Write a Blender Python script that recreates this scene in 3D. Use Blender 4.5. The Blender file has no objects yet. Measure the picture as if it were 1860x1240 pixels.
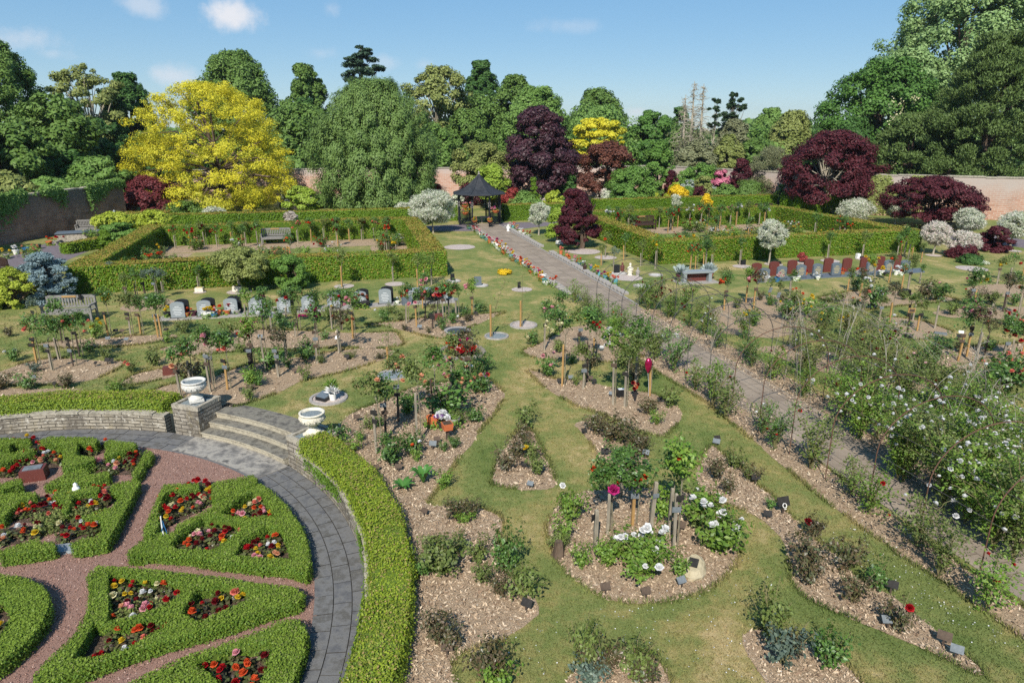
import bpy, math, random
import numpy as np
from mathutils import Vector
from mathutils.geometry import tessellate_polygon
R = np.random.default_rng(11); random.seed(7)
S = bpy.context.scene; COL = S.collection
# ------------------------------------------------------------------ camera model (24 mm lens, 7 m up, looking 17.5 degrees down)
HC = 7.0; FP = 1240.0; TH = math.atan(392/1240); cT, sT = math.cos(TH), math.sin(TH)
def G(px, py, z=0.0):
    u = (px-930)/FP; v = (py-620)/FP
    t = (HC-z)/(sT+v*cT)
    return np.array([t*u, t*(cT-v*sT), z])
def zat(py, f):
    v = (py-620)/FP
    return HC - f*(sT+v*cT)/(cT-v*sT)
def xat(px, f, z=0.0):
    return (px-930)/FP*(f*cT+(HC-z)*sT)
def pxof(x, y, z=0.0):
    t = y*cT+(HC-z)*sT
    return 930+FP*x/t
def cv(pts, s, ox, oy):            # points read from an enlarged crop back to photograph pixels
    return [(ox+a/s, oy+b/s) for a, b in pts]
# ------------------------------------------------------------------ mesh builder
class MB:
    def __init__(self): self.V = []; self.F = []; self.n = 0
    def add(self, V, F, mi=0):
        V = np.asarray(V, float).reshape(-1, 3)
        if isinstance(F, np.ndarray):
            self.F.append((F.astype(np.int32)+self.n, np.broadcast_to(np.asarray(mi, np.int32), (len(F),))))
        else:
            by = {}
            for f in F: by.setdefault(len(f), []).append(f)
            for k, fs in by.items():
                self.F.append((np.array(fs, np.int32)+self.n, np.full(len(fs), mi, np.int32)))
        self.V.append(V); self.n += len(V)
    def box(self, c, size, rz=0.0, mi=0, tilt=0.0, taper=1.0):
        sx, sy, sz = [a/2 for a in size]
        P = np.array([[-sx,-sy,-sz],[sx,-sy,-sz],[sx,sy,-sz],[-sx,sy,-sz],[-sx*taper,-sy*taper,sz],[sx*taper,-sy*taper,sz],[sx*taper,sy*taper,sz],[-sx*taper,sy*taper,sz]])
        if tilt:
            ct, st = math.cos(tilt), math.sin(tilt); P = np.c_[P[:,0], P[:,1]*ct-P[:,2]*st, P[:,1]*st+P[:,2]*ct]
        c_, s_ = math.cos(rz), math.sin(rz)
        P = np.c_[P[:,0]*c_-P[:,1]*s_, P[:,0]*s_+P[:,1]*c_, P[:,2]]+np.asarray(c, float)
        self.add(P, [(0,3,2,1),(4,5,6,7),(0,1,5,4),(1,2,6,5),(2,3,7,6),(3,0,4,7)], mi)
    def tube(self, pts, rad, n=6, mi=0, cap=True):
        pts = np.asarray(pts, float); m = len(pts)
        rad = np.broadcast_to(np.asarray(rad, float), (m,))
        d = np.gradient(pts, axis=0); d /= np.linalg.norm(d, axis=1, keepdims=True)+1e-9
        ref = np.array([0.,0.,1.]) if abs(d[0][2]) < .9 else np.array([1.,0.,0.])
        a = np.cross(d, ref); a /= np.linalg.norm(a, axis=1, keepdims=True)+1e-9
        b = np.cross(d, a)
        ang = np.arange(n)*2*math.pi/n
        V = pts[:,None,:]+rad[:,None,None]*(np.cos(ang)[None,:,None]*a[:,None,:]+np.sin(ang)[None,:,None]*b[:,None,:])
        i = np.arange(m-1)[:,None]*n; j = np.arange(n)[None,:]; k = (j+1) % n
        F = np.stack([i+j, i+k, i+n+k, i+n+j], -1).reshape(-1, 4)
        self.add(V.reshape(-1,3), F, mi)
        if cap: 
            self.F.append((np.array([[self.n-n+q for q in range(n)]], np.int32), np.full(1, mi, np.int32)))
    def lathe(self, prof, c=(0,0,0), n=16, mi=0, rot=0.0):
        prof = np.asarray(prof, float); m = len(prof)
        ang = rot+np.arange(n)*2*math.pi/n
        V = np.stack([prof[:,0][:,None]*np.cos(ang), prof[:,0][:,None]*np.sin(ang), np.repeat(prof[:,1][:,None], n, 1)], -1)+np.asarray(c, float)
        i = np.arange(m-1)[:,None]*n; j = np.arange(n)[None,:]; k = (j+1) % n
        self.add(V.reshape(-1,3), np.stack([i+j, i+k, i+n+k, i+n+j], -1).reshape(-1,4), mi)
    def prism(self, poly, z0, z1, mi=0, holes=(), bottom=False, shrink=0.0):
        loops = [list(poly)]+[list(h) for h in holes]
        flat = [tuple(p[:2]) for l in loops for p in l]; n = len(flat)
        tris = tessellate_polygon([[Vector((p[0], p[1], 0)) for p in l] for l in loops])
        V = [(x, y, z1) for x, y in flat]; F = []
        for t in tris:
            a, b, c = [np.array(flat[i]) for i in t]
            cr = (b[0]-a[0])*(c[1]-a[1])-(b[1]-a[1])*(c[0]-a[0])
            F.append(tuple(t) if cr > 0 else (t[0], t[2], t[1]))
        if z0 is not None:
            V += [(x, y, z0) for x, y in flat]; o = 0
            for l in loops:
                m = len(l)
                for i in range(m):
                    a, b = o+i, o+(i+1) % m
                    F.append((a, a+n, b+n, b))
                o += m
        self.add(V, F, mi)
    def leaves(self, P, N, size, aspect=.6, mi=0, T=None, rng=R):
        P = np.asarray(P, float); n = len(P)
        if n == 0: return
        N = N/(np.linalg.norm(N, axis=1, keepdims=True)+1e-9)
        if T is None: T = rng.normal(size=(n,3))
        T = T-N*(T*N).sum(1, keepdims=True); T /= np.linalg.norm(T, axis=1, keepdims=True)+1e-9
        B = np.cross(N, T); L = (np.broadcast_to(np.asarray(size, float), (n,))*rng.uniform(.7, 1.3, n))[:,None]/2
        W = L*aspect
        V = np.stack([P-T*L, P+B*W-T*L*.15, P+T*L+N*L*.15, P-B*W-T*L*.15], 1).reshape(-1,3)
        F = np.arange(4*n).reshape(n,4)
        self.add(V, F, mi)
    def build(self, name, mats, parent=None, origin=None, smooth=False, mesh_only=False, keep=False):
        V = np.concatenate(self.V) if self.V else np.zeros((0,3))
        if origin is None:
            origin = np.zeros(3) if (parent is not None or keep) else np.array([(V[:,0].min()+V[:,0].max())/2, (V[:,1].min()+V[:,1].max())/2, V[:,2].min()])
        V = V-np.asarray(origin)
        me = bpy.data.meshes.new(name)
        me.vertices.add(len(V)); me.vertices.foreach_set('co', V.astype(np.float32).ravel())
        li = np.concatenate([f.ravel() for f, _ in self.F]); tot = np.concatenate([np.full(len(f), f.shape[1]) for f, _ in self.F])
        me.loops.add(len(li)); me.loops.foreach_set('vertex_index', li.astype(np.int32))
        me.polygons.add(len(tot)); me.polygons.foreach_set('loop_start', np.concatenate([[0], np.cumsum(tot)[:-1]]).astype(np.int32))
        me.polygons.foreach_set('material_index', np.concatenate([m for _, m in self.F]).astype(np.int32))
        me.polygons.foreach_set('use_smooth', np.full(len(tot), bool(smooth)))
        for m in (mats if isinstance(mats, (list, tuple)) else [mats]): me.materials.append(m)
        me.update(calc_edges=True)
        if mesh_only: return me
        o = bpy.data.objects.new(name, me); COL.objects.link(o); o.location = tuple(origin)
        if parent is not None: o.parent = parent; o.location = tuple(origin)
        return o
def inst(name, me, parent=None, loc=(0,0,0), rz=0.0, sc=1.0, mats=None, rx=0.0, ry=0.0):
    o = bpy.data.objects.new(name, me); COL.objects.link(o)
    if parent is not None: o.parent = parent
    o.location = tuple(loc); o.rotation_euler = (rx, ry, rz); o.scale = (sc,)*3 if np.isscalar(sc) else tuple(sc)
    if mats:
        for i, m in enumerate(mats):
            o.material_slots[i].link = 'OBJECT'; o.material_slots[i].material = m
    return o
def tag(o, label=None, cat=None, group=None, kind=None):
    if label: o['label'] = label
    if cat: o['category'] = cat
    if group: o['group'] = group
    if kind: o['kind'] = kind
    return o
def thing(name, label, cat, loc=(0,0,0), rz=0.0, group=None, sc=1.0):
    o = bpy.data.objects.new(name, None); o.empty_display_size = .2; COL.objects.link(o)
    o.location = tuple(loc); o.rotation_euler = (0,0,rz); o.scale = (sc,)*3 if np.isscalar(sc) else tuple(sc)
    return tag(o, label, cat, group)
AUTO = []
def auto(o, base, place, px, share=False): AUTO.append((o, base, place, px, share))
ORD = ['leftmost','second from left','third from left','fourth from left','fifth from left','sixth from left','seventh from left','eighth from left','ninth from left','tenth from left','eleventh from left','twelfth from left']
ORDR = ['rightmost','second from right','third from right','fourth from right','fifth from right','sixth from right','seventh from right','eighth from right','ninth from right','tenth from right','eleventh from right','twelfth from right']
def plural(p): return p
def finish_labels():
    by = {}
    for a in AUTO: by.setdefault((a[1], a[2]), []).append(a)
    for (base, place), L in by.items():
        L.sort(key=lambda a: a[3]); n = len(L)
        for i, (o, *_r) in enumerate(L):
            if n == 1 or L[0][4]: lab = f'{base} {place}'
            else:
                w = ORD[i] if (i < (n+1)//2 and i < 12) else ORDR[min(n-1-i, 11)]
                lab = f'{base}, {w} of its kind {place}'
                if len(lab.replace(',', '').split()) > 16: lab = f'{base}, {w} {place}'
            o['label'] = lab
# ------------------------------------------------------------------ materials
def lin(c):
    if isinstance(c, str):
        c = c.lstrip('#'); c = [int(c[i:i+2], 16)/255 for i in (0,2,4)]
        return tuple(x/12.92 if x <= .04045 else ((x+.055)/1.055)**2.4 for x in c)
    return tuple(c)
def newmat(name):
    m = bpy.data.materials.new(name); m.use_nodes = True; nt = m.node_tree; nt.nodes.clear()
    return m, nt, nt.nodes.new('ShaderNodeOutputMaterial')
def nd(nt, t, **kw):
    n = nt.nodes.new(t)
    for k, v in kw.items():
        if k.startswith('i_'):
            key = k[2:]; n.inputs[int(key) if key.isdigit() else key].default_value = v
        else: setattr(n, k, v)
    return n
def ramp(nt, stops, interp='LINEAR'):
    r = nt.nodes.new('ShaderNodeValToRGB'); cr = r.color_ramp; cr.interpolation = interp
    while len(cr.elements) < len(stops): cr.elements.new(.5)
    for e, (p, c) in zip(cr.elements, stops): e.position = p; e.color = (*lin(c), 1)
    return r
def leafmat(name, cols, trans=.3, rough=.55, var=.25, spec=.25, clump=0.0):
    m, nt, out = newmat(name); L = nt.links
    geo = nd(nt, 'ShaderNodeNewGeometry')
    r = ramp(nt, [(i/(max(len(cols)-1,1)), c) for i, c in enumerate(cols)]); 
    if clump:
        tc = nd(nt, 'ShaderNodeTexCoord'); nz = nd(nt, 'ShaderNodeTexNoise', i_Scale=clump, i_Detail=2.0); L.new(tc.outputs['Object'], nz.inputs['Vector'])
        mr = nd(nt, 'ShaderNodeMapRange'); mr.inputs[1].default_value = .3; mr.inputs[2].default_value = .7
        L.new(nz.outputs[0], mr.inputs[0])
        mx = nd(nt, 'ShaderNodeMix'); mx.inputs[0].default_value = .55; L.new(geo.outputs['Random Per Island'], mx.inputs[2]); L.new(mr.outputs[0], mx.inputs[3]); L.new(mx.outputs[0], r.inputs[0])
    else: L.new(geo.outputs['Random Per Island'], r.inputs[0])
    hs = nd(nt, 'ShaderNodeHueSaturation'); oi = nd(nt, 'ShaderNodeObjectInfo')
    mr2 = nd(nt, 'ShaderNodeMapRange'); mr2.inputs[3].default_value = 1-var; mr2.inputs[4].default_value = 1+var
    L.new(oi.outputs['Random'], mr2.inputs[0]); L.new(mr2.outputs[0], hs.inputs['Value']); L.new(r.outputs[0], hs.inputs['Color'])
    p = nd(nt, 'ShaderNodeBsdfPrincipled', i_Roughness=rough); p.inputs['Specular IOR Level'].default_value = spec
    t = nd(nt, 'ShaderNodeBsdfTranslucent'); ms = nd(nt, 'ShaderNodeMixShader'); ms.inputs[0].default_value = trans
    L.new(hs.outputs[0], p.inputs['Base Color']); L.new(hs.outputs[0], t.inputs['Color'])
    L.new(p.outputs[0], ms.inputs[1]); L.new(t.outputs[0], ms.inputs[2]); L.new(ms.outputs[0], out.inputs[0])
    return m
def surf(name, cols, scale=5.0, detail=6.0, rough=.8, bump=.0, bscale=None, dist=.02, metal=0.0, spec=.3, island=0.0, stretch=None, contrast=(.3,.7)):
    m, nt, out = newmat(name); L = nt.links
    tc = nd(nt, 'ShaderNodeTexCoord'); vec = tc.outputs['Object']
    if stretch:
        mp = nd(nt, 'ShaderNodeMapping'); mp.inputs['Scale'].default_value = stretch; L.new(vec, mp.inputs[0]); vec = mp.outputs[0]
    nz = nd(nt, 'ShaderNodeTexNoise', i_Scale=scale, i_Detail=detail, i_Roughness=.65); L.new(vec, nz.inputs['Vector'])
    mr = nd(nt, 'ShaderNodeMapRange'); mr.inputs[1].default_value, mr.inputs[2].default_value = contrast; L.new(nz.outputs[0], mr.inputs[0])
    fac = mr.outputs[0]
    if island:
        geo = nd(nt, 'ShaderNodeNewGeometry'); mx = nd(nt, 'ShaderNodeMix'); mx.inputs[0].default_value = island
        L.new(fac, mx.inputs[2]); L.new(geo.outputs['Random Per Island'], mx.inputs[3]); fac = mx.outputs[0]
    r = ramp(nt, [(i/(max(len(cols)-1,1)), c) for i, c in enumerate(cols)]); L.new(fac, r.inputs[0])
    p = nd(nt, 'ShaderNodeBsdfPrincipled', i_Roughness=rough, i_Metallic=metal); p.inputs['Specular IOR Level'].default_value = spec
    L.new(r.outputs[0], p.inputs['Base Color'])
    if bump:
        b = nd(nt, 'ShaderNodeBump', i_Strength=bump, i_Distance=dist); nb = nd(nt, 'ShaderNodeTexNoise', i_Scale=bscale or scale*3, i_Detail=5.0); L.new(vec, nb.inputs['Vector'])
        L.new(nb.outputs[0], b.inputs['Height']); L.new(b.outputs[0], p.inputs['Normal'])
    L.new(p.outputs[0], out.inputs[0]); return m
def lawn_color(nt):
    L = nt.links; tc = nd(nt, 'ShaderNodeTexCoord')
    n1 = nd(nt, 'ShaderNodeTexNoise', i_Scale=.42, i_Detail=5.0, i_Roughness=.62, i_Distortion=.6); L.new(tc.outputs['Object'], n1.inputs[0])
    n2 = nd(nt, 'ShaderNodeTexNoise', i_Scale=2.6, i_Detail=6.0, i_Roughness=.7); L.new(tc.outputs['Object'], n2.inputs[0])
    n3 = nd(nt, 'ShaderNodeTexNoise', i_Scale=30.0, i_Detail=5.0, i_Roughness=.8); L.new(tc.outputs['Object'], n3.inputs[0])
    a = nd(nt, 'ShaderNodeMath', operation='MULTIPLY', i_1=.62); L.new(n1.outputs[0], a.inputs[0])
    b = nd(nt, 'ShaderNodeMath', operation='MULTIPLY_ADD', i_1=.38); L.new(n2.outputs[0], b.inputs[0]); L.new(a.outputs[0], b.inputs[2])
    r = ramp(nt, [(.36, LAWN[0]), (.47, LAWN[1]), (.55, LAWN[2]), (.64, LAWN[3])]); L.new(b.outputs[0], r.inputs[0])
    mr = nd(nt, 'ShaderNodeMapRange'); mr.inputs[1].default_value = .25; mr.inputs[2].default_value = .75; mr.inputs[3].default_value = .55; mr.inputs[4].default_value = 1.4; L.new(n3.outputs[0], mr.inputs[0])
    hs = nd(nt, 'ShaderNodeHueSaturation'); L.new(mr.outputs[0], hs.inputs['Value']); L.new(r.outputs[0], hs.inputs['Color'])
    return tc, hs.outputs[0]
LAWN = ['#5d6d38', '#747c46', '#8f8754', '#b09c70']
def lawnmat(name, blade=False):
    m, nt, out = newmat(name); L = nt.links
    tc, c = lawn_color(nt)
    p = nd(nt, 'ShaderNodeBsdfPrincipled', i_Roughness=.9); p.inputs['Specular IOR Level'].default_value = .1
    if blade:
        geo = nd(nt, 'ShaderNodeNewGeometry'); hs = nd(nt, 'ShaderNodeHueSaturation', i_Saturation=1.0); mr = nd(nt, 'ShaderNodeMapRange'); mr.inputs[3].default_value = .6; mr.inputs[4].default_value = 1.3
        L.new(geo.outputs['Random Per Island'], mr.inputs[0]); L.new(mr.outputs[0], hs.inputs['Value']); L.new(c, hs.inputs['Color']); c = hs.outputs[0]
        t = nd(nt, 'ShaderNodeBsdfTranslucent'); ms = nd(nt, 'ShaderNodeMixShader'); ms.inputs[0].default_value = .3
        L.new(c, p.inputs['Base Color']); L.new(c, t.inputs[0]); L.new(p.outputs[0], ms.inputs[1]); L.new(t.outputs[0], ms.inputs[2]); L.new(ms.outputs[0], out.inputs[0])
    else:
        nb = nd(nt, 'ShaderNodeTexNoise', i_Scale=45.0, i_Detail=4.0, i_Roughness=.8); L.new(tc.outputs['Object'], nb.inputs[0])
        b = nd(nt, 'ShaderNodeBump', i_Strength=.7, i_Distance=.03); L.new(nb.outputs[0], b.inputs['Height']); L.new(b.outputs[0], p.inputs['Normal'])
        L.new(c, p.inputs['Base Color']); L.new(p.outputs[0], out.inputs[0])
    return m
def brickmat(name, c1, c2, mortar, bw, bh, polar=None, stain=None, top=None, bump=.5, msize=.012):
    """brick or stone courses over u = along the wall, v = height; stains and lichen on top"""
    m, nt, out = newmat(name); L = nt.links
    tc = nd(nt, 'ShaderNodeTexCoord'); sp = nd(nt, 'ShaderNodeSeparateXYZ'); L.new(tc.outputs['Object'], sp.inputs[0])
    cb = nd(nt, 'ShaderNodeCombineXYZ')
    if polar:
        at2 = nd(nt, 'ShaderNodeMath', operation='ARCTAN2'); L.new(sp.outputs[1], at2.inputs[0]); L.new(sp.outputs[0], at2.inputs[1])
        mu = nd(nt, 'ShaderNodeMath', operation='MULTIPLY', i_1=polar); L.new(at2.outputs[0], mu.inputs[0]); L.new(mu.outputs[0], cb.inputs[0])
    else:
        L.new(sp.outputs[0], cb.inputs[0])
    L.new(sp.outputs[2], cb.inputs[1])
    nz0 = nd(nt, 'ShaderNodeTexNoise', i_Scale=3.0, i_Detail=3.0); L.new(tc.outputs['Object'], nz0.inputs[0])
    vm = nd(nt, 'ShaderNodeVectorMath', operation='MULTIPLY_ADD'); vm.inputs[1].default_value = (.03,.03,.03); L.new(nz0.outputs['Color'], vm.inputs[0]); L.new(cb.outputs[0], vm.inputs[2])
    br = nd(nt, 'ShaderNodeTexBrick', i_Scale=1.0); br.inputs['Mortar Size'].default_value = msize; br.inputs['Brick Width'].default_value = bw; br.inputs['Row Height'].default_value = bh; br.inputs['Bias'].default_value = 0.0
    br.inputs['Color1'].default_value = (*lin(c1),1); br.inputs['Color2'].default_value = (*lin(c2),1); br.inputs['Mortar'].default_value = (*lin(mortar),1)
    L.new(vm.outputs[0], br.inputs['Vector'])
    col = br.outputs['Color']
    for (sc, lo, hi, c, strg, st) in (stain or []):
        mp = nd(nt, 'ShaderNodeMapping'); mp.inputs['Scale'].default_value = st; L.new(tc.outputs['Object'], mp.inputs[0])
        n = nd(nt, 'ShaderNodeTexNoise', i_Scale=sc, i_Detail=8.0, i_Roughness=.7); L.new(mp.outputs[0], n.inputs[0])
        mr = nd(nt, 'ShaderNodeMapRange'); mr.inputs[1].default_value = lo; mr.inputs[2].default_value = hi; mr.inputs[4].default_value = strg; L.new(n.outputs[0], mr.inputs[0])
        mx = nd(nt, 'ShaderNodeMix', data_type='RGBA'); L.new(mr.outputs[0], mx.inputs[0]); L.new(col, mx.inputs[6]); mx.inputs[7].default_value = (*lin(c),1); col = mx.outputs[2]
    if top:   # weathered upper courses of the old wall (a fixed band of the brickwork itself)
        c, zt, soft = top
        n = nd(nt, 'ShaderNodeTexNoise', i_Scale=.7, i_Detail=6.0); L.new(tc.outputs['Object'], n.inputs[0])
        ad = nd(nt, 'ShaderNodeMath', operation='MULTIPLY_ADD', i_1=1.6); L.new(n.outputs[0], ad.inputs[0]); L.new(sp.outputs[2], ad.inputs[2])
        mr = nd(nt, 'ShaderNodeMapRange'); mr.inputs[1].default_value = zt+.8-soft; mr.inputs[2].default_value = zt+.8+soft; mr.inputs[4].default_value = .85; L.new(ad.outputs[0], mr.inputs[0])
        mx = nd(nt, 'ShaderNodeMix', data_type='RGBA'); L.new(mr.outputs[0], mx.inputs[0]); L.new(col, mx.inputs[6]); mx.inputs[7].default_value = (*lin(c),1); col = mx.outputs[2]
    p = nd(nt, 'ShaderNodeBsdfPrincipled', i_Roughness=.9); p.inputs['Specular IOR Level'].default_value = .15; L.new(col, p.inputs['Base Color'])
    nb = nd(nt, 'ShaderNodeTexNoise', i_Scale=25.0, i_Detail=4.0); L.new(tc.outputs['Object'], nb.inputs[0])
    hm = nd(nt, 'ShaderNodeMath', operation='MULTIPLY_ADD', i_1=-1.0); L.new(br.outputs['Fac'], hm.inputs[0]); L.new(nb.outputs[0], hm.inputs[2])
    b = nd(nt, 'ShaderNodeBump', i_Strength=bump, i_Distance=.02); L.new(hm.outputs[0], b.inputs['Height']); L.new(b.outputs[0], p.inputs['Normal'])
    L.new(p.outputs[0], out.inputs[0]); return m
# ------------------------------------------------------------------ palette
M = {}
M['lawn'] = lawnmat('lawn'); M['blade'] = lawnmat('grass_blade', True)
M['mulch'] = surf('wood_chip_mulch', ['#5c4c3d','#8e7962','#b29b80','#7b6954','#c2ad92'], 40, 8, .95, 1.0, 60, .03, spec=.1, contrast=(.25,.75))
M['soil'] = surf('bed_soil', ['#3a2f27','#55473b','#6b5a4b'], 25, 6, .95, 1.0, 50, .03, spec=.1)
M['chip'] = leafmat('wood_chip', ['#675443','#977f69','#bba488','#cfbca2','#836e5a','#c4ae92'], 0, .85, 0, .1)
M['gravel'] = surf('red_gravel', ['#5a4037','#85655a','#9d7d6f','#6f5247','#b29689'], 60, 6, .9, 1.0, 90, .02, spec=.2, contrast=(.25,.75))
M['stonechip'] = leafmat('red_stone_chip', ['#694a40','#8f6d60','#a98979','#775649','#bea598'], 0, .85, 0, .2)
M['pathmat'] = surf('worn_path_paving', ['#6a6159','#7f766c','#948a7f','#756c63'], 3.0, 8, .9, .5, 60, .01, spec=.2)
M['tarmac'] = surf('side_path_tarmac', ['#5c5357','#6f666a','#7a7072'], 4, 8, .9, .4, 80, .01, spec=.2)
M['slab'] = surf('ring_slab', ['#4a4a4c','#5b5b5c','#6d6c6a','#55534f','#77756f'], 5.0, 10, .85, .6, 70, .008, spec=.25, island=.3)
M['joint'] = surf('slab_joint', ['#383530','#48443e'], 30, 4, .95)
M['landing'] = surf('pale_landing_stone', ['#5a5855','#7b7771','#9c968b','#4f4d4b'], 2.4, 10, .9, .6, 40, .01, spec=.2, contrast=(.35,.65))
M['step'] = surf('weathered_step_stone', ['#45443f','#65615a','#7f7a6e','#54514a','#918a7b'], 3.2, 10, .9, .7, 40, .012, spec=.15, contrast=(.3,.7))
M['riser'] = surf('step_edge_stone', ['#7d7666','#9c9482','#b0a792','#857e6c'], 7, 8, .9, .8, 40, .015, spec=.15)
stn = [(1.6,.45,.62,'#5a544c',.75,(1,1,.35)), (9.0,.56,.66,'#cfc9bb',.8,(1,1,1)), (3.0,.55,.7,'#8f8262',.6,(1,1,.5))]
M['ringwall'] = brickmat('lichened_wall_stone', '#8c8475', '#a59c8b', '#5c564c', .34, .085, polar=8.5, stain=stn, bump=.9)
M['pier'] = brickmat('lichened_pier_stone', '#847c6e', '#a1988a', '#57524a', .34, .1, stain=stn, bump=.9)
M['coping'] = surf('lichened_coping', ['#6e685c','#8e8778','#aca494','#7a7466'], 8, 8, .9, .8, 30, .02, spec=.15)
M['oldbrick'] = brickmat('old_red_brick', '#a0705a', '#b08a76', '#b3a394', .45, .15, stain=[(.7,.5,.75,'#b9a496',.7,(1,1,1)), (.4,.55,.7,'#8a7568',.5,(1,1,1))], top=('#a59c94', 2.0, .8), bump=.3, msize=.02)
M['darkbrick'] = brickmat('dark_old_brick', '#8d6656', '#a07c6c', '#8f8074', .45, .15, stain=[(.8,.45,.7,'#4d4642',.8,(1,1,1)), (3,.6,.7,'#a9a196',.6,(1,1,1))], top=('#6e6862', 1.9, .6), bump=.3, msize=.02)
M['backbrick'] = brickmat('pale_back_brick', '#b27f66', '#bf9784', '#bcaa9c', .45, .15, stain=[(.5,.45,.7,'#c3b4a8',.7,(1,1,1))], top=('#b5aca6', 2.6, .4), bump=.2, msize=.02)
M['bark'] = surf('brown_bark', ['#3b3028','#5a4b3e','#6d5e50'], 6, 6, .9, .8, 14, .03, stretch=(1,1,.3))
M['palebark'] = surf('pale_bark', ['#7d7565','#a39a88','#8a8272'], 6, 6, .9, .5, 14, .02, stretch=(1,1,.3))
M['birchbark'] = surf('birch_bark', ['#3a3733','#d9d5cc','#cfc9bf','#e4e0d8'], 5, 5, .8, .2, stretch=(1,1,2.5), contrast=(.28,.55))
M['stem'] = surf('rose_stem', ['#5d5644','#7b7460','#8d8672'], 20, 4, .85)
M['cane'] = surf('rose_cane', ['#5c5a3a','#75704c','#6b5a45'], 14, 4, .8)
M['drycane'] = surf('dry_cane', ['#6f685c','#8f887b','#9d9688'], 14, 4, .8)
M['stake_grey'] = surf('weathered_stake', ['#6f675b','#8f8675','#a39a88'], 12, 6, .9, .4, 30, .01, stretch=(1,1,.15))
M['stake_dark'] = surf('dark_stake', ['#352d27','#4b4038','#584c42'], 12, 6, .9, .4, 30, .01, stretch=(1,1,.15))
M['stake_orange'] = surf('new_wood_stake', ['#8f6f44','#a68452','#866844'], 12, 6, .85, .3, 30, .01, stretch=(1,1,.15))
M['greywood'] = surf('silvered_bench_wood', ['#5f5d59','#7b7873','#8d8a84'], 14, 6, .85, .3, 40, .01)
M['brownwood'] = surf('dark_brown_wood', ['#2f211b','#44312a'], 14, 6, .8)
M['black_iron'] = surf('black_painted_iron', ['#15171b','#1e2126','#272a30'], 6, 4, .5, spec=.4)
M['roofblack'] = surf('faded_black_roof', ['#1e2023','#2c2e31','#3a3b3d'], 2.2, 6, .65, .15, 6, .02, spec=.35)
M['rust'] = surf('rusty_rod', ['#4a352a','#644738','#3c302a'], 20, 4, .8)
M['wire'] = surf('thin_dark_wire', ['#3a3a38','#55534f'], 20, 4, .7)
M['white'] = surf('white_paint', ['#d9d7d0','#ebe9e3'], 8, 4, .6)
M['urn'] = surf('painted_stone_urn', ['#b5ad98','#cfc7b3','#d9d2c0','#a49a84'], 7, 8, .8, .8, 22, .02, contrast=(.25,.75))
M['urnwhite'] = surf('chalky_white_urn', ['#b4b1a8','#cac7be','#9f9b92'], 7, 8, .8, .6, 22, .02, contrast=(.25,.75))
M['rock'] = surf('cream_rock', ['#8f8368','#a69a7e','#b5a98e'], 7, 8, .9, .9, 22, .02)
M['slatechip'] = surf('grey_slate_chips', ['#4a5254','#6b7577','#8b9496','#5b6365'], 40, 6, .8, 1.0, 60, .02)
M['whitechip'] = surf('white_stone_chips', ['#98948c','#bab6ae','#cac6be','#a39e95'], 30, 6, .8, .8, 60, .02)
M['pinkchip'] = surf('pinkish_stone_chips', ['#8d7f77','#b3a59c','#c8bcb2'], 30, 6, .8, .8, 60, .02)
M['pot'] = surf('terracotta', ['#a9552f','#bf6a40','#b46038'], 8, 5, .8)
M['greygranite'] = surf('grey_granite', ['#6f7678','#858c8e','#9aa0a2'], 60, 4, .6, spec=.4)
M['bluegranite'] = surf('dark_blue_granite', ['#4c565e','#5d676f','#6c757c'], 60, 4, .5, spec=.45)
M['blackgranite'] = surf('black_granite', ['#17181a','#212325'], 60, 4, .45, spec=.4)
M['maroon'] = surf('maroon_granite', ['#4e2823','#63342d','#70413a'], 60, 4, .5, spec=.35)
M['concrete'] = surf('pale_concrete', ['#7f7a75','#969089','#a59f98'], 9, 8, .9, .4, 40, .008)
M['plate_dark'] = surf('dark_plate', ['#222221','#2f2d2b','#3c3936'], 10, 4, .7, spec=.15)
M['plate_brown'] = surf('bronze_plate', ['#3f342d','#54473c','#605144'], 10, 4, .7, spec=.15)
M['plate_grey'] = surf('grey_plate', ['#565c5f','#6b7174','#7b8184'], 10, 4, .7, spec=.2)
M['plate_white'] = surf('white_plate', ['#d5d5d2','#e6e6e3'], 10, 4, .5)
M['gilt'] = surf('gilt_lettering', ['#b9a46a','#d2bf86'], 10, 3, .5)
M['lettering'] = surf('pale_lettering', ['#c4c6c6','#d9dbdb'], 10, 3, .6)
M['water'] = surf('still_water', ['#37342e','#45423a'], 1, 2, .25, spec=.3)
M['foil'] = surf('pink_foil', ['#a01945','#c22a5b'], 3, 2, .22, metal=.7, spec=.5)
# foliage
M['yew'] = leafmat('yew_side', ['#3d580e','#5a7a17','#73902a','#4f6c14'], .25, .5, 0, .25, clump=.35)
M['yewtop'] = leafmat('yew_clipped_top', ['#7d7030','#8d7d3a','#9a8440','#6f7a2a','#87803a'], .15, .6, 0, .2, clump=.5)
M['yewcore'] = surf('yew_core', ['#3f5410','#4f6816'], 5, 4, .9)
M['box'] = leafmat('box_leaf', ['#66802a','#738a30','#7f9436','#6b842c','#8a9c40'], .25, .5, 0, .25, clump=.9)
M['boxcore'] = surf('box_core', ['#4a5c1e','#5c7026'], 14, 4, .9)
M['euon'] = leafmat('golden_hedge_leaf', ['#6e8220','#839628','#96a434','#768826','#9c9a4a'], .25, .5, 0, .25, clump=1.2)
M['euonb'] = leafmat('brown_hedge_tip', ['#8d7a4a','#a08c5a','#7d6e44'], .1, .7, 0, .1)
M['roseleaf'] = leafmat('rose_leaf', ['#426028','#527232','#61823a','#385424'], .25, .4, .2, .4)
M['roselight'] = leafmat('young_rose_leaf', ['#658530','#78963a','#58792e','#8ea348'], .35, .45, .15, .35)
M['rosedark'] = leafmat('bronze_rose_leaf', ['#4c4a2e','#5a4a36','#4a5630','#66503c','#465430'], .2, .4, .2, .4)
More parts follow.
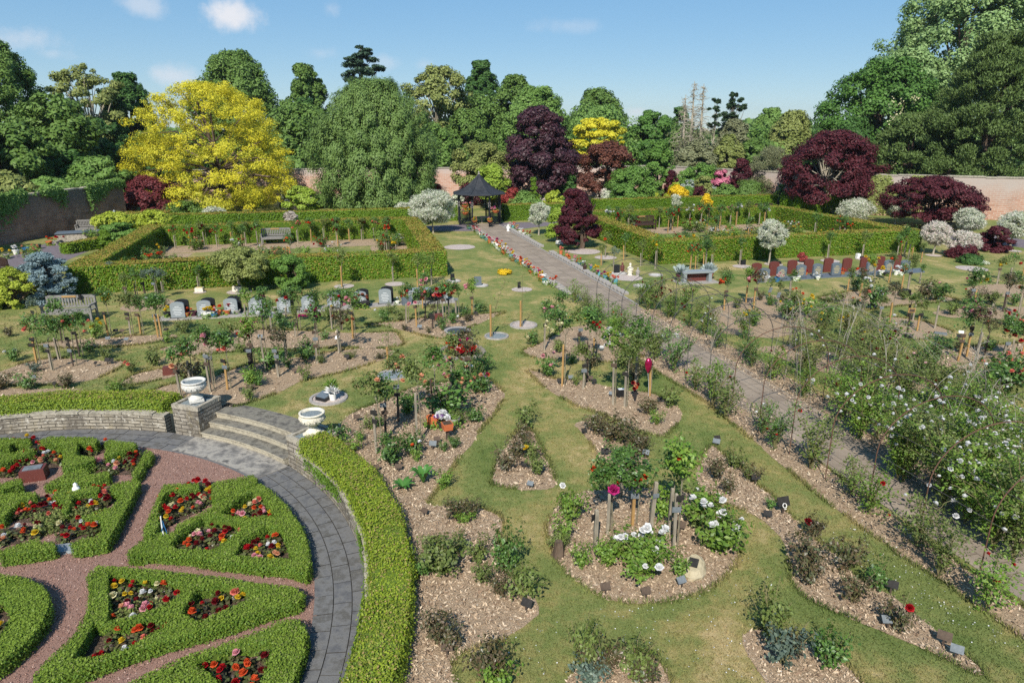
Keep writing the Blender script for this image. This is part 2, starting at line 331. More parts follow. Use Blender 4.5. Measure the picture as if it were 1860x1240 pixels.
M['roseolive'] = leafmat('olive_rose_leaf', ['#5f6e34','#70803e','#546430','#828a50'], .25, .5, .15, .3)
M['rosegrey'] = leafmat('grey_green_rose_leaf', ['#55655a','#667669','#4a5a4c','#74836f'], .2, .5, .15, .3)
M['greyleaf'] = leafmat('silvery_leaf', ['#8d9a94','#a9b5b0','#b9c4c0','#7b8a84'], .2, .6, .05, .2)
M['begleaf'] = leafmat('begonia_leaf', ['#433a28','#4f522e','#5c6a34','#4a3a2c','#62603c'], .15, .4, .2, .4)
M['hosta'] = leafmat('broad_green_leaf', ['#3f6f2c','#4f8038','#5f8f44'], .3, .4, .1, .4)
M['weed'] = leafmat('weedy_leaf', ['#6a7a3a','#7f8d49','#8b8a55','#5d6e34'], .25, .6, .1, .2)
PET = dict(red='#b0121c', darkred='#6d0a14', coral='#e6806e', pink='#ea9fa8', magenta='#b3246f', white='#f3f2ee', cream='#e3d9ac', yellow='#dcbc2e', peach='#e0a27c', orange='#d8582a', bronze='#8d4f3a', lilac='#9b6fae', multi='#cf4f9a', blush='#dfb9b4')
def petal(k):
    key = 'petal_'+k
    if key not in M:
        c = np.array(lin(PET[k])); d = tuple(np.clip(c*.75, 0, 1)); e = tuple(np.clip(c*1.15+.01, 0, .85))
        m, nt, out = newmat(key.replace('petal', 'rose_petal')); L = nt.links
        geo = nd(nt, 'ShaderNodeNewGeometry'); r = nt.nodes.new('ShaderNodeValToRGB'); r.color_ramp.elements[0].color = (*d,1); r.color_ramp.elements[1].color = (*e,1)
        L.new(geo.outputs['Random Per Island'], r.inputs[0])
        p = nd(nt, 'ShaderNodeBsdfPrincipled', i_Roughness=.6); p.inputs['Specular IOR Level'].default_value = .2; t = nd(nt, 'ShaderNodeBsdfTranslucent'); ms = nd(nt, 'ShaderNodeMixShader'); ms.inputs[0].default_value = .25
        L.new(r.outputs[0], p.inputs['Base Color']); L.new(r.outputs[0], t.inputs[0]); L.new(p.outputs[0], ms.inputs[1]); L.new(t.outputs[0], ms.inputs[2]); L.new(ms.outputs[0], out.inputs[0]); M[key] = m
    return M[key]
# ------------------------------------------------------------------ ground, ring and parterre floor
ZS = -.45; C = np.array([-10.6, 7.65]); RW = 8.62
def polar(r, a, z=0.0): return np.array([C[0]+r*math.cos(a), C[1]+r*math.sin(a), z])
D = math.radians
A1, A2 = D(48.0), D(75.5)      # the opening of the steps and piers in the lawn edge
def rin(a): return 9.52 if A1 <= a <= A2 else RW
angs = sorted(list(np.linspace(-math.pi, math.pi, 181)[:-1])+[A1, A1-1e-5, A2, A2+1e-5])
rings = [0, 9.7, 10.5, 12, 15, 20, 28, 40, 60, 100, 200, 450, 1000]
mb = MB(); V = []; n = len(angs)
for r in rings:
    for a in angs: V.append(polar(max(r, rin(a)) if r else rin(a), a))
F = [(i*n+j, (i+1)*n+j, (i+1)*n+(j+1) % n, i*n+(j+1) % n) for i in range(len(rings)-1) for j in range(n)]
mb.add(V, F); tag(mb.build('ground', M['lawn'], keep=True), kind='structure')
mb = MB(); mb.prism([polar(7.62, a)[:2] for a in np.linspace(-math.pi, math.pi, 121)[:-1]], None, ZS); tag(mb.build('gravel_floor', M['gravel'], keep=True), kind='structure')
# ring path: laid slabs over a joint bed
mb = MB(); a_ = np.linspace(D(-60), D(180), 161)
V = [polar(r, a, ZS-.012) for r in (7.4, 8.45) for a in a_]; n = len(a_); mb.add(V, [(j, n+j, n+j+1, j+1) for j in range(n-1)], 1)
for k, (r0, r1) in enumerate([(7.56,7.86),(7.875,8.16),(8.175,8.45)]):
    a = D(-60)+R.uniform(0,.05)
    while a < D(180):
        w = R.uniform(.34,.62)/r1; sub = 5
        if not (D(49.5) < a+w/2 < D(71.8) and k == 9):
            q = np.linspace(a, a+w-.006/r1*2, sub+1); dz = R.uniform(-.003,.003)
            V = [polar(r, t, ZS+.004+dz) for r in (r0, r1) for t in q]
            mb.add(V, [(j, sub+1+j, sub+2+j, j+1) for j in range(sub)], 0)
        a += w
tag(mb.build('ring_path', [M['slab'], M['joint']], keep=True), kind='structure')
def arcblock(mb, r0, r1, a0, a1, z0, z1, n=14, mi=0, mt=None):
    q = np.linspace(a0, a1, n+1); V = [polar(r, t, z) for z in (z0, z1) for r in (r0, r1) for t in q]; m = n+1; F = []; T = []
    for j in range(n):
        T.append((2*m+j, 3*m+j, 3*m+j+1, 2*m+j+1)); F.append((j, 2*m+j, 2*m+j+1, j+1)); F.append((m+j, m+j+1, 3*m+j+1, 3*m+j))
    F += [(0, m, 3*m, 2*m), (m-1, 3*m-1, 4*m-1, 2*m-1)]
    mb.add(V, F, mi); mb.add(V, T, mi if mt is None else mt)
mb = MB(); arcblock(mb, 7.63, 8.42, D(49.6), D(71.5), ZS-.1, ZS+.014)
tag(mb.build('landing_slab', M['landing'], keep=True), kind='structure')
st = thing('garden_steps', 'three weathered stone steps between the two urn piers', 'steps', polar(8.9, D(61.5), ZS))
for i, (r0, r1, z1) in enumerate([(8.43,8.78,-.3),(8.74,9.06,-.15),(9.02,9.62,.006)]):
    mb = MB(); arcblock(mb, r0, r1, D(50.6), D(71.2), ZS-.05, z1-.04, mi=1); arcblock(mb, r0-.025, r1, D(50.55), D(71.25), z1-.038, z1, mi=1, mt=0)
    o = mb.build('step', [M['step'], M['riser']], origin=polar(8.9, D(61.5), ZS)); o.parent = st; o.location = (0,0,0)
for nm, lab, a0, a1 in (('retaining_wall','curved lichened stone retaining wall left of the first urn pier',D(77.6),D(178)),('retaining_wall','curved lichened stone retaining wall running from the second urn pier to the near edge',D(-62),D(47.0))):
    mb = MB(); arcblock(mb, 8.42, 8.64, a0, a1, ZS-.1, -.02, n=90)
    root = thing(nm, lab, 'wall', (C[0], C[1], 0)); o = mb.build('masonry', M['ringwall'], origin=(C[0], C[1], 0)); o.parent = root; o.location = (0,0,0)
    mb = MB(); a = a0
    while a < a1-.03:
        w = min(R.uniform(.25,.6)/8.5, a1-a); rj = R.uniform(-.025,.02); arcblock(mb, 8.40+rj, 8.66, a, a+w-.0015, -.017, .025+R.uniform(-.02,.02), n=3); a += w
    o = mb.build('coping', M['coping'], origin=(C[0], C[1], 0)); o.parent = root; o.location = (0,0,0)
def pier(lab, P, z1):
    P = np.array(P); c = P.mean(0); rz = math.atan2(P[1][1]-P[0][1], P[1][0]-P[0][0]); w = np.linalg.norm(P[1]-P[0]); d = np.linalg.norm(P[2]-P[1])
    root = thing('urn_pier', lab, 'pier', (c[0], c[1], ZS), rz)
    mb = MB(); mb.box((0,0,(z1-.06-ZS)/2-.05), (w, d, z1-.06-ZS+.1)); mb.build('masonry', M['pier'], parent=root)
    mb = MB(); t = .09
    for cc, s in (((0,-d/2+t/2,0),(w+.03,t,.1)),((0,d/2-t/2,0),(w+.03,t,.1)),((-w/2+t/2,0,0),(t,d-2*t,.1)),((w/2-t/2,0,0),(t,d-2*t,.1))):
        mb.box((cc[0], cc[1], z1-ZS-.01), s)
    mb.build('rim', M['coping'], parent=root)
    mb = MB(); mb.box((0,0,z1-ZS-.035), (w-2*t-.01, d-2*t-.01, .06)); mb.build('slate_chips', M['slatechip'], parent=root)
    return c
c1 = pier('square stone pier carrying the first white urn at the left of the steps', [tuple(G(*q, .32)[:2]) for q in ((305,735),(351,742),(406,723),(364,716))], .32)
c2 = pier('square stone pier carrying the carved cream urn at the right of the steps', [tuple(G(*q, .24)[:2]) for q in ((521,795),(563,812),(618,785),(577,768))], .24)
def urn(lab, c, z, bowl, foot):
    root = thing('garden_urn', lab, 'urn', (c[0], c[1], z), R.uniform(0,6))
    mb = MB(); mb.box((0,0,.03), (.34,.34,.06)); mb.lathe([(.17,.06),(.17,.09),(.12,.13),(.085,.18),(.09,.22),(.13,.25)], n=20); mb.build('foot', M[foot], parent=root, smooth=False)
    mb = MB(); mb.lathe([(.10,.25),(.2,.28),(.265,.34),(.285,.42),(.265,.48),(.255,.5),(.29,.52),(.29,.55),(.245,.55),(.235,.47)], n=28)
    for k in range(14):
        a = k*math.pi/7; mb.lathe([(0,.0),(.035,.015),(.0,.03)], c=(.262*math.cos(a),.262*math.sin(a),.37), n=8)
        mb.tube([(.288*math.cos(a+.1*math.sin(s)),.288*math.sin(a+.1*math.sin(s)),.37+.1*(s/6)) for s in range(6)], .01, 4)
    mb.build('bowl', M[bowl], parent=root, smooth=True)
    mb = MB(); mb.lathe([(.25,.49),(.12,.50),(0.001,.505)], n=20); mb.build('chip_fill', M['slatechip'], parent=root)
urn('chalky white stone urn on the pier left of the steps', c1, .34, 'urnwhite', 'urnwhite')
urn('cream carved stone urn on the pier right of the steps', c2, .26, 'urn', 'urn')
# ------------------------------------------------------------------ hedges
def inside(P, poly):
    poly = np.asarray(poly)[:, :2]; x, y = P[:,0], P[:,1]; r = np.zeros(len(P), bool); j = len(poly)-1
    for i in range(len(poly)):
        xi, yi = poly[i]; xj, yj = poly[j]
        with np.errstate(divide='ignore', invalid='ignore'): r ^= ((yi > y) != (yj > y)) & (x < (xj-xi)*(y-yi)/(yj-yi+1e-12)+xi)
        j = i
    return r
def area(p):
    p = np.asarray(p)[:, :2]; x, y = p[:,0], p[:,1]; return .5*float(np.sum(x*np.roll(y,-1)-np.roll(x,-1)*y))
def sample_poly(poly, n, holes=()):
    p = np.asarray(poly)[:, :2]; lo, hi = p.min(0), p.max(0); out = []; got = 0
    while got < n:
        q = R.uniform(lo, hi, (max(n*2, 64), 2)); q = q[inside(q, p)]
        for h in holes: q = q[~inside(q, h)]
        out.append(q); got += len(q)
        if len(q) == 0: break
    return np.concatenate(out)[:n]
def grow(pl, d):      # widen a compartment by d
    pl = np.array(pl); nx = np.roll(pl,-1,0)-pl; nn = np.c_[nx[:,1], -nx[:,0]]; nn /= np.linalg.norm(nn, axis=1, keepdims=True)+1e-9
    vn = nn+np.roll(nn,1,0); vn /= np.linalg.norm(vn, axis=1, keepdims=True)+1e-9
    return [tuple(q) for q in pl-vn*d]
def hedge(name, lab, poly, z0, z1, leaf, dens, mats, holes=(), group=None, topmix=(0,), sidemix=(0,), soft=.03, inset=.04, asp=.6, bump=.0, bfreq=2.0, hgrow=0.0):
    poly = [tuple(p[:2]) for p in poly]
    if area(poly) < 0: poly = poly[::-1]
    hs = [[tuple(p[:2]) for p in h] for h in holes]; hs = [h if area(h) < 0 else h[::-1] for h in hs]; hs = [grow(h, hgrow) for h in hs] if hgrow else hs
    P0 = np.array(poly); org = np.array([*(P0.min(0)+P0.max(0))/2, z0])
    root = thing(name, lab, 'hedge', org, group=group)
    def off(pl, d):   # inset a loop towards the hedge body
        pl = np.array(pl); nx = np.roll(pl,-1,0)-pl; nn = np.c_[nx[:,1], -nx[:,0]]; nn /= np.linalg.norm(nn, axis=1, keepdims=True)+1e-9
        vn = nn+np.roll(nn,1,0); vn /= np.linalg.norm(vn, axis=1, keepdims=True)+1e-9
        return [tuple(q) for q in pl-vn*d]
    mb = MB(); mb.prism(off(poly, inset), z0-.02, z1-inset, 0, hs); o = mb.build('inner_growth', mats[0], origin=org); o.parent = root; o.location = (0,0,0)
    A = area(poly)+sum(area(h) for h in hs); mb = MB()
    wob = lambda q: bump*(np.sin(q[:,0]*bfreq+1.3*np.sin(q[:,1]*bfreq*.7))+np.sin(q[:,1]*bfreq*1.13+2)) if bump else 0
    q = sample_poly(poly, int(A*dens), hs); nz = R.normal(0,1,len(q))
    P = np.c_[q, z1+wob(q)-np.abs(nz)*soft+soft*.5]; N = R.normal(0,.42,(len(q),3)); N[:,2] += 1
    mb.leaves(P, N, leaf, asp, R.choice(topmix, len(P)))
    for lp in [poly]+hs:
        lp = np.array(lp); e = np.roll(lp,-1,0)-lp; L = np.linalg.norm(e, axis=1); k = R.choice(len(lp), int(L.sum()*(z1-z0)*dens), p=L/L.sum())
        q = lp[k]+e[k]*R.uniform(0,1,(len(k),1)); nn = np.c_[e[k][:,1], -e[k][:,0]]/L[k][:,None]
        h = R.uniform(z0+.02, z1, len(k)); d = (R.normal(0,1,len(k))*soft+wob(q)*.7)
        # rounded shoulders
        P = np.c_[q+nn*d[:,None], h]; N = np.c_[nn, np.full(len(k), .35)]+R.normal(0,.5,(len(k),3))
        mb.leaves(P, N, leaf, asp, R.choice(sidemix, len(P)))
    o = mb.build('foliage', mats[1:], origin=org); o.parent = root; o.location = (0,0,0)
    return root
ZT = ZS+.25
def W(pts, z=ZT): return [tuple(G(a, b, z)[:2]) for a, b in pts]
M['boxside'] = leafmat('box_side_leaf_shaded', ['#4a6420','#587426','#65822e','#53702a'], .25, .5, 0, .2, clump=.9)  # greens darkened to paint shade on hedge sides, where growth is also greener
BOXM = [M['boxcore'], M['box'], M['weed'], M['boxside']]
def box(lab, pts, holes=(), zt=ZT):
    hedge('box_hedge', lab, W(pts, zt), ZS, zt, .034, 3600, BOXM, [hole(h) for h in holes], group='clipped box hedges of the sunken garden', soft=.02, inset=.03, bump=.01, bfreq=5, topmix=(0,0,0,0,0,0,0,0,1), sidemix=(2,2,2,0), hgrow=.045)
q2 = lambda p: cv(p, 5.167, 220, 850)
q3 = lambda p: cv(p, 3.444, 40, 1010)
q1 = lambda p: cv(p, 4.96, 0, 780)
HA = q2([(55,785),(120,725),(230,650),(390,595),(430,610),(520,590),(515,530),(700,440),(1000,280),(1240,150),(1310,135),(1400,200),(1560,360),(1680,520),(1750,700),(1775,880),(1750,980),(1600,930),(1300,900),(900,860),(600,810),(300,790),(90,815)])
ha = [q2([(490,705),(560,640),(770,520),(900,520),(1160,575),(1000,660),(860,745),(700,745),(540,740)]), q2([(960,400),(1130,315),(1240,265),(1300,270),(1430,435),(1200,445),(980,418)]), q2([(1080,790),(1180,690),(1380,600),(1500,615),(1540,700),(1580,835),(1300,820),(1100,800)])]
def hole(pts):      # far rim is seen down at the soil, near rim at the hedge top
    ys = [b for _, b in pts]; lo, hi = min(ys), max(ys)
    return [tuple(G(a, b, ZS+.13+(ZT-ZS-.13)*min(1, max(0, (b-lo)/(hi-lo)*1.5-.25)))[:2]) for a, b in pts]
box('large wedge box hedge with three flower compartments, below the steps', HA, ha)
box('short straight box hedge bar lying closest to the foot of the steps', q2([(850,150),(880,125),(1000,110),(1240,60),(1275,100),(1270,135),(1000,270),(900,300),(850,260)]))
box('narrow angled box hedge round the bronze bed beside the gravel walk', q2([(400,150),(560,140),(720,140),(730,175),(640,190),(480,195),(400,255),(350,370),(345,560),(280,620),(215,620),(215,560),(290,400),(340,280)]))
HB = q3([(415,110),(470,62),(640,65),(1160,120),(1700,190),(1768,232),(1740,275),(1650,300),(1500,345),(1240,430),(900,525),(600,620),(300,735),(78,800),(75,740),(190,610),(330,480),(410,340),(420,200)])
hb = [q3([(555,140),(700,150),(980,195),(990,240),(900,300),(800,335),(600,385),(555,385)]), q3([(1010,350),(1110,240),(1230,215),(1460,255),(1330,315),(1110,395)]), q3([(330,630),(460,460),(560,470),(760,440),(900,425),(890,460),(640,570),(480,610)])]
box('long triangular box hedge with three compartments beside the red gravel fork', HB, hb)
HCc = q3([(640,800),(900,680),(1050,610),(1350,510),(1650,390),(1740,405),(1785,480),(1770,590),(1700,760),(1600,1000),(400,1000)])
hc = [q3([(1090,690),(1300,620),(1560,575),(1540,650),(1480,800),(1420,900),(1330,870),(1200,740)])]
box('box hedge triangle at the near edge beside the ring path', HCc, hc)
box('box hedge wedge with a straight edge along the gravel walk', q1([(990,530),(1010,480),(1060,470),(1230,445),(1262,470),(1180,620),(1060,850),(965,1010),(850,1030),(720,1055),(640,1050),(640,1010),(720,980),(850,965),(930,915),(950,830),(840,790),(740,780),(850,735),(1010,690),(1090,600),(1080,560)]))
box('box hedge strip with a short spur between two begonia beds', q1([(490,560),(560,530),(700,510),(860,500),(895,520),(880,555),(780,560),(640,590),(650,640),(600,740),(560,720),(570,640),(490,600)]))
box('stub of box hedge with a square cut end beside a grey slab', q1([(0,1080),(200,1010),(330,985),(380,1005),(500,1020),(500,1060),(300,1095),(0,1135)]))
box('dark edged box hedge corner left of the yellow and red begonias', q1([(-60,575),(0,570),(170,565),(320,560),(330,600),(190,640),(100,720),(30,790),(-60,800)]))
box('low ragged box hedge along the pink gravel strip', q1([(400,490),(540,430),(580,400),(780,350),(810,400),(960,370),(990,390),(980,430),(800,470),(560,490),(420,510)]), zt=ZS+.2)
box('thin broken box hedge of three clumps at the gravel edge', q1([(1300,200),(1350,190),(1375,220),(1350,270),(1300,290),(1290,350),(1240,420),(1200,420),(1200,380),(1260,290)]), zt=ZS+.21)
box('pointed box hedge tip by the ring path below the left wall', q1([(940,110),(1000,85),(1080,100),(1220,115),(1225,150),(1100,190),(980,230),(940,210),(1000,150)]), zt=ZS+.28)
box('box hedge arc along the ring path under the left wall', q1([(360,90),(440,60),(700,60),(850,70),(890,90),(860,120),(690,110),(680,150),(580,130),(380,120)]), zt=ZS+.28)
box('thick box hedge block between the two red begonia beds', q1([(570,150),(690,115),(690,230),(840,240),(850,270),(700,320),(580,340),(560,290),(580,230)]), zt=ZS+.3)
box('box hedge tuft at the far corner under the left wall', q1([(-60,80),(0,75),(130,70),(270,80),(270,100),(100,110),(80,140),(-60,145)]), zt=ZS+.28)
box('sloping box hedge band below the far corner bed', q1([(-60,225),(0,220),(200,190),(300,170),(310,200),(180,240),(60,280),(0,300),(-60,310)]), zt=ZS+.28)
box('small box hedge end beside the brown tablet block', q1([(-60,490),(0,480),(130,440),(190,440),(200,480),(0,540),(-60,545)]), zt=ZS+.3)
pa, pb, pc = [G(x, y, ZT)[:2] for x, y in ((60,1053),(89,1097),(48,1165))]
Am = 2*np.array([pb-pa, pc-pa]); cc = np.linalg.solve(Am, [pb@pb-pa@pa, pc@pc-pa@pa]); rr = float(np.linalg.norm(cc-pa)); 
CIRC = (cc, rr); circ = lambda r: [(cc[0]+r*math.cos(t), cc[1]+r*math.sin(t)) for t in np.linspace(0, 2*math.pi, 41)[:-1]]
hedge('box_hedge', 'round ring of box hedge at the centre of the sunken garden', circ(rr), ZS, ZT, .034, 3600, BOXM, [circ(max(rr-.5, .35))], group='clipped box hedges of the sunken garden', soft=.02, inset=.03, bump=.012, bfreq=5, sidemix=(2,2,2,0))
def arcpoly(r0, r1, a0, a1, n=40): return [polar(r0, t)[:2] for t in np.linspace(a0, a1, n)]+[polar(r1, t)[:2] for t in np.linspace(a1, a0, n)]
EU = [M['boxcore'], M['euon'], M['euonb'], M['box']]
hedge('terrace_hedge', 'curved golden green hedge with brown tips along the wall beside the cream urn', arcpoly(8.5,9.14,D(-40),D(46.2)), -.02, .36, .04, 3000, EU, group='golden hedges on the retaining wall', soft=.04, topmix=(0,0,0,0,0,0,1,3), sidemix=(0,0,3), bump=.02, bfreq=4)
hedge('terrace_hedge', 'low golden green hedge on the wall left of the white urn', arcpoly(8.6,9.25,D(78.5),D(128)), -.02, .3, .045, 2200, EU, group='golden hedges on the retaining wall', soft=.04, topmix=(0,0,0,0,0,1,3), sidemix=(0,3,3), bump=.025, bfreq=3)
mb = MB(); n = 8000; a = R.uniform(D(-38), D(44), n); a = a[np.sin(a*23)+np.sin(a*9+1)+R.normal(0,.4,len(a)) > .1]; n = len(a); h = -.0+.06-np.abs(R.normal(0,.13,n)); h = np.maximum(h, ZS+.05)
P = np.array([polar(8.4-abs(R.normal(.0,.02)), t, z) for t, z in zip(a, h)]); N = np.c_[-np.cos(a), -np.sin(a), np.full(n,.6)]+R.normal(0,.4,(n,3)); mb.leaves(P, N, .045, .7)
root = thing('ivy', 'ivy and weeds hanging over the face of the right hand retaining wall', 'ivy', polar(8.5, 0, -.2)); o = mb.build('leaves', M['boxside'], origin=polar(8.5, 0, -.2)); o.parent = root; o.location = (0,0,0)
# yew compounds
U = np.array([.972,.235]); Wd = np.array([-.235,.972])
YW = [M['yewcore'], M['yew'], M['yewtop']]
def frame_hedge(lab, corner, lu, lw, th, h, gap=None, notch=False):
    c = np.array(corner); f = lambda a, b: tuple(c+U*a+Wd*b)
    outer = [f(0,0), f(lu,0), f(lu,lw), f(0,lw)]; inner = [f(th,th), f(lu-th,th), f(lu-th,lw-th), f(th,lw-th)]
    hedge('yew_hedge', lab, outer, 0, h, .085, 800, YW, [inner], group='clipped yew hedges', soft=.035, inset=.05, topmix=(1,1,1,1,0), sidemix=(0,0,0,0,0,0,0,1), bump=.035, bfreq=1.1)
    return f
fL = frame_hedge('clipped yew hedge square round the left rose plot with the silver grey bench', (-19.2,28.9), 16.5, 13.6, 1.05, 1.2)
fR = frame_hedge('clipped yew hedge square round the right rose plot behind the maroon headstones', (7.6,35.6), 16.6, 13.8, 1.0, 1.22)
def bar_hedge(lab, a, b, th, h):
    a, b = np.array(a), np.array(b); d = (b-a)/np.linalg.norm(b-a); nrm = np.array([-d[1], d[0]])
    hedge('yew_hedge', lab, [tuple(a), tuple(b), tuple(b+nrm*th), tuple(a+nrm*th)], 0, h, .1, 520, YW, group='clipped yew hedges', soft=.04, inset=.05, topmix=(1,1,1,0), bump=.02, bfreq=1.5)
bar_hedge('long yew hedge under the golden tree behind the left rose plot', (-23.5,46.6), (-6.2,50.6), 1.1, 1.2)
bar_hedge('short yew hedge just right of the black pavilion', (-.6,52.7), (4.3,53.8), 1.1, 1.2)
bar_hedge('yew hedge glimpsed left of the black pavilion', (-6.5,52.5), (-4.2,53.0), 1.0, 1.2)
bar_hedge('long yew hedge with the golden conifer before it, behind the right rose plot', (6.8,56.2), (23.0,60.2), 1.1, 1.25)
bar_hedge('shaded yew hedge block beside the big purple maple', (23.6,57.0), (29.0,58.3), 2.5, 1.5)
bar_hedge('dark yew hedge in the shade of the left brick wall', (-27.0,46.2), (-23.6,47.0), 1.6, 1.3)
bar_hedge('little clipped hedge beside the tarmac with yellow marks', (-25.2,38.6), (-24.0,42.0), .7, .6)
# ------------------------------------------------------------------ mulch beds (flat sheets with ragged edges), chips and grass
BEDS = {}
def ragged(poly, amp=.05, step=.18):
    p = np.array([q[:2] for q in poly]); out = []
    for i in range(len(p)):
        a, b = p[i], p[(i+1) % len(p)]; L = np.linalg.norm(b-a); k = max(1, int(L/step))
        for j in range(k): out.append(a+(b-a)*j/k+R.normal(0, amp, 2)*(.35 if L < .3 else 1)*.6)
    o = np.array(out); return [tuple(q) for q in (o+np.roll(o,1,0)+np.roll(o,-1,0))/3]
def bed(key, pts, mat='mulch', z=.006, world=False):
    w = [tuple(p[:2]) for p in pts] if world else [tuple(G(a, b)[:2]) for a, b in pts]
    if area(w) < 0: w = w[::-1]
    r = ragged(w); mb = MB(); mb.prism(r, None, z)
    tag(mb.build('mulch_bed' if mat == 'mulch' else 'chip_patch', M[mat], keep=True), kind='structure'); BEDS[key] = (r, z); return r
q4 = lambda p: cv(p, 2.952, 0, 340)
q5 = lambda p: cv(p, 2.952, 620, 340)
q6 = lambda p: cv(p, 2.952, 1240, 340)
bed('tri', [(945,779),(969,780),(978,810),(999,843),(1014,888),(950,892),(884,881),(902,837),(930,797)])
bed('strip2', [(1038,767),(1059,764),(1101,765),(1146,806),(1170,825),(1184,837),(1173,858),(1131,862),(1089,840),(1080,815),(1062,791)])
bed('upper', [(943,638),(965,631),(1000,612),(1030,595),(1080,588),(1130,596),(1180,640),(1140,660),(1080,657),(1020,650),(965,650)])
bed('stakes', [(952,671),(985,677),(1000,688),(1060,690),(1110,705),(1190,715),(1240,745),(1235,765),(1205,797),(1170,787),(1100,755),(1040,735),(990,705)])
bed('round', [(988,960),(1010,918),(1060,893),(1150,883),(1240,890),(1300,920),(1335,960),(1347,1000),(1330,1042),(1270,1082),(1190,1099),(1110,1091),(1050,1060),(1010,1020)])
bed('strip4', [(1292,803),(1310,822),(1340,846),(1362,871),(1385,887),(1410,904),(1435,937),(1474,975),(1508,996),(1541,1033),(1572,1060),(1620,1080),(1647,1097),(1664,1125),(1692,1133),(1715,1153),(1731,1178),(1759,1192),(1788,1214),(1800,1232),(1779,1230),(1745,1214),(1723,1194),(1689,1184),(1639,1161),(1572,1136),(1530,1119),(1497,1100),(1469,1091),(1440,1072),(1436,1030),(1424,988),(1393,950),(1368,933),(1330,921),(1280,897),(1264,870),(1275,830)])
bed('dark5', [(1338,1155),(1357,1143),(1388,1141),(1418,1142),(1460,1166),(1522,1197),(1552,1214),(1572,1240),(1580,1290),(1420,1290),(1385,1230),(1357,1190)])
bed('dark6', [(1080,1182),(1116,1182),(1161,1183),(1195,1189),(1206,1207),(1220,1231),(1232,1290),(1000,1290),(1026,1231),(1047,1214),(1064,1196)])
L7 = [tuple(polar(9.05, a)[:2]) for a in np.linspace(D(-35), D(47), 24)]
P7 = [(600,785),(640,748),(690,730),(760,700),(850,690),(895,690),(917,715),(905,742),(875,777),(850,815),(815,858),(790,895),(768,922),(790,918),(860,920),(900,930),(920,946),(901,975),(903,1010),(925,1050),(975,1085),(986,1103),(966,1130),(930,1150),(880,1172),(827,1185),(808,1200),(830,1225),(845,1290)]
bed('near', L7+[tuple(G(a, b)[:2]) for a, b in P7], world=True)
bed('left8', [(-40,690),(0,676),(44,659),(95,650),(142,652),(190,655),(232,657),(210,672),(170,690),(102,699),(0,700),(-40,702)])
bed('left9', [(44,628),(102,620),(190,614),(258,610),(312,606),(328,611),(288,622),(203,631),(102,633)])
bed('long10', [(285,634),(319,627),(390,607),(441,597),(508,600),(576,602),(640,605),(720,602),(736,626),(690,634),(620,630),(542,637),(468,630),(420,640),(330,646)])
bed('left12', [(213,697),(237,681),(305,668),(327,671),(322,683),(271,694),(230,702)])
bed('urn11', [(258,718),(305,698),(373,691),(441,664),(508,654),(620,636),(680,632),(725,638),(688,656),(620,676),(542,694),(508,712),(444,735),(407,742),(342,724)])
bed('wall13', [(-40,702),(60,707),(150,705),(158,712),(100,718),(-40,722)])
bed('bird14', [(655,590),(693,586),(733,583),(759,577),(824,579),(861,572),(921,566),(888,580),(854,594),(824,609),(802,616),(777,612),(748,603),(697,592)])
bed('bench15', [(214,562),(240,545),(300,541),(322,548),(290,561),(240,567)])
bed('R1', [(1482,541),(1545,529),(1613,527),(1715,538),(1745,545),(1681,552),(1613,558),(1559,566),(1525,552)])
bed('R2', [(1575,577),(1623,575),(1681,584),(1735,604),(1715,612),(1664,619),(1620,616)])
bed('R3', [(1650,645),(1687,637),(1748,631),(1900,620),(1960,700),(1860,698),(1782,690),(1732,673),(1681,660)])
bed('R4', [(1690,568),(1732,559),(1900,556),(1900,585),(1769,576),(1728,578)])
bed('R5', [(1750,523),(1800,516),(1900,518),(1900,545),(1830,540),(1780,532)])
bed('R6', [(1285,565),(1340,543),(1400,535),(1470,548),(1520,575),(1470,602),(1400,615),(1310,605)])
bed('R7', [(1365,632),(1440,625),(1560,650),(1690,690),(1700,715),(1600,700),(1470,670)])
bed('path_left', [(1140,640),(1200,632),(1345,712),(1490,840),(1640,955),(1900,1130),(1990,1230),(1900,1190),(1760,1090),(1600,985),(1500,910),(1380,810),(1290,735),(1200,680)], z=.005)
bed('path_right', [(1150,565),(1190,560),(1380,655),(1560,760),(1800,890),(2000,990),(2000,1080),(1830,985),(1640,860),(1480,755),(1330,665)], z=.005)
for k, (x, y) in enumerate([(236,473),(425,450),(640,440),(1330,440),(1520,425)]): pass
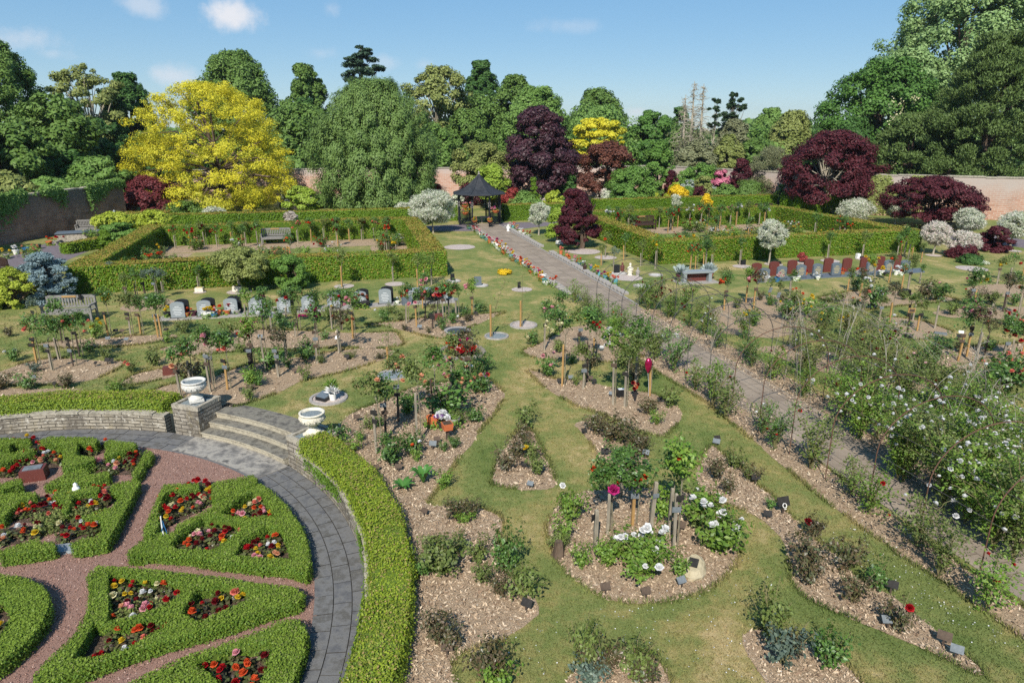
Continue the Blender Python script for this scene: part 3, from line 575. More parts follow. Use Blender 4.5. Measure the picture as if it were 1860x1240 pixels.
# soil in the two yew plots and the parterre
def plot_bed(f, a0, a1, b0, b1): bed('plot%d' % len(BEDS), [f(a0,b0), f(a1,b0), f(a1,b1), f(a0,b1)], world=True)
plot_bed(fL, 1.2, 15.3, 9.8, 12.4); plot_bed(fL, 1.2, 3.2, 1.3, 9.6); plot_bed(fL, 6.0, 11.0, 5.2, 7.0); plot_bed(fL, 13.2, 15.3, 4.0, 9.6)
plot_bed(fR, 1.2, 15.4, 9.8, 12.6); plot_bed(fR, 4.0, 13.0, 4.5, 6.8); plot_bed(fR, 1.2, 3.0, 3.0, 9.6)
SOIL = dict(b1=q1([(100,120),(320,110),(310,165),(130,185)]), b2=q1([(0,330),(330,180),(560,150),(570,330),(480,360),(250,340),(100,430),(0,440)]), b3=q1([(695,130),(930,150),(1020,160),(880,240),(800,240),(700,210)]), b4=q1([(780,370),(1000,290),(1220,200),(1290,210),(1200,420),(1000,400),(820,395)]), b5=q1([(100,720),(330,640),(540,600),(590,720),(380,850),(100,830)]), b6=q1([(640,600),(860,540),(1080,600),(980,720),(800,790),(560,800)]), b7=q1([(480,960),(640,850),(920,830),(900,930),(740,1000),(620,1050),(510,1060)]), b8=q1([(0,930),(240,880),(400,880),(330,980),(130,1040),(0,1080)]),
  a1=q2([(370,300),(540,180),(720,185),(850,200),(880,310),(700,420),(500,540),(390,570),(350,480)]), a2=ha[0], a3=ha[1], a4=ha[2], c1=hb[0], c2=hb[1], c3=hb[2], d1=hc[0])
SW = {}
for k, p in SOIL.items():
    w = hole(p) if k in ('a2','a3','a4','c1','c2','c3','d1') else [tuple(G(a, b, ZS)[:2]) for a, b in p]; w = w if area(w) > 0 else w[::-1]; SW[k] = w
    mb = MB(); mb.prism(ragged(grow(w[::-1], .08)[::-1] if k in ('a2','a3','a4','c1','c2','c3','d1') else w, .03), None, ZS+.012); tag(mb.build('soil_bed', M['soil'], keep=True), kind='structure')
SW['e1'] = circ(max(rr-.52, .3)); mb = MB(); mb.prism(SW['e1'], None, ZS+.012); tag(mb.build('soil_bed', M['soil'], keep=True), kind='structure')
# path, side paths
PL = lambda f: 2.83+(28.5-f)*.258; PR = lambda f: 4.72+(28.5-f)*.258
pd = np.array([-.258, 1.0]); pd /= np.linalg.norm(pd); pn = np.array([pd[1], -pd[0]])
mb = MB(); ff = np.arange(2, 51.6, .5); V = [(PL(f)-(.15 if f > 47 else 0), f, .008) for f in ff]+[(PR(f)+(.1 if f > 47 else 0), f, .008) for f in ff]; n = len(ff)
mb.add(V, [(j, n+j, n+j+1, j+1) for j in range(n-1)])
def pathmat():
    m, nt, out = newmat('worn_sett_path'); L = nt.links; tc = nd(nt, 'ShaderNodeTexCoord'); mp = nd(nt, 'ShaderNodeMapping'); mp.inputs['Rotation'].default_value = (0,0,-math.atan2(pd[1], pd[0])); L.new(tc.outputs['Object'], mp.inputs[0])
    br = nd(nt, 'ShaderNodeTexBrick', i_Scale=1.0); br.inputs['Brick Width'].default_value = .62; br.inputs['Row Height'].default_value = .64; br.inputs['Mortar Size'].default_value = .012
    for k, c in (('Color1','#897c6e'),('Color2','#968878'),('Mortar','#6f6355')): br.inputs[k].default_value = (*lin(c),1)
    L.new(mp.outputs[0], br.inputs['Vector'])
    n = nd(nt, 'ShaderNodeTexNoise', i_Scale=1.1, i_Detail=10.0, i_Roughness=.75); L.new(tc.outputs['Object'], n.inputs[0]); mr = nd(nt, 'ShaderNodeMapRange'); mr.inputs[1].default_value = .3; mr.inputs[2].default_value = .7; mr.inputs[3].default_value = .68; mr.inputs[4].default_value = 1.2; L.new(n.outputs[0], mr.inputs[0])
    hs = nd(nt, 'ShaderNodeHueSaturation'); L.new(mr.outputs[0], hs.inputs['Value']); L.new(br.outputs[0], hs.inputs['Color'])
    p = nd(nt, 'ShaderNodeBsdfPrincipled', i_Roughness=.9); p.inputs['Specular IOR Level'].default_value = .2; L.new(hs.outputs[0], p.inputs['Base Color'])
    nb = nd(nt, 'ShaderNodeTexNoise', i_Scale=50.0, i_Detail=4.0); L.new(tc.outputs['Object'], nb.inputs[0]); b = nd(nt, 'ShaderNodeBump', i_Strength=.5, i_Distance=.012); L.new(nb.outputs[0], b.inputs['Height']); L.new(b.outputs[0], p.inputs['Normal']); L.new(p.outputs[0], out.inputs[0]); return m
M['path'] = pathmat()
tag(mb.build('straight_path', M['path'], keep=True), kind='structure')
mb = MB()
for fn, s in ((PL,-1),(PR,1)):
    f = 27.6 if s < 0 else 27.0
    while f < 50.5:
        w = R.uniform(.7,1.1); a = np.array([fn(f)+s*.04, f]); b = np.array([fn(f+w)+s*.04, f+w]); c = (a+b)/2; mb.box((c[0], c[1], .02), (w-.012, .08, .06), math.atan2(pd[1], pd[0])); f += w
tag(mb.build('path_kerb', M['concrete'], keep=True), kind='structure')
def sheet(name, pts, mat, z=.004, world=False, kind='structure'):
    w = [tuple(p[:2]) for p in pts] if world else [tuple(G(a, b)[:2]) for a, b in pts]
    if area(w) < 0: w = w[::-1]
    mb = MB(); mb.prism(w, None, z); return tag(mb.build(name, M[mat], keep=True), kind=kind)
sheet('tarmac_apron', [(690,418),(760,411),(830,408),(932,404),(1012,403),(1012,408),(940,417),(870,420),(760,420),(700,424)], 'tarmac', .003)
sheet('side_path', [(-60,520),(0,500),(110,478),(170,452),(212,428),(150,424),(90,440),(20,465),(-60,490)], 'tarmac', .003)
sheet('side_path', [(1690,428),(1760,425),(1830,430),(1960,452),(1960,466),(1830,446),(1760,436),(1700,436)], 'tarmac', .003)
M['yellowpaint'] = surf('worn_yellow_marking', ['#a79560','#c2ae6c'], 20, 5, .9)
for pts in ([(139,447),(166,444),(166,446),(139,449)],[(145,442),(158,446),(158,448),(145,444)]): sheet('path_marking', pts, 'yellowpaint', .008)
# wood chips scattered on the near beds (stuff)
mb = MB()
for key, (poly, z) in BEDS.items():
    c = np.mean(poly, 0); dist = math.hypot(c[0], c[1]); A = abs(area(poly))
    den = 900 if dist < 14 else 420 if dist < 20 else 150 if dist < 27 else 0
    if not den: continue
    big = ragged(poly, .0); q = sample_poly(big, int(A*den)); q = q+R.normal(0,.03,q.shape); n = len(q)
    N = R.normal(0,.42,(n,3)); N[:,2] += 1; s = np.abs(R.normal(.026,.016,n))+.01
    mb.leaves(np.c_[q, z+R.uniform(.004,.03,n)], N, s*(1+dist/40), .38, 0)
tag(mb.build('wood_chip_litter', M['chip'], keep=True), 'loose pale wood chips covering the mulch beds', 'wood chips', kind='stuff')
mb = MB(); q = np.array([polar(7.55*math.sqrt(R.uniform(.12,1)), R.uniform(D(-25), D(112)))[:2] for _ in range(42000)])
q = q[(q[:,1] > 7.6) & (q[:,0] > -13.5)]; N = R.normal(0,.6,(len(q),3)); N[:,2] += 1; mb.leaves(np.c_[q, ZS+R.uniform(.002,.015,len(q))], N, .024, .8, 0)
tag(mb.build('gravel_scatter', M['stonechip'], keep=True), 'loose red stone chippings on the walks of the sunken garden', 'gravel', kind='stuff')
# grass blades: lawn in front, longer fringe along the bed edges (stuff)
mb = MB(); pts = []
N0 = 200000; f = 6.3*np.power(26/6.3, R.uniform(0,1,N0)); u = R.uniform(-.86,.86,N0)
P = np.c_[u*(f*cT+HC*sT)*.95, f]
d = np.hypot(P[:,0]-C[0], P[:,1]-C[1]); an = np.arctan2(P[:,1]-C[1], P[:,0]-C[0])
ok = (d > 9.3) & ~((d < 9.7) & (an > A1) & (an < A2)) & ~((P[:,0] > PL(P[:,1])-.1) & (P[:,0] < PR(P[:,1])+.1))
for key, (poly, z) in BEDS.items():
    c = np.mean(poly, 0)
    if c[1] < 30: ok &= ~inside(P, poly)
P = P[ok]; hgt = R.uniform(.015,.036,len(P))
E = []
for key in ('tri','strip2','upper','stakes','round','strip4','dark5','dark6','near','left8','left9','long10','left12','urn11','bird14','path_left','R2','R3','R1'):
    p = np.array(BEDS[key][0]); e = np.roll(p,-1,0)-p; L = np.linalg.norm(e,axis=1); k = R.choice(len(p), int(L.sum()*170), p=L/L.sum()); q = p[k]+e[k]*R.uniform(0,1,(len(k),1)); nn = np.c_[e[k][:,1], -e[k][:,0]]/(L[k][:,None]+1e-9)
    keep = np.sin(q[:,0]*2.1+q[:,1]*1.3)+np.sin(q[:,0]*.9-q[:,1]*2.3) > -.6
    q = q+nn*np.abs(R.normal(.03,.04,(len(k),1)))-nn*.03; q = q[keep]; dd = np.hypot(q[:,0]-C[0], q[:,1]-C[1]); E.append(q[(dd > 9.3) & ((q[:,0] < PL(q[:,1])) | (q[:,0] > PR(q[:,1])))])
E = np.concatenate(E); P = np.concatenate([P, E]); hgt = np.r_[hgt, R.uniform(.05,.12,len(E))]
n = len(P); a = R.uniform(0, 2*math.pi, n); w = .004+.0006*P[:,1]; lean = R.normal(0,.45,(n,2))*hgt[:,None]
b0 = np.c_[P[:,0]-np.cos(a)*w, P[:,1]-np.sin(a)*w, np.zeros(n)]; b1 = np.c_[P[:,0]+np.cos(a)*w, P[:,1]+np.sin(a)*w, np.zeros(n)]; tp = np.c_[P+lean, hgt]
mb.add(np.stack([b0,b1,tp],1).reshape(-1,3), np.arange(3*n).reshape(n,3)); tag(mb.build('grass', M['blade'], keep=True), 'short mown grass blades with longer fringes at the bed edges', 'grass', kind='stuff')
# small white daisies and fallen petals in the lawn (stuff)
mb = MB(); q = np.concatenate([sample_poly([G(1480,980)[:2],G(1560,940)[:2],G(1860,1180)[:2],G(1760,1170)[:2]], 170), sample_poly([G(820,1180)[:2],G(1400,1000)[:2],G(1420,1240)[:2],G(850,1240)[:2]], 160), sample_poly([G(560,500)[:2],G(1000,560)[:2],G(1000,700)[:2],G(560,720)[:2]], 120)])
N = R.normal(0,.3,(len(q),3)); N[:,2] += 1; mb.leaves(np.c_[q, R.uniform(.03,.05,len(q))], N, .019, .9); tag(mb.build('fallen_petals', petal('white'), keep=True), 'white daisies and fallen petals dotted over the lawn', 'petals', kind='stuff')
# ------------------------------------------------------------------ rose prototypes (mesh data shared by every copy)
def bloom_mesh(name, layers, r):
    mb = MB()
    for li, (n, tilt, rr_, h) in enumerate(layers):
        for k in range(n):
            a = 2*math.pi*(k+.5*(li % 2))/n+R.uniform(-.15,.15); ca, sa = math.cos(a), math.sin(a); V = []
            for s in (0, .5, 1.0):
                rad = rr_*r*(.15+.85*math.sin(s*math.pi/2*.95)*(.75+.25*math.cos(tilt))) ; z = h*r+r*s*math.sin(tilt)*.9-(.12*r if s == 1 and li == 0 else 0); wd = r*(.12+.55*math.sin(min(s,.85)*math.pi*.62))*(1 if li == 0 else .8)
                for t in (-1, 0, 1): V.append((rad*ca-t*wd*sa, rad*sa+t*wd*ca, z+(abs(t)*.08*r)))
            F = [(i*3+j, i*3+j+1, (i+1)*3+j+1, (i+1)*3+j) for i in (0,1) for j in (0,1)]
            mb.add(V, F)
    mb.lathe([(.3*r,.3*r),(.27*r,.5*r),(.14*r,.62*r),(.001,.64*r)], n=8)
    return mb.build(name, petal('white'), mesh_only=True)
BLOOM = [bloom_mesh('bloom', [(6,.3,1.0,0),(6,.65,.85,.08),(6,.95,.62,.2),(5,1.2,.4,.28),(4,1.4,.2,.32)], .05), bloom_mesh('bloom', [(6,.5,1.0,0),(6,.85,.75,.12),(5,1.1,.5,.22),(4,1.35,.25,.28)], .05)]
BUD = bloom_mesh('bud', [(4,1.25,.5,0),(3,1.4,.3,.1)], .035)
def sprigs(mb, P, N, leaf, k=5, spread=.05, asp=.62, mi=0):
    P = np.repeat(P, k, 0); N = np.repeat(N, k, 0)+R.normal(0,.35,(len(P),3)); mb.leaves(P+R.normal(0,spread,P.shape), N, leaf, asp, mi)
HEADS = []; SPOTS = []
for v in range(6):      # leafy heads of standard roses, unit radius about .3
    mb = MB(); ncl = [9,7,11,6,10,8][v]; ctr = R.normal(0,1,(ncl,3)); ctr /= np.linalg.norm(ctr,axis=1,keepdims=True); ctr *= R.uniform(.12,.27,(ncl,1)); ctr[:,2] = ctr[:,2]*.85+.05
    k = R.integers(0,ncl,95 if v % 2 else 130); P = ctr[k]+R.normal(0,.075,(len(k),3)); N = P*1.4+np.array([0,0,.28])+R.normal(0,.15,P.shape)
    sprigs(mb, P, N, .062, 5, .032)
    HEADS.append(mb.build('foliage', M['roseleaf'], mesh_only=True))
    top = P[np.argsort(-(P[:,2]-P[:,1]*.6))]; SPOTS.append(top[:40])
STEMS = []
for v in range(4):
    mb = MB(); z = np.linspace(0,1,8); w = np.c_[np.cumsum(R.normal(0,.008,8)), np.cumsum(R.normal(0,.008,8)), z]; w[:,:2] -= w[0,:2]
    mb.tube(w, np.linspace(.016,.011,8), 6)
    for k in range(5): a = R.uniform(0,6.28); mb.tube([w[-1]-[0,0,.02], w[-1]+np.array([math.cos(a)*.09, math.sin(a)*.09, .1])], [.008,.004], 4)
    STEMS.append(mb.build('stem', M['stem'], mesh_only=True))
STK = []
for v in range(3):
    mb = MB()
    if v == 1: mb.tube([(0,0,0),(.004,.003,.5),(0,0,1)], .024, 8)
    else: mb.box((0,0,.5), (.05,.05,1.0), taper=.96); mb.box((0,0,1.006), (.045,.045,.012), taper=.6)
    STK.append(mb.build('stake', M['stake_grey'], mesh_only=True))
mb = MB(); mb.box((0,0,0), (.15,.012,.1)); mb.box((0,-.0075,.02), (.1,.003,.012)); mb.box((0,-.0075,-.01), (.08,.003,.01)); PLATE = mb.build('name_plate', M['plate_dark'], mesh_only=True)
mb = MB(); mb.lathe([(.034,-.02),(.036,0),(.034,.02)], n=10); TIE = mb.build('tie', M['plate_dark'], mesh_only=True)
LEAFM = dict(green='roseleaf', light='roselight', dark='rosedark', olive='roseolive', grey='rosegrey')
CN = dict(red='red', darkred='dark red', coral='coral', pink='pink', magenta='magenta', white='white', cream='cream', yellow='yellow', peach='peach', orange='orange', bronze='bronze', blush='blush')
STK_T = dict(grey='grey', dark='dark', orange='orange')
def std(place, bx, by, ty, col=None, nb=3, stake='grey', leaf='green', plates=0, r=None, hx=None):
    p = G(bx, by); h = max(.55, zat(ty, p[1])); near = p[1] < 24
    lab = (f'{CN[col]} flowered' if col else 'flowerless')+' '+({'green':'','light':'light green ','dark':'bronze leaved ','olive':'olive leaved ','grey':''}[leaf])+f'standard rose on {STK_T[stake]} stake'
    root = thing('standard_rose', None, 'rose', p, R.uniform(-.4,.4), 'standard roses on stakes'); auto(root, lab, place, bx)
    v = int(R.integers(6)); rad = (r or min(.34, h*.26))/.3; zc = h-.27*rad
    tilt = 0 if hx is None else (xat(hx, p[1], zc)-p[0])
    o = inst('foliage', HEADS[v], root, (tilt, 0, zc), R.uniform(0,6.28), (rad*R.uniform(.9,1.1), rad*R.uniform(.9,1.1), rad*.95), [M[LEAFM[leaf]]]); hz = o.rotation_euler.z
    inst('stem', STEMS[int(R.integers(4))], root, (.03,.02,0), R.uniform(0,6), (1,1,zc), [M['stem']])
    hs = h*R.uniform(.62,.72); rx, ry = R.normal(0,.02,2)
    inst('stake', STK[1 if stake == 'dark' and R.random() < .4 else 0], root, (-.04,-.03,-.05), R.uniform(-.3,.3), (1,1,hs+.05), [M['stake_'+stake]], rx, ry)
    if near: inst('tie', TIE, root, (-.01,-.01,hs*.86), 0, 1.0, [M['plate_dark']])
    for k in range(plates): inst('name_plate', PLATE, root, (-.04+R.uniform(-.03,.03), -.07, hs*(.9-.2*k)), R.uniform(-.25,.25), 1.0, [M[R.choice(['plate_dark','plate_brown','plate_grey'])]])
    if col:
        sp = SPOTS[v]; ca, sa = math.cos(hz), math.sin(hz)
        for q in sp[R.choice(len(sp), min(int(nb*1.4+.5), 16), replace=False)]:
            q = q*1.18*rad; w = (q[0]*ca-q[1]*sa+tilt, q[0]*sa+q[1]*ca, q[2]+zc+.03)
            c = col
            inst('bloom', BLOOM[int(R.integers(2))], root, w, R.uniform(0,6), R.uniform(1.0,1.55)*(1.25 if not near else 1), [petal(c)], R.uniform(0,.7), R.uniform(-.5,.5))
    return root
BUSH = []; BSPOT = []; BCANE = []
for v in range(6):      # sparse bush roses, unit height about .6, radius .35
    nc = [8,10,7,12,9,6][v]; mb = MB(); lf = MB(); tips = []; PP = []; NN = []
    for k in range(nc):
        a = 2*math.pi*k/nc+R.uniform(-.4,.4); sp_ = R.uniform(.12,.34); hh = R.uniform(.38,.62)
        s = np.linspace(0,1,6)[:,None]; path = np.c_[np.cos(a)*sp_*s**1.4, np.sin(a)*sp_*s**1.4, hh*s]+np.r_[[np.zeros(3)], R.normal(0,.012,(5,3))]
        mb.tube(path, np.linspace(.009,.004,6), 5, cap=False); tips.append(path[-1])
        m = R.integers(12,20); t = R.uniform(.28,1,m); i = np.clip((t*5).astype(int),0,4); w = (t*5-i)[:,None]; q = path[i]*(1-w)+path[i+1]*w+R.normal(0,.05,(m,3)); PP.append(q); NN.append(np.c_[np.cos(a)+R.normal(0,.6,m), np.sin(a)+R.normal(0,.6,m), 1+R.normal(0,.4,m)])
    PP = np.concatenate(PP); PP[:,2] = np.maximum(PP[:,2], .04); sprigs(lf, PP, np.concatenate(NN), .058, 5, .036)
    BUSH.append(lf.build('leaves', M['roseleaf'], mesh_only=True)); BCANE.append(mb.build('canes', M['cane'], mesh_only=True)); BSPOT.append(np.array(tips))
def bush(place, bx, by, h=.55, w=1.0, col=None, nb=2, leaf='green', desc=None):
    p = G(bx, by); root = thing('bush_rose', None, 'rose', p, R.uniform(0,6.28), 'bush roses in the beds')
    size = 'tiny' if h < .33 else 'low' if h < .5 else 'tall' if h > .8 else 'medium'
    lab = desc or f"{size} {dict(green='green', light='light green', dark='bronze leaved', olive='olive leaved', grey='grey green')[leaf]} bush rose"+(f' with {CN[col]} blooms' if col else ' without blooms')
    auto(root, lab, place, bx)
    v = int(R.integers(6)); s = h/.55; sc = (s*w*R.uniform(.9,1.1), s*w*R.uniform(.9,1.1), s)
    inst('leaves', BUSH[v], root, (0,0,0), 0, sc, [M[LEAFM[leaf]]]); inst('canes', BCANE[v], root, (0,0,0), 0, sc)
    if col:
        t = BSPOT[v]
        for k in range(nb):
            q = t[(k*3+1) % len(t)]*np.array(sc)*R.uniform(.72,1.07); inst('bloom', BLOOM[int(R.integers(2))], root, q+np.array([0,0,.03])+R.normal(0,.06,3)*[1,1,.5], R.uniform(0,6), R.uniform(.9,1.4), [petal(col)], R.uniform(-.5,.5), R.uniform(-.5,.5))
    return root
# plaques on little stakes
mb = MB(); mb.box((0,0,.06), (.03,.02,.14)); PSTK = mb.build('stake', M['stake_dark'], mesh_only=True)
mb = MB(); mb.box((0,0,0), (.2,.014,.14)); PPL = mb.build('plate', M['plate_dark'], mesh_only=True)
mb = MB()
for k in range(3): mb.box((0,-.0085,.035-.035*k), (.12-.02*(k == 2),.003,.011))
PTX = mb.build('lettering', M['lettering'], mesh_only=True)
def plaque(place, bx, by, kind='dark', tilt=-.5, sc=1.0, text=False):
    p = G(bx, by); root = thing('memorial_plaque', None, 'plaque', p, R.uniform(-.6,.6), 'small memorial plaques on stakes', sc*R.uniform(.68,.85)); auto(root, f"{dict(dark='dark', brown='bronze brown', grey='pale grey', white='white')[kind]} memorial plaque on a short stake", place, bx)
    inst('stake', PSTK, root, (0,.01,-.03), 0, 1.0, [M['stake_dark']]); pl = inst('plate', PPL, root, (0,-.01,.13), 0, 1.0, [M['plate_'+kind]], tilt-.25+R.uniform(-.2,.2))
    if text: inst('lettering', PTX, pl, (0,0,0), 0, 1.0, [M['lettering']])
    return root
# ------------------------------------------------------------------ begonias in the parterre
BEG = []; BEGS = []
for v in range(4):
    mb = MB(); n = 46; a = R.uniform(0,6.28,n); r = .11*np.sqrt(R.uniform(0,1,n)); P = np.c_[r*np.cos(a), r*np.sin(a), .03+R.uniform(0,.11,n)]; N = P*3+np.array([0,0,.6])+R.normal(0,.25,P.shape); mb.leaves(P, N, .075, .8); BEG.append(mb.build('leaves', M['begleaf'], mesh_only=True))
PAL = ['red','red','darkred','orange','darkred','yellow','white','coral','pink','peach','red','cream','orange','darkred','yellow']
BNAME = dict(b1='far corner bed', b2='big far bed beside the brown tablet', b3='far bed under the hedge arc', b4='bed along the pink gravel strip', b5='bed left of the hedge spur', b6='bed right of the hedge spur', b7='bed before the straight edged wedge', b8='bed behind the square cut hedge stub', a1='bed inside the narrow angled hedge', a2='lower long compartment of the large wedge', a3='top compartment of the large wedge', a4='right compartment of the large wedge', c1='square compartment of the long triangle', c2='pointed compartment of the long triangle', c3='lowest compartment of the long triangle', d1='near edge hedge triangle', e1='centre of the round hedge ring')
cnt = 0
for k, w in SW.items():
    A = abs(area(w)); n = int(min(36, max(7, A*25))); q = sample_poly(w, n*9); keep = []
    for p in q:
        if p[1] < 7.2 or p[0] < -15.5: continue
        if all(np.hypot(*(p-o)) > .125 for o in keep): keep.append(p)
        if len(keep) >= n: break
    for p in keep:
        col = PAL[int(R.integers(len(PAL)))]
        if k in ('c2','a1') and R.random() < .5: col = 'darkred' if k == 'c2' else 'red'
        root = thing('begonia', None, 'flower', (p[0], p[1], ZS+.012), R.uniform(0,6.28), None, R.uniform(.8,1.1)); root['group'] = f'{CN[col]} begonias in the {BNAME[k]}'
        auto(root, f'{CN[col]} begonia with dark leaves', f'in the {BNAME[k]}', 0, True); cnt += 1
        inst('leaves', BEG[int(R.integers(4))], root, (0,0,0))
        for j in range(int(R.choice([1,1,2,2]))): inst('bloom', BLOOM[int(R.integers(2))], root, (R.normal(0,.05), R.normal(0,.05)-.02, R.uniform(.12,.16)), R.uniform(0,6), R.uniform(.8,1.2), [petal(col)], R.uniform(-.3,.5), R.uniform(-.4,.4))
print('begonias', cnt)
# weedy gaps in the parterre (stuff)
mb = MB(); q = np.concatenate([sample_poly([G(a,b,ZS)[:2] for a, b in q3([(600,390),(900,300),(1000,300),(1010,390),(880,450),(640,450),(560,440)])], 500), sample_poly([G(a,b,ZS)[:2] for a, b in q1([(320,830),(560,760),(600,850),(480,950),(330,960)])], 380), sample_poly([G(a,b,ZS)[:2] for a, b in q1([(580,760),(820,760),(840,800),(620,850)])], 260)])
P = np.c_[q, ZS+.02+R.uniform(0,.14,len(q))]; N = R.normal(0,.5,P.shape); N[:,2] += .9; sprigs(mb, P, N, .05, 3, .03); tag(mb.build('weeds', M['weed'], keep=True), 'straggling weeds filling gaps in the box parterre', 'weeds', kind='stuff')
# ------------------------------------------------------------------ roses, bed by bed: (base x, base y, top y, colour, blooms, stake, leaf, plates)
def many(place, rows, hx=None):
    for r in rows:
        kw = r[-1] if isinstance(r[-1], dict) else {}
        std(place, *[a for a in r if not isinstance(a, dict)], **kw)
P_A = 'near the grey bench'
many(P_A, [(116,622,562,None,0,'dark'),(71,664,589,'coral',4,'orange','green',2),(98,672,600,None,0,'grey','green',2),(111,653,589,'coral',2,'grey','olive'),(137,665,586,'coral',4,'dark','green',3,dict(hx=131)),(148,646,580,'coral',5,'dark','green',1,dict(hx=142)),(200,611,540,'yellow',7,'orange','green',1,dict(hx=196)),(240,608,547,None,0,'grey','olive',2),(259,608,550,'red',1,'orange','green',1),(290,612,551,'red',1,'orange','green',1),(297,613,549,None,0,'orange'),(68,592,553,None,0,'dark','grey',1)])
for b in [(177,615,.62,1.1,'yellow',6,'light'),(65,675,.35,1.2,None,0,'grey'),(27,656,.42,1,'white',2),(162,640,.5,1,None,0),(195,651,.45,1,None,0,'olive'),(280,665,.55,1.1,None,0,'olive'),(240,677,.4,1,'coral',2,'olive'),(305,623,.4,1,None,0,'light'),(55,707,.5,1,None,0),(209,713,.4,1.2,None,0,'light'),(4,707,.5,1.2,None,0,'dark'),(234,710,.35,1,None,0,'olive'),(120,705,.4,1,None,0,'dark'),(76,640,.3,1,None,0,'olive'),(336,605,.5,1.1,None,0,'olive'),(15,612,.35,1,None,0,'dark')]: bush(P_A, *b)
for p in [(211,607,'dark'),(222,607,'brown'),(197,621,'grey'),(229,623,'grey'),(173,666,'dark'),(195,662,'dark'),(202,662,'dark'),(62,692,'grey'),(298,624,'dark'),(302,605,'dark'),(99,704,'dark'),(113,706,'brown')]: plaque(P_A, *p)
P_B = 'beyond the white urn'
many(P_B, [(332,720,650,'peach',2,'grey','green',1,dict(hx=325)),(351,703,628,'coral',6,'grey'),(386,711,610,'pink',8,'grey','green',2,dict(hx=380)),(389,697,624,'pink',5,'dark','green',1,dict(hx=397)),(417,707,618,'coral',7,'orange','green',2,dict(hx=407)),(462,678,590,'pink',5,'dark','light',4,dict(hx=456)),(458,676,606,'red',3,'grey','light',2),(485,674,570,'white',3,'grey','green',0,dict(hx=478)),(509,684,612,None,0,'grey','dark',3),(523,651,594,None,0,'grey','green'),(496,607,553,'red',1,'grey'),(523,593,541,'red',3,'grey','green'),(544,599,536,'red',3,'dark'),(578,660,570,'magenta',7,'grey','green',3,dict(hx=572)),(575,605,541,None,0,'dark','green',1),(619,641,573,'bronze',4,'grey','dark',0,dict(hx=616)),(606,597,541,'pink',4,'grey'),(623,599,541,'red',4,'dark'),(644,614,545,'pink',3,'orange','green',1),(451,591,537,None,0,'grey','light'),(481,599,539,'pink',3,'dark'),(539,611,568,None,0,'grey','olive',2)])
for b in [(494,669,.75,1.1,None,0),(457,701,.55,1,None,0,'light'),(471,701,.45,1,None,0),(555,691,.45,.9,None,0,'olive'),(558,655,.6,1.2,None,0),(417,616,.65,.9,'darkred',1,'olive'),(591,617,.4,1,None,0),(510,593,.6,.9,None,0),(637,599,.5,1,None,0,'olive'),(453,727,.4,1,None,0,'olive'),(350,692,.7,1.3,None,0,'dark'),(523,669,.4,1,None,0),(637,651,.25,1.4,None,0,'olive'),(595,582,.5,1,'yellow',1,'olive'),(690,652,.25,1.4,None,0,'dark'),(560,630,.3,1,None,0),(440,640,.35,1,None,0,'olive'),(585,660,.3,1.1,None,0,'olive')]: bush(P_B, *b)
for p in [(440,716,'dark'),(452,712,'brown'),(460,709,'brown'),(535,679,'brown'),(545,676,'brown'),(612,621,'white'),(473,619,'grey'),(399,613,'grey'),(630,655,'dark'),(662,657,'dark')]: plaque(P_B, *p)
P_C = 'beside the cream urn'
many(P_C, [(688,822,706,'peach',2,'grey','olive',2,dict(hx=673)),(703,797,702,'yellow',1,'dark','green',2),(726,767,664,'peach',3,'dark','olive',2,dict(hx=722)),(760,805,672,'peach',2,'grey','olive',0,dict(hx=756)),(790,754,650,'pink',4,'dark','green',0,dict(r=.36)),(824,702,626,'orange',3,'grey','olive',1),(851,707,622,'magenta',3,'dark','dark',1)])
for b in [(808,752,.95,1.35,'peach',12),(841,702,.8,1.1,'peach',3),(862,712,.7,1,'peach',3),(738,752,.6,.9,None,0),(716,842,.6,1.15,None,0),(745,824,.5,1.1,'white',1),(757,838,.35,.8,'orange',1,'light'),(617,802,.5,1.1,None,0),(643,820,.4,1.1,None,0,'light'),(672,780,.4,1,None,0,'olive'),(690,775,.35,1,None,0),(828,776,.35,1.2,None,0,'light'),(860,767,.4,1.2,None,0),(823,814,.3,1,None,0),(806,820,.3,.9,None,0),(878,672,.55,1.2,None,0),(875,715,.5,1.2,None,0),(700,806,.3,1,None,0),(809,886,.45,.8,None,0,'light'),(655,802,.3,1,None,0),(835,770,.35,1,None,0,'olive')]: bush(P_C, *b)
for p in [(649,767,'brown'),(786,817,'grey'),(794,807,'brown'),(724,857,'brown'),(684,858,'brown'),(860,702,'grey'),(855,672,'white'),(877,668,'dark'),(770,938,'brown')]: plaque(P_C, *p)
P_D = 'below the golden hedge'
for b in [(800,1037,.6,1.1,None,0,'olive'),(785,1010,.4,1.2,None,0,'olive'),(868,1022,.45,1,None,0,'olive'),(921,1037,.75,.7,None,0),(950,1090,.55,1,None,0,'olive'),(832,945,.45,1.1,None,0,'dark'),(858,938,.4,1,None,0,'dark'),(845,950,.3,1.2,None,0,'light'),(812,1180,.4,1,None,0,'dark'),(795,1165,.45,1,None,0,'dark'),(905,1080,.35,1,None,0,'dark'),(880,1060,.35,1.1,None,0,'olive'),(905,1250,.5,1.1,None,0,'light'),(890,1238,.55,.9,None,0,'dark'),(770,1045,.35,1,None,0),(835,1002,.4,1,None,0,'olive')]: bush(P_D, *b)
for p in [(872,1008,'dark'),(826,1010,'dark'),(775,1030,'grey'),(812,1192,'brown'),(955,1112,'dark')]: plaque(P_D, *p, sc=1.1)
P_E = 'behind the round bed'
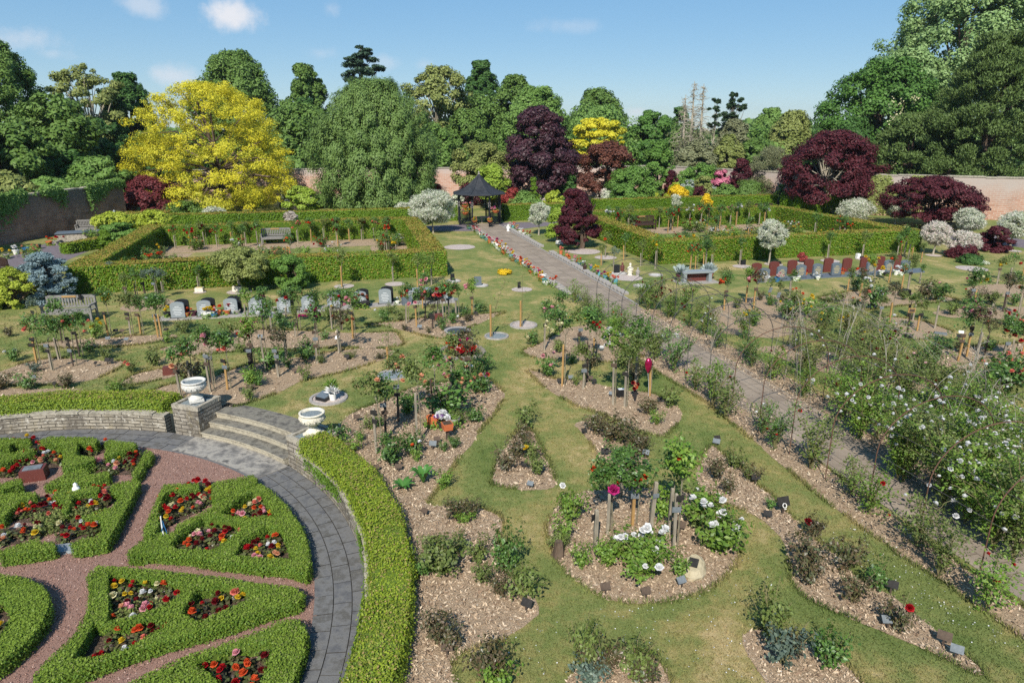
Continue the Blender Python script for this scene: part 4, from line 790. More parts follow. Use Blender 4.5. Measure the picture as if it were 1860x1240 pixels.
for b in [(957,778,.62,1.0,None,0,'olive'),(948,800,.45,.9,None,0,'dark'),(940,832,.5,1.1,None,0,'dark'),(922,855,.5,.9,None,0,'dark'),(968,838,.45,.9,'yellow',1,'olive'),(975,862,.45,.9,None,0,'olive'),(955,815,.4,1,None,0,'dark'),(1080,787,.5,1.2,None,0,'dark'),(1128,803,.65,1.2,None,0,'dark'),(1162,822,.45,1.1,None,0,'dark'),(1122,838,.45,1.2,None,0),(1150,838,.4,1.1,None,0,'dark'),(1107,800,.5,1,None,0,'dark')]: bush(P_E, *b)
for p in [(952,852,'dark'),(962,888,'grey'),(1062,790,'dark'),(1098,830,'dark'),(1172,832,'grey')]: plaque(P_E, *p)
P_F = 'near the pink balloon'
many(P_F, [(1024,701,586,'cream',7,'orange','green',0,dict(hx=1016,r=.4)),(1061,706,638,None,0,'grey','olive',2),(1068,692,583,'red',3,'dark','green',0,dict(r=.36)),(1080,652,590,'red',2,'orange'),(1116,735,616,'white',6,'grey','light',1,dict(hx=1113,r=.4)),(1138,739,636,None,0,'grey','olive',1,dict(r=.34)),(1155,715,604,None,0,'grey','green',0,dict(r=.4)),(1181,718,628,None,0,'orange','olive'),(1053,637,572,'yellow',4,'dark','olive',2),(990,636,561,'pink',7,'grey','green',1),(1018,602,545,None,0,'grey','green'),(1112,640,590,None,0,'grey','light')])
for b in [(1176,752,.45,1.2,None,0,'dark'),(1219,738,.6,1,None,0,'olive'),(1193,772,.4,1,None,0,'light'),(1076,667,.5,1.1,None,0,'dark'),(994,684,.62,1.0,'pink',4),(966,628,.5,1,'cream',2),(1016,640,.4,1.1,None,0,'olive'),(1040,660,.4,1,None,0),(1128,670,.6,1,None,0,'olive'),(1150,655,.6,1,None,0),(1046,700,.3,1,None,0,'olive'),(1150,690,.5,1.1,None,0,'dark')]: bush(P_F, *b)
for p in [(1016,699,'dark'),(1037,693,'grey'),(1072,694,'brown'),(1110,722,'grey'),(1127,718,'dark'),(1199,733,'dark'),(1012,640,'dark'),(1080,700,'dark')]: plaque(P_F, *p, text=True)
P_G = 'in the round bed'
many(P_G, [(1107,968,866,'orange',3,'grey','green',0,dict(hx=1094)),(1152,952,864,'orange',5,'orange','green',1,dict(r=.42)),(1216,965,848,None,0,'grey','green',0,dict(r=.36)),(1226,996,838,'orange',1,'grey','light',2,dict(hx=1240,r=.42)),(1128,905,835,None,0,'grey','green')])
rt = thing('wooden_post', 'bare grey post with a dark plate in the round mulch bed', 'post', G(1081,998)); inst('post', STK[0], rt, (0,0,0), .2, (1.3,1.3,.78), [M['stake_grey']]); inst('name_plate', PLATE, rt, (-.05,-.05,.62), 1.0, 1.1)
rt = thing('wooden_post', 'tallest bare grey post behind the orange roses of the round bed', 'post', G(1181,965)); inst('post', STK[0], rt, (0,0,0), .1, (1.3,1.3,1.0), [M['stake_grey']], 0, .05); inst('name_plate', PLATE, rt, (.05,-.05,.72), .3, .8, [M['plate_grey']])
g = std(P_G, 1110, 962, 868, 'magenta', 1, 'dark', 'green'); 
for ch in g.children:
    if ch.name.startswith('bloom'): ch.location = (.0,-.12,.87); ch.scale = (2.0,)*3; ch.rotation_euler = (.5,0,0)
for b in [(1038,950,.6,1.0,None,0,'light'),(1022,985,.5,.8,None,0,'light'),(1055,1030,.45,.8,None,0,'light'),(1098,1028,.42,1,None,0,'light'),(1145,1022,.6,1.3,'white',7,'light'),(1192,1015,.55,1.3,'white',5,'light'),(1170,1052,.55,1.3,'white',4,'light'),(1280,950,.62,1.3,'white',4,'light'),(1300,995,.7,1.2,'white',7,'light'),(1325,985,.55,1.1,'white',4,'light'),(1120,1010,.45,1.1,'white',1,'light'),(1175,1025,.5,1.1,'white',2,'light'),(1232,1048,.45,.9,None,0,'light'),(1202,948,.75,.8,None,0,'light'),(1030,935,.5,.9,'white',1,'olive'),(1290,1000,.4,1,None,0,'light'),(1018,1000,.35,1,None,0,'olive'),(1265,960,.4,1,None,0,'olive')]: bush(P_G, *b)
for p in [(1100,1080,'brown'),(1174,1088,'brown'),(1239,1068,'grey'),(1234,968,'brown'),(1152,918,'brown')]: plaque(P_G, *p, sc=1.15, text=True)
P_H = 'in the long mulch strip'
for b in [(1332,850,.5,.95,None,0,'olive'),(1298,872,.5,.9,None,0,'dark'),(1322,898,.42,.9,None,0,'dark'),(1367,874,.4,1,None,0,'dark'),(1400,924,.28,1,None,0),(1460,1024,.6,.95,None,0,'dark'),(1472,1060,.55,.95,None,0,'dark'),(1541,1034,.6,1,None,0,'dark'),(1590,1070,.5,1,None,0),(1552,1096,.5,1,None,0,'dark'),(1628,1140,.5,1,'red',1,'dark'),(1478,975,.4,.9,'darkred',1,'dark'),(1360,872,.3,1,None,0,'olive')]: bush(P_H, *b)
for p in [(1394,945,'dark'),(1474,965,'dark'),(1486,970,'brown'),(1612,1142,'grey'),(1712,1174,'brown'),(1735,1196,'grey'),(1617,1078,'dark'),(1345,850,'dark'),(1300,812,'grey'),(1303,806,'dark'),(1372,880,'dark')]: plaque(P_H, *p, sc=1.1)
rt = thing('memorial_plaque', 'black plaque with a white ring emblem in the long mulch strip', 'plaque', G(1422,934), .3, None, 1.25); inst('stake', PSTK, rt, (0,.01,-.03)); pl = inst('plate', PPL, rt, (0,-.01,.15), 0, 1, [M['plate_dark']], -.5)
mb = MB(); mb.tube([(.033*math.cos(t), -.009, .033*math.sin(t)+.008) for t in np.linspace(0, 6.4, 20)], .006, 5); mb.box((0,-.0085,-.045), (.04,.003,.008)); mb.build('ring_emblem', M['white'], parent=pl)
P_I = 'at the near edge'
for b in [(1395,1150,.72,.7,None,0,'olive'),(1398,1165,.5,.8,None,0,'olive'),(1426,1212,.65,.95,None,0,'grey'),(1440,1190,.4,.8,None,0,'dark'),(1510,1212,.55,.9,None,0),(1060,1218,.7,.6,None,0,'olive'),(1092,1222,.5,1,None,0,'dark'),(1152,1232,.55,.9,None,0,'olive'),(1168,1238,.45,1,None,0,'dark'),(1070,1240,.45,1,None,0,'grey')]: bush(P_I, *b)
P_J = 'behind the birdbath'
many(P_J, [(740,587,531,'red',1,'grey'),(759,592,538,'pink',3,'orange','green',1),(774,583,532,'coral',4,'dark','green',1),(797,572,530,'pink',3,'grey','olive'),(807,581,524,'red',4,'grey','green',1),(818,576,524,'red',4,'grey','green',1),(831,580,525,'peach',4,'grey','green',1),(858,571,521,'pink',4,'orange','light',1),(788,597,556,None,0,'dark','dark',2),(770,560,508,'pink',3,'orange')])
for b in [(697,585,.5,.9,'white',1),(728,583,.5,.9,None,0,'olive'),(804,599,.55,.9,None,0),(824,588,.4,1,'white',1),(845,575,.45,1,None,0),(870,567,.4,1.2,None,0),(712,570,.4,1,None,0,'olive'),(735,600,.25,1,None,0,'dark'),(778,605,.25,1,None,0,'dark'),(850,585,.3,1,None,0,'dark'),(880,566,.35,1,None,0,'olive')]: bush(P_J, *b)
for p in [(740,602,'dark'),(745,604,'brown'),(762,600,'grey'),(855,583,'dark'),(840,592,'dark'),(865,575,'dark'),(792,580,'brown')]: plaque(P_J, *p)
P_K = 'by the left hedge'
many(P_K, [(208,527,487,None,0,'grey','grey'),(234,551,507,None,0,'grey','olive',1),(250,543,498,'red',1,'dark'),(265,536,500,None,0,'dark','grey',1),(287,545,500,None,0,'grey','grey',1),(298,531,500,'red',1,'grey','grey'),(363,526,490,'magenta',1,'grey','green'),(623,522,467,'red',1,'orange','olive'),(715,510,470,None,0,'grey','olive'),(760,522,473,None,0,'orange','olive'),(771,525,474,None,0,'orange','light'),(785,517,472,None,0,'grey','olive')])
for b in [(250,560,.4,1,'darkred',1,'dark'),(285,553,.4,1,None,0),(236,556,.35,1,None,0,'olive'),(300,556,.35,1,'red',1),(270,556,.4,1,'white',3)]: bush(P_K, *b)
P_L = 'by the right hedge'
many(P_L, [(1100,468,432,'orange',1,'grey','olive'),(1093,482,452,None,0,'orange','olive'),(1115,490,458,None,0,'grey','grey'),(1134,473,433,None,0,'orange'),(1165,483,446,None,0,'grey','olive'),(1191,489,437,'yellow',5,'grey','light'),(1254,492,450,'orange',3,'orange'),(1264,494,451,'orange',4,'orange'),(1278,490,443,None,0,'orange'),(1282,486,447,None,0,'grey'),(1293,483,452,None,0,'grey','olive'),(1344,481,440,None,0,'grey'),(1504,471,430,None,0,'grey'),(1566,468,430,None,0,'grey','olive'),(1629,472,435,'red',2,'grey'),(1636,465,430,'red',2,'orange'),(1642,466,424,None,0,'grey'),(1650,470,430,None,0,'grey','light'),(1655,472,440,None,0,'orange','light'),(1673,476,448,None,0,'orange','olive')])
P_M = 'facing the maroon headstones'
many(P_M, [(1317,563,508,'orange',3,'orange','green',2),(1356,550,500,'pink',2,'orange','light'),(1370,561,503,'darkred',3,'orange','dark',1),(1397,546,512,None,0,'orange','olive',2),(1413,556,522,None,0,'grey','olive',2),(1434,537,498,None,0,'grey','green'),(1541,529,494,'orange',1,'orange','olive'),(1562,538,498,'red',1,'orange','dark'),(1565,570,533,'coral',1,'dark','dark'),(1588,513,474,'yellow',9,'grey','light',0,dict(hx=1584,r=.34)),(1615,513,470,'orange',1,'orange','olive'),(1638,527,488,'orange',2,'orange'),(1649,529,474,None,0,'grey','olive',1),(1671,515,486,None,0,'grey','green'),(1617,585,528,None,0,'orange','dark'),(1597,583,545,None,0,'grey','olive',1),(1650,575,541,None,0,'dark','light'),(1667,601,556,None,0,'orange','olive',1),(1699,596,533,None,0,'grey','green',0,dict(r=.32)),(1658,581,540,None,0,'grey','olive')])
for b in [(1318,515,.7,.9,None,0,'olive'),(1442,552,.6,1,'orange',3,'olive'),(1364,592,.6,1,'yellow',5),(1434,582,.75,1.2,'yellow',6),(1467,574,.7,1.2,'yellow',6,'light'),(1496,588,.8,1.2,'cream',7),(1525,548,.5,1.3,None,0,'olive'),(1582,562,1.05,1.1,'white',10),(1680,545,.8,1.3,None,0,'dark'),(1700,546,.75,1.3,'pink',1,'olive'),(1557,528,.8,.9,None,0),(1503,549,.4,1.1,None,0,'olive'),(1600,545,.6,1,'magenta',1),(1550,560,.4,1.2,'peach',2,'olive'),(1640,545,.4,1,None,0,'olive'),(1400,555,.4,1,None,0),(1380,545,.4,1,None,0,'dark'),(1420,548,.4,1,None,0,'dark'),(1340,560,.4,1,None,0,'olive')]: bush(P_M, *b)
P_N = 'on the far right lawn'
many(P_N, [(1741,655,580,None,0,'orange','green',2),(1757,648,563,'pink',4,'orange','green',2,dict(hx=1762)),(1771,662,570,'pink',4,'grey','dark',0,dict(hx=1780)),(1788,646,590,'coral',1,'dark','dark'),(1821,664,596,'red',3,'grey','green',1,dict(r=.34)),(1855,660,588,'coral',6,'orange','green',1),(1761,568,505,'cream',3,'grey','green',2,dict(hx=1769)),(1768,566,508,'yellow',4,'orange'),(1802,574,540,None,0,'grey','olive'),(1823,566,512,None,0,'dark','dark',1),(1850,574,522,'red',3,'grey','green'),(1812,516,474,'yellow',2,'grey','olive',1),(1833,514,470,None,0,'grey'),(1856,512,470,'red',3,'orange','olive'),(1838,655,600,'coral',3,'grey')])
for b in [(1770,550,.6,1.1,'red',1,'dark'),(1731,572,.5,1.2,None,0,'olive'),(1832,592,.6,1.1,'red',5),(1615,627,.9,1.1,'white',2,'light'),(1694,657,.45,1.1,None,0,'dark'),(1796,638,.4,1.1,None,0),(1805,677,.4,1,None,0,'olive'),(1815,725,1.0,1.3,'coral',6),(1850,700,.9,1.1,'coral',6),(1800,552,.5,1.1,None,0,'dark'),(1840,555,.5,1,'red',2),(1740,640,.35,1,None,0,'dark'),(1860,610,.6,1.1,'coral',4),(1775,575,.35,1.1,None,0,'dark'),(1765,520,.4,1.2,'magenta',3),(1845,512,.5,1.2,None,0)]: bush(P_N, *b)
for p in [(1741,618,'dark'),(1788,700,'brown'),(1700,660,'dark'),(1606,600,'dark'),(1745,610,'white')]: plaque(P_N, *p)
# the two hedged rose plots
for f, nm, rows in ((fL, 'in the left plot', [(1.9+.78*i, 11.6+.5*((i*7) % 3)/2) for i in range(17)]), (fR, 'in the right plot', [(1.9+.78*i, 11.7+.5*((i*5) % 3)/2) for i in range(17)])):
    for i, (a, b) in enumerate(rows):
        if f is fL and 6.6 < a < 8.6 or f is fR and 3.6 < a < 5.6: continue
        x, y = f(a, b); px = pxof(x, y); py = 620+FP*((HC*cT-y*sT)/(y*cT+HC*sT)); col = [None,'red','orange',None,'white','red','coral',None,'darkred','pink'][int(R.integers(10))]
        std(nm, px, py, py-31-R.uniform(0,7), col, 5, ['grey','orange','grey'][i % 3], ['green','green','olive'][i % 3])
    for i in range(40 if f is fL else 44):
        a, b = [(R.uniform(1.6,3.0), R.uniform(1.6,9)), (R.uniform(6.2,11), R.uniform(5.2,7)), (R.uniform(13.4,15.2), R.uniform(4,9.5)), (R.uniform(2,15), R.uniform(9.8,11.2))][i % 4]
        x, y = f(a, b); px = pxof(x, y); py = 620+FP*((HC*cT-y*sT)/(y*cT+HC*sT))
        if i % 3 == 0: std(nm, px, py, py-30-R.uniform(0,6), ['red',None,'darkred','orange','yellow'][int(R.integers(5))], 4, ['grey','orange'][i % 2])
        else: bush(nm, px, py, R.uniform(.5,.85), 1.3, ['red','white','yellow',None,'darkred','peach'][int(R.integers(6))], 7, ['green','light','olive'][i % 3])
# ------------------------------------------------------------------ climbing roses along the path and the wire tunnel over it
def climb_mesh(h, sp, nc, seed, arch=.5):
    mb = MB(); P = []; N = []; tips = []; rg = np.random.default_rng(seed)
    for k in range(nc):
        a = rg.uniform(0,6.28); s = np.linspace(0,1,9)[:,None]; r = sp*rg.uniform(.3,1); hh = h*rg.uniform(.55,1.05)
        path = np.c_[np.cos(a)*r*s**1.5, np.sin(a)*r*s**1.5, hh*(s*(1+arch)-arch*s**2.4)]+np.r_[[np.zeros(3)], np.cumsum(rg.normal(0,.025,(8,3)),0)]
        mb.tube(path, np.linspace(.012,.004,9), 5, cap=False); tips.append(path[-1]); tips.append(path[6])
        m = int(17*h); t = rg.uniform(.12,1,m); i = np.clip((t*8).astype(int),0,7); w = (t*8-i)[:,None]; P.append(path[i]*(1-w)+path[i+1]*w+rg.normal(0,.085,(m,3))); N.append(np.c_[rg.normal(0,.6,(m,2)), 1+rg.normal(0,.5,m)])
    P = np.concatenate(P); P[:,2] = np.maximum(P[:,2], .05); lf = MB(); sprigs(lf, P, np.concatenate(N), .062, 5, .05, .55)
    return lf.build('leaves', M['roseolive'], mesh_only=True), mb.build('canes', M['cane'], mesh_only=True), np.array(tips)
CL = [climb_mesh(1.5,.75,13,1), climb_mesh(1.15,.6,12,2), climb_mesh(1.9,.8,14,3), climb_mesh(.9,.55,10,4), climb_mesh(1.6,1.0,22,5,.7)]
def climber(x, y, v, sc, col, nb, leaf, place):
    root = thing('climbing_rose', None, 'rose', (x, y, 0), R.uniform(0,6.28), 'climbing roses along the straight path'); size = ['tall','medium','very tall','low','arching'][v]
    auto(root, f"{size} {dict(green='dark green', light='light green', olive='olive green', grey='grey green')[leaf]} climbing rose"+(f' with {CN[col]} blooms' if col else ''), place, pxof(x, y))
    me = CL[v]; inst('leaves', me[0], root, (0,0,0), 0, sc, [M[LEAFM[leaf]] if leaf != 'grey' else M['roseolive']]); inst('canes', me[1], root, (0,0,0), 0, sc)
    t = me[2]
    for k in range(nb if col else 0):
        q = (t[int(R.integers(len(t)))]*R.uniform(.75,1.08)+R.normal(0,.12,3))*sc; q[2] = max(q[2], .15); inst('bloom', BLOOM[int(R.integers(2))], root, q, R.uniform(0,6), R.uniform(.55,1.05), [petal(col)], R.uniform(-.6,.6), R.uniform(-.5,.5))
pl_ = 'before the path'; pr_ = 'beyond the path'
f = 27.5
while f > 7.5:     # left-hand strip
    near = f < 16
    climber(PL(f)-R.uniform(.35,.75), f, int(R.choice([1,3,3,3])) if f < 23 else 3, R.uniform(.75,1.05), ['white',None,'white',None,'red'][int(R.integers(5))] if f < 23 else None, int(R.integers(2,5)), ['light','olive','olive','light','green'][int(R.integers(5))], pl_)
    f -= R.uniform(.7,1.1) if near else R.uniform(.85,1.3)
f = 27.0
while f > 8:       # right-hand strip, thicker and wilder
    for k, off in enumerate((.4, 1.5)):
        if k and R.random() < (.35 if f < 16 else .6): continue
        v = int(R.choice([0,1,1,3,4])) if f < 17 else int(R.choice([1,3,3]))
        climber(PR(f)+off+R.uniform(-.35,.3), f+R.uniform(-.3,.3), v, R.uniform(.8,1.05), (['white','white','darkred',None,'white','white'] if f < 15.5 else ['darkred','white','white',None,'darkred'])[int(R.integers(6 if f < 15.5 else 5))], int(R.integers(4,9)) if f < 15 else int(R.integers(3,7)), ['light','light','green','light','olive'][int(R.integers(5))], pr_)
    f -= R.uniform(.85,1.25)
for (x, y, n) in ((1640,872,16),(1720,858,18),(1790,900,18),(1830,840,16),(1700,800,12),(1560,800,8),(1760,950,12),(1850,960,12),(1790,1000,8)):
    p = G(x, y); climber(p[0], p[1], 4, 1.0, 'white', n+16, 'light', pr_)
for (x, y) in ((1640,880),(1700,915),(1830,1010)):
    p = G(x, y); climber(p[0], p[1], 2, .95, 'white' if x % 3 else None, 8, 'olive', pr_)
climber(*G(1192,565)[:2], 2, .75, 'darkred', 16, 'green', pr_); climber(*G(1215,575)[:2], 0, .8, 'darkred', 8, 'green', pr_)
for (x, y, c) in ((1560,690,'darkred'),(1600,700,'darkred'),(1667,695,'darkred'),(1520,660,None),(1640,740,'darkred'),(1470,690,'white'),(1580,740,'white'),(1700,740,'blush'),(1770,790,'white'),(1530,610,'yellow'),(1560,625,'cream'),(1590,640,'yellow'),(1490,620,'yellow'),(1450,640,None)):
    p = G(x, y); climber(p[0], p[1], 4 if y > 680 else 1, .95, c, 7, ['olive','green'][x % 2], 'in the rough bed')
# wire hoops
root = thing('rose_tunnel', 'thin wire hoop tunnel for climbing roses spanning the straight path', 'arch', (PL(18), 18, 0))
o0 = np.array([PL(18), 18, 0.])
for f in np.arange(25.6, 8.5, -1.15):
    mb = MB(); c = (PL(f)+PR(f))/2; w = 1.35; t = np.linspace(0, math.pi, 25); ax = np.array([pn[0], pn[1], 0])
    pts = [np.array([c, f, 0])+ax*w*math.cos(q)+np.array([0,0,1.2+1.0*math.sin(q)])-o0 for q in t]; pts = [pts[0]*[1,1,0]]+pts+[pts[-1]*[1,1,0]]
    mb.tube(pts, .011, 5); mb.build('hoop', M['rust' if f < 17 else 'wire'], parent=root)
mb = MB()
for q in (0, .5, 1.05, math.pi/2, 2.1, 2.64, math.pi):
    mb.tube([np.array([(PL(f)+PR(f))/2, f, 0])+np.array([pn[0], pn[1], 0])*1.355*math.cos(q)+np.array([0,0,1.2+1.005*math.sin(q)])-o0 for f in (25.6, 17, 9.2)], .005, 4)
mb.build('line_wire', M['wire'], parent=root)
# bare arching canes
for (a, b, hgt, bow) in (((1400,600),(1720,740),1.9,.3),((1470,640),(1800,770),2.0,.4),((1425,690),(1445,720),2.2,.1),((1290,640),(1300,655),1.5,.1),((1720,830),(1900,900),1.9,.5),((1800,800),(1720,860),2.1,.3),((1420,640),(1440,740),2.2,.2),((1510,700),(1540,640),2.1,.2),((1600,760),(1610,700),1.9,.2),((1740,760),(1790,720),1.8,.3)):
    p, q = G(*a), G(*b); root = thing('bare_cane', None, 'rose cane', p, 0, 'bare arching rose canes'); auto(root, 'pale leafless rose cane arching over the roses', 'near the wire hoop tunnel', a[0])
    for k in range(4):
        mb = MB(); e = q-p+R.normal(0,.35,3)*[1,1,0]; s = np.linspace(0,1,14)[:,None]; h = hgt*R.uniform(.75,1.05); path = e*s**1.15; path[:,2] = (h*(1-(2*s-1)**2*(1 if np.linalg.norm(e) > 2 else .15))*np.minimum(1, s*2.2)**.6)[:,0]
        path += np.r_[[np.zeros(3)], np.cumsum(R.normal(0,.03,(13,3)),0)]; mb.tube(path, np.linspace(.008,.003,14), 5)
        for j in (5,7,9,11): d = R.normal(0,.16,3); d[2] = abs(d[2])+.08; mb.tube([path[j], path[j]+d*.6+R.normal(0,.02,3), path[j]+d], [.006,.004,.003], 4)
        mb.build('shoot', M['drycane'], parent=root)
# ------------------------------------------------------------------ trees
LM = {}
def lm(k, cols, trans=.3, **kw): LM[k] = leafmat(k+'_leaf', cols, trans, kw.pop('rough', .5), kw.pop('var', 0), kw.pop('spec', .2), kw.pop('clump', .25))
lm('gold', ['#b8aa24','#cfc42c','#ded443','#a4a82c','#e6de60'], .35, clump=.4)
lm('birch', ['#587036','#6a8444','#7b9452','#4f6630'], .3, clump=.4)
lm('maple', ['#2b1a20','#3a2129','#4a2a30','#251820'], .12, spec=.35, clump=.3)
lm('acer', ['#38181f','#4c2229','#602d32','#2e151b'], .25, clump=.5)
lm('acerred', ['#5d2b2f','#74383a','#4b2228'], .25)  # lighter, redder leaf tones for the maple bush
lm('bronze', ['#4f2f26','#663f32','#7a5040'], .2, clump=.5)
lm('oak', ['#4c662e','#5c7836','#6d8842','#405a28'], .25)
lm('dark', ['#324d24','#40602c','#4d6e34','#2a421e'], .2)
lm('ash', ['#5a7a36','#6c8c42','#7c9a50','#507030'], .3)
lm('bright', ['#4f7230','#62853a','#739446','#587a32'], .3)
lm('lime', ['#76902e','#8aa23a','#9bb048','#6c862a'], .3)
lm('poplar', ['#6a854a','#7f9a5c','#8fa96b','#5d7840'], .25, spec=.35)
lm('ley', ['#465a2c','#566a36','#667a42','#3c4e26'], .12, clump=.6)
lm('olive', ['#6c783c','#80894a','#929a58','#5f6b36'], .25)
lm('drab', ['#6b6f4c','#7f8260','#5f6446'], .2)
lm('chest', ['#3f602a','#4f7232','#5e833b','#365224'], .25)
lm('pine', ['#35492f','#42583a','#4e6545'], .15)
lm('cedar', ['#3a5040','#485f4a','#566d54'], .12)
lm('salix', ['#cfd0bd','#dfded0','#b7c0a0','#9aa884','#e6dcd4'], .3, clump=0)
lm('salixpink', ['#dbcfc8','#e6d8d2','#c3c2b0','#a9b096','#e2c9c4'], .3, clump=0)
lm('bluesp', ['#66797c','#7a8e92','#8ba0a4','#566a6e'], .1, clump=1.5)
lm('goldsh', ['#8a9a2c','#a0ae3a','#b3bd4c','#7c8c28'], .3, clump=.8)
lm('yellowsh', ['#d2ae1c','#e0c02a','#c39c18'], .3)
lm('grey', ['#8b968a','#a3ada2','#757f74'], .2)
lm('deadtw', ['#8a8074','#a0968a','#766c62'], 0)
lm('redsh', ['#7d2a2c','#94413a','#a85a48'], .25)
lm('pinkfl', ['#c9718a','#d98ca0','#b85a76','#6a7a40'], .3)
lm('topiary', ['#4f6a1c','#617d24','#728c30'], .2)
def profile(kind, h):
    h = np.asarray(h, float)
    if kind == 'dome': return np.where(h < .3, .78+.22*h/.3, np.sqrt(np.clip(1-((h-.3)/.7)**2, 0, 1)))
    if kind == 'round': return np.sqrt(np.clip(1-(2*h-1)**2, 0, 1))
    if kind == 'cone': return np.clip(1-h, 0, 1)**.85
    if kind == 'column': return np.minimum(1, np.sqrt(np.clip((1-h)*2.2, 0, 1)))*np.where(h < .1, .85, 1)
    if kind == 'spread': return np.where(h < .45, .55+.45*h/.45, np.sqrt(np.clip(1-((h-.45)/.55)**2, 0, 1)))
    if kind == 'drop': return np.where(h < .25, .75+.25*h/.25, np.clip(1-(h-.25)/.75, 0, 1)**.62)
    if kind == 'skirt': return np.where(h < .32, .9+.1*h/.32, np.sqrt(np.clip(1-((h-.32)/.68)**2, 0, 1)))
    if kind == 'open': return np.where(h < .55, .35+.65*h/.55, np.sqrt(np.clip(1-((h-.55)/.45)**2, 0, 1)))
    return np.ones_like(h)
def crown_mesh(Rx, z0, z1, n, leaf, prof='dome', ncl=90, rcl=.2, flat=.75, aspect=.6, up=.5, core=.45, lump=.18, slender=None, Ry=None, rng=R, hbias=1.0, outward=.8, gap=0):
    Ry = Ry or Rx; H = z1-z0; mb = MB(); ph = rng.uniform(0,6.28,8)
    a = rng.uniform(0,2*math.pi,ncl); h = rng.uniform(.03,.97,ncl)**hbias; rho = core+(1-core)*np.sqrt(rng.uniform(0,1,ncl)); rc = rcl*Rx*rng.uniform(.4,1.45,ncl)
    lum = 1+lump*(np.sin(2*a+ph[0]+3*h)+.7*np.sin(3*a+ph[1]-5*h)+.5*np.sin(5*a+ph[2]))
    pr = profile(prof, h)*np.clip(lum, .6, 1.07)
    c = np.c_[np.cos(a)*np.maximum(Rx*pr*rho-rc*.25, 0), np.sin(a)*np.maximum(Ry*pr*rho-rc*.25, 0), z0+H*h-(rc*.35*h)]
    top = int(max(2, ncl*.04)); c[:top,2] = z1-rc[:top]*.6; c[:top,:2] *= .35
    w = rc**2; k = rng.choice(ncl, n, p=w/w.sum())
    d = rng.normal(0,1,(n,3)); d /= np.linalg.norm(d,axis=1,keepdims=True); d *= (rng.uniform(0,1,n)**.45)[:,None]
    P = c[k]+d*rc[k][:,None]*np.array([1,1,flat]); P[:,2] = np.maximum(P[:,2], max(z0-.1, .05))
    rad = np.c_[c[k][:,:2]/Rx, np.zeros(n)]
    N = d*outward+rad*.5+np.array([0,0,up])+rng.normal(0,.35,(n,3))
    T = None
    if slender == 'up': T = d*.4+rad+np.array([0,0,1.0])+rng.normal(0,.35,(n,3)); N = rng.normal(0,1,(n,3))+rad
    if slender == 'out': T = d+rng.normal(0,.3,(n,3)); N = rng.normal(0,1,(n,3))
    if slender == 'down': T = rad*.5-np.array([0,0,1.0])+rng.normal(0,.35,(n,3)); N = d+rad+np.array([0,0,.5])
    mb.leaves(P, N, leaf, aspect, 0, T, rng)
    return mb, c
def trunk_mesh(ht, r, cl, nb=14, lean=(0,0), start=.35, rng=R, wob=.12, bend=.3):
    mb = MB(); m = 9; s = np.linspace(0,1,m); p = np.c_[np.cumsum(np.r_[0, rng.normal(0,wob*ht/12,m-1)])+lean[0]*s, np.cumsum(np.r_[0, rng.normal(0,wob*ht/12,m-1)])+lean[1]*s, ht*s]
    rr_ = r*(1-.8*s); rr_[0] *= 1.35; mb.tube(p, rr_, 8)
    for i in rng.choice(len(cl), min(nb, len(cl)), replace=False):
        e = cl[i]; t = rng.uniform(start, .95); 
        if e[2] < ht*t: t = max(start*.8, min(t, e[2]/ht*.8))
        j = min(int(t*(m-1)), m-2); b = p[j]+(p[j+1]-p[j])*(t*(m-1)-j); mid = (b+e)/2+np.array([0,0,bend*np.linalg.norm(e-b)*.3])+rng.normal(0,.1,3); rb = r*(1-.8*t)*.55
        mb.tube([b, (b+mid)/2+rng.normal(0,.05,3), mid, (mid+e)/2+rng.normal(0,.08,3), e], [rb, rb*.8, rb*.6, rb*.4, rb*.15], 5, cap=False)
    return mb
def tree(name, label, x0, x1, yt, yb, f, mat, n, leaf, cat='tree', base=None, tr=.25, bark='bark', nb=14, group=None, tfrac=.75, seed=None, multi=0, **kw):
    rng = np.random.default_rng(seed if seed is not None else int(R.integers(1e6)))
    z1 = zat(yt, f); z0 = max(zat(yb, f), 0.0); zm = (z0+z1)/2; X = xat((x0+x1)/2, f, zm); Rx = (xat(x1, f, zm)-xat(x0, f, zm))/2
    bx = xat(base, f, 0) if base is not None else X
    root = thing(name, label, cat, (bx, f, 0), group=group)
    mb, c = crown_mesh(Rx, z0, z1, n, leaf, rng=rng, **kw)
    c = c+np.array([X-bx, 0, 0]); mb.V = [v+np.array([X-bx, 0, 0]) for v in mb.V]
    mb.build('crown', LM[mat] if isinstance(mat, str) else mat, parent=root)
    if tr: 
        if multi:
            mt = MB()
            for q in range(multi): t = trunk_mesh(z1*tfrac, tr, c, nb, ((X-bx)*.6+rng.normal(0,Rx*.3), rng.normal(0,Rx*.2)), rng=rng); mt.add(np.concatenate(t.V), np.zeros((0,4),int)); mt.F += [(fa+mt.n-t.n, m_) for fa, m_ in t.F]
            mt.F = [x for x in mt.F if len(x[0])]; mt.build('trunk', M[bark], parent=root)
        else: trunk_mesh(z1*tfrac, tr, c, nb, ((X-bx)*.6, 0), rng=rng).build('trunk', M[bark], parent=root)
    return root
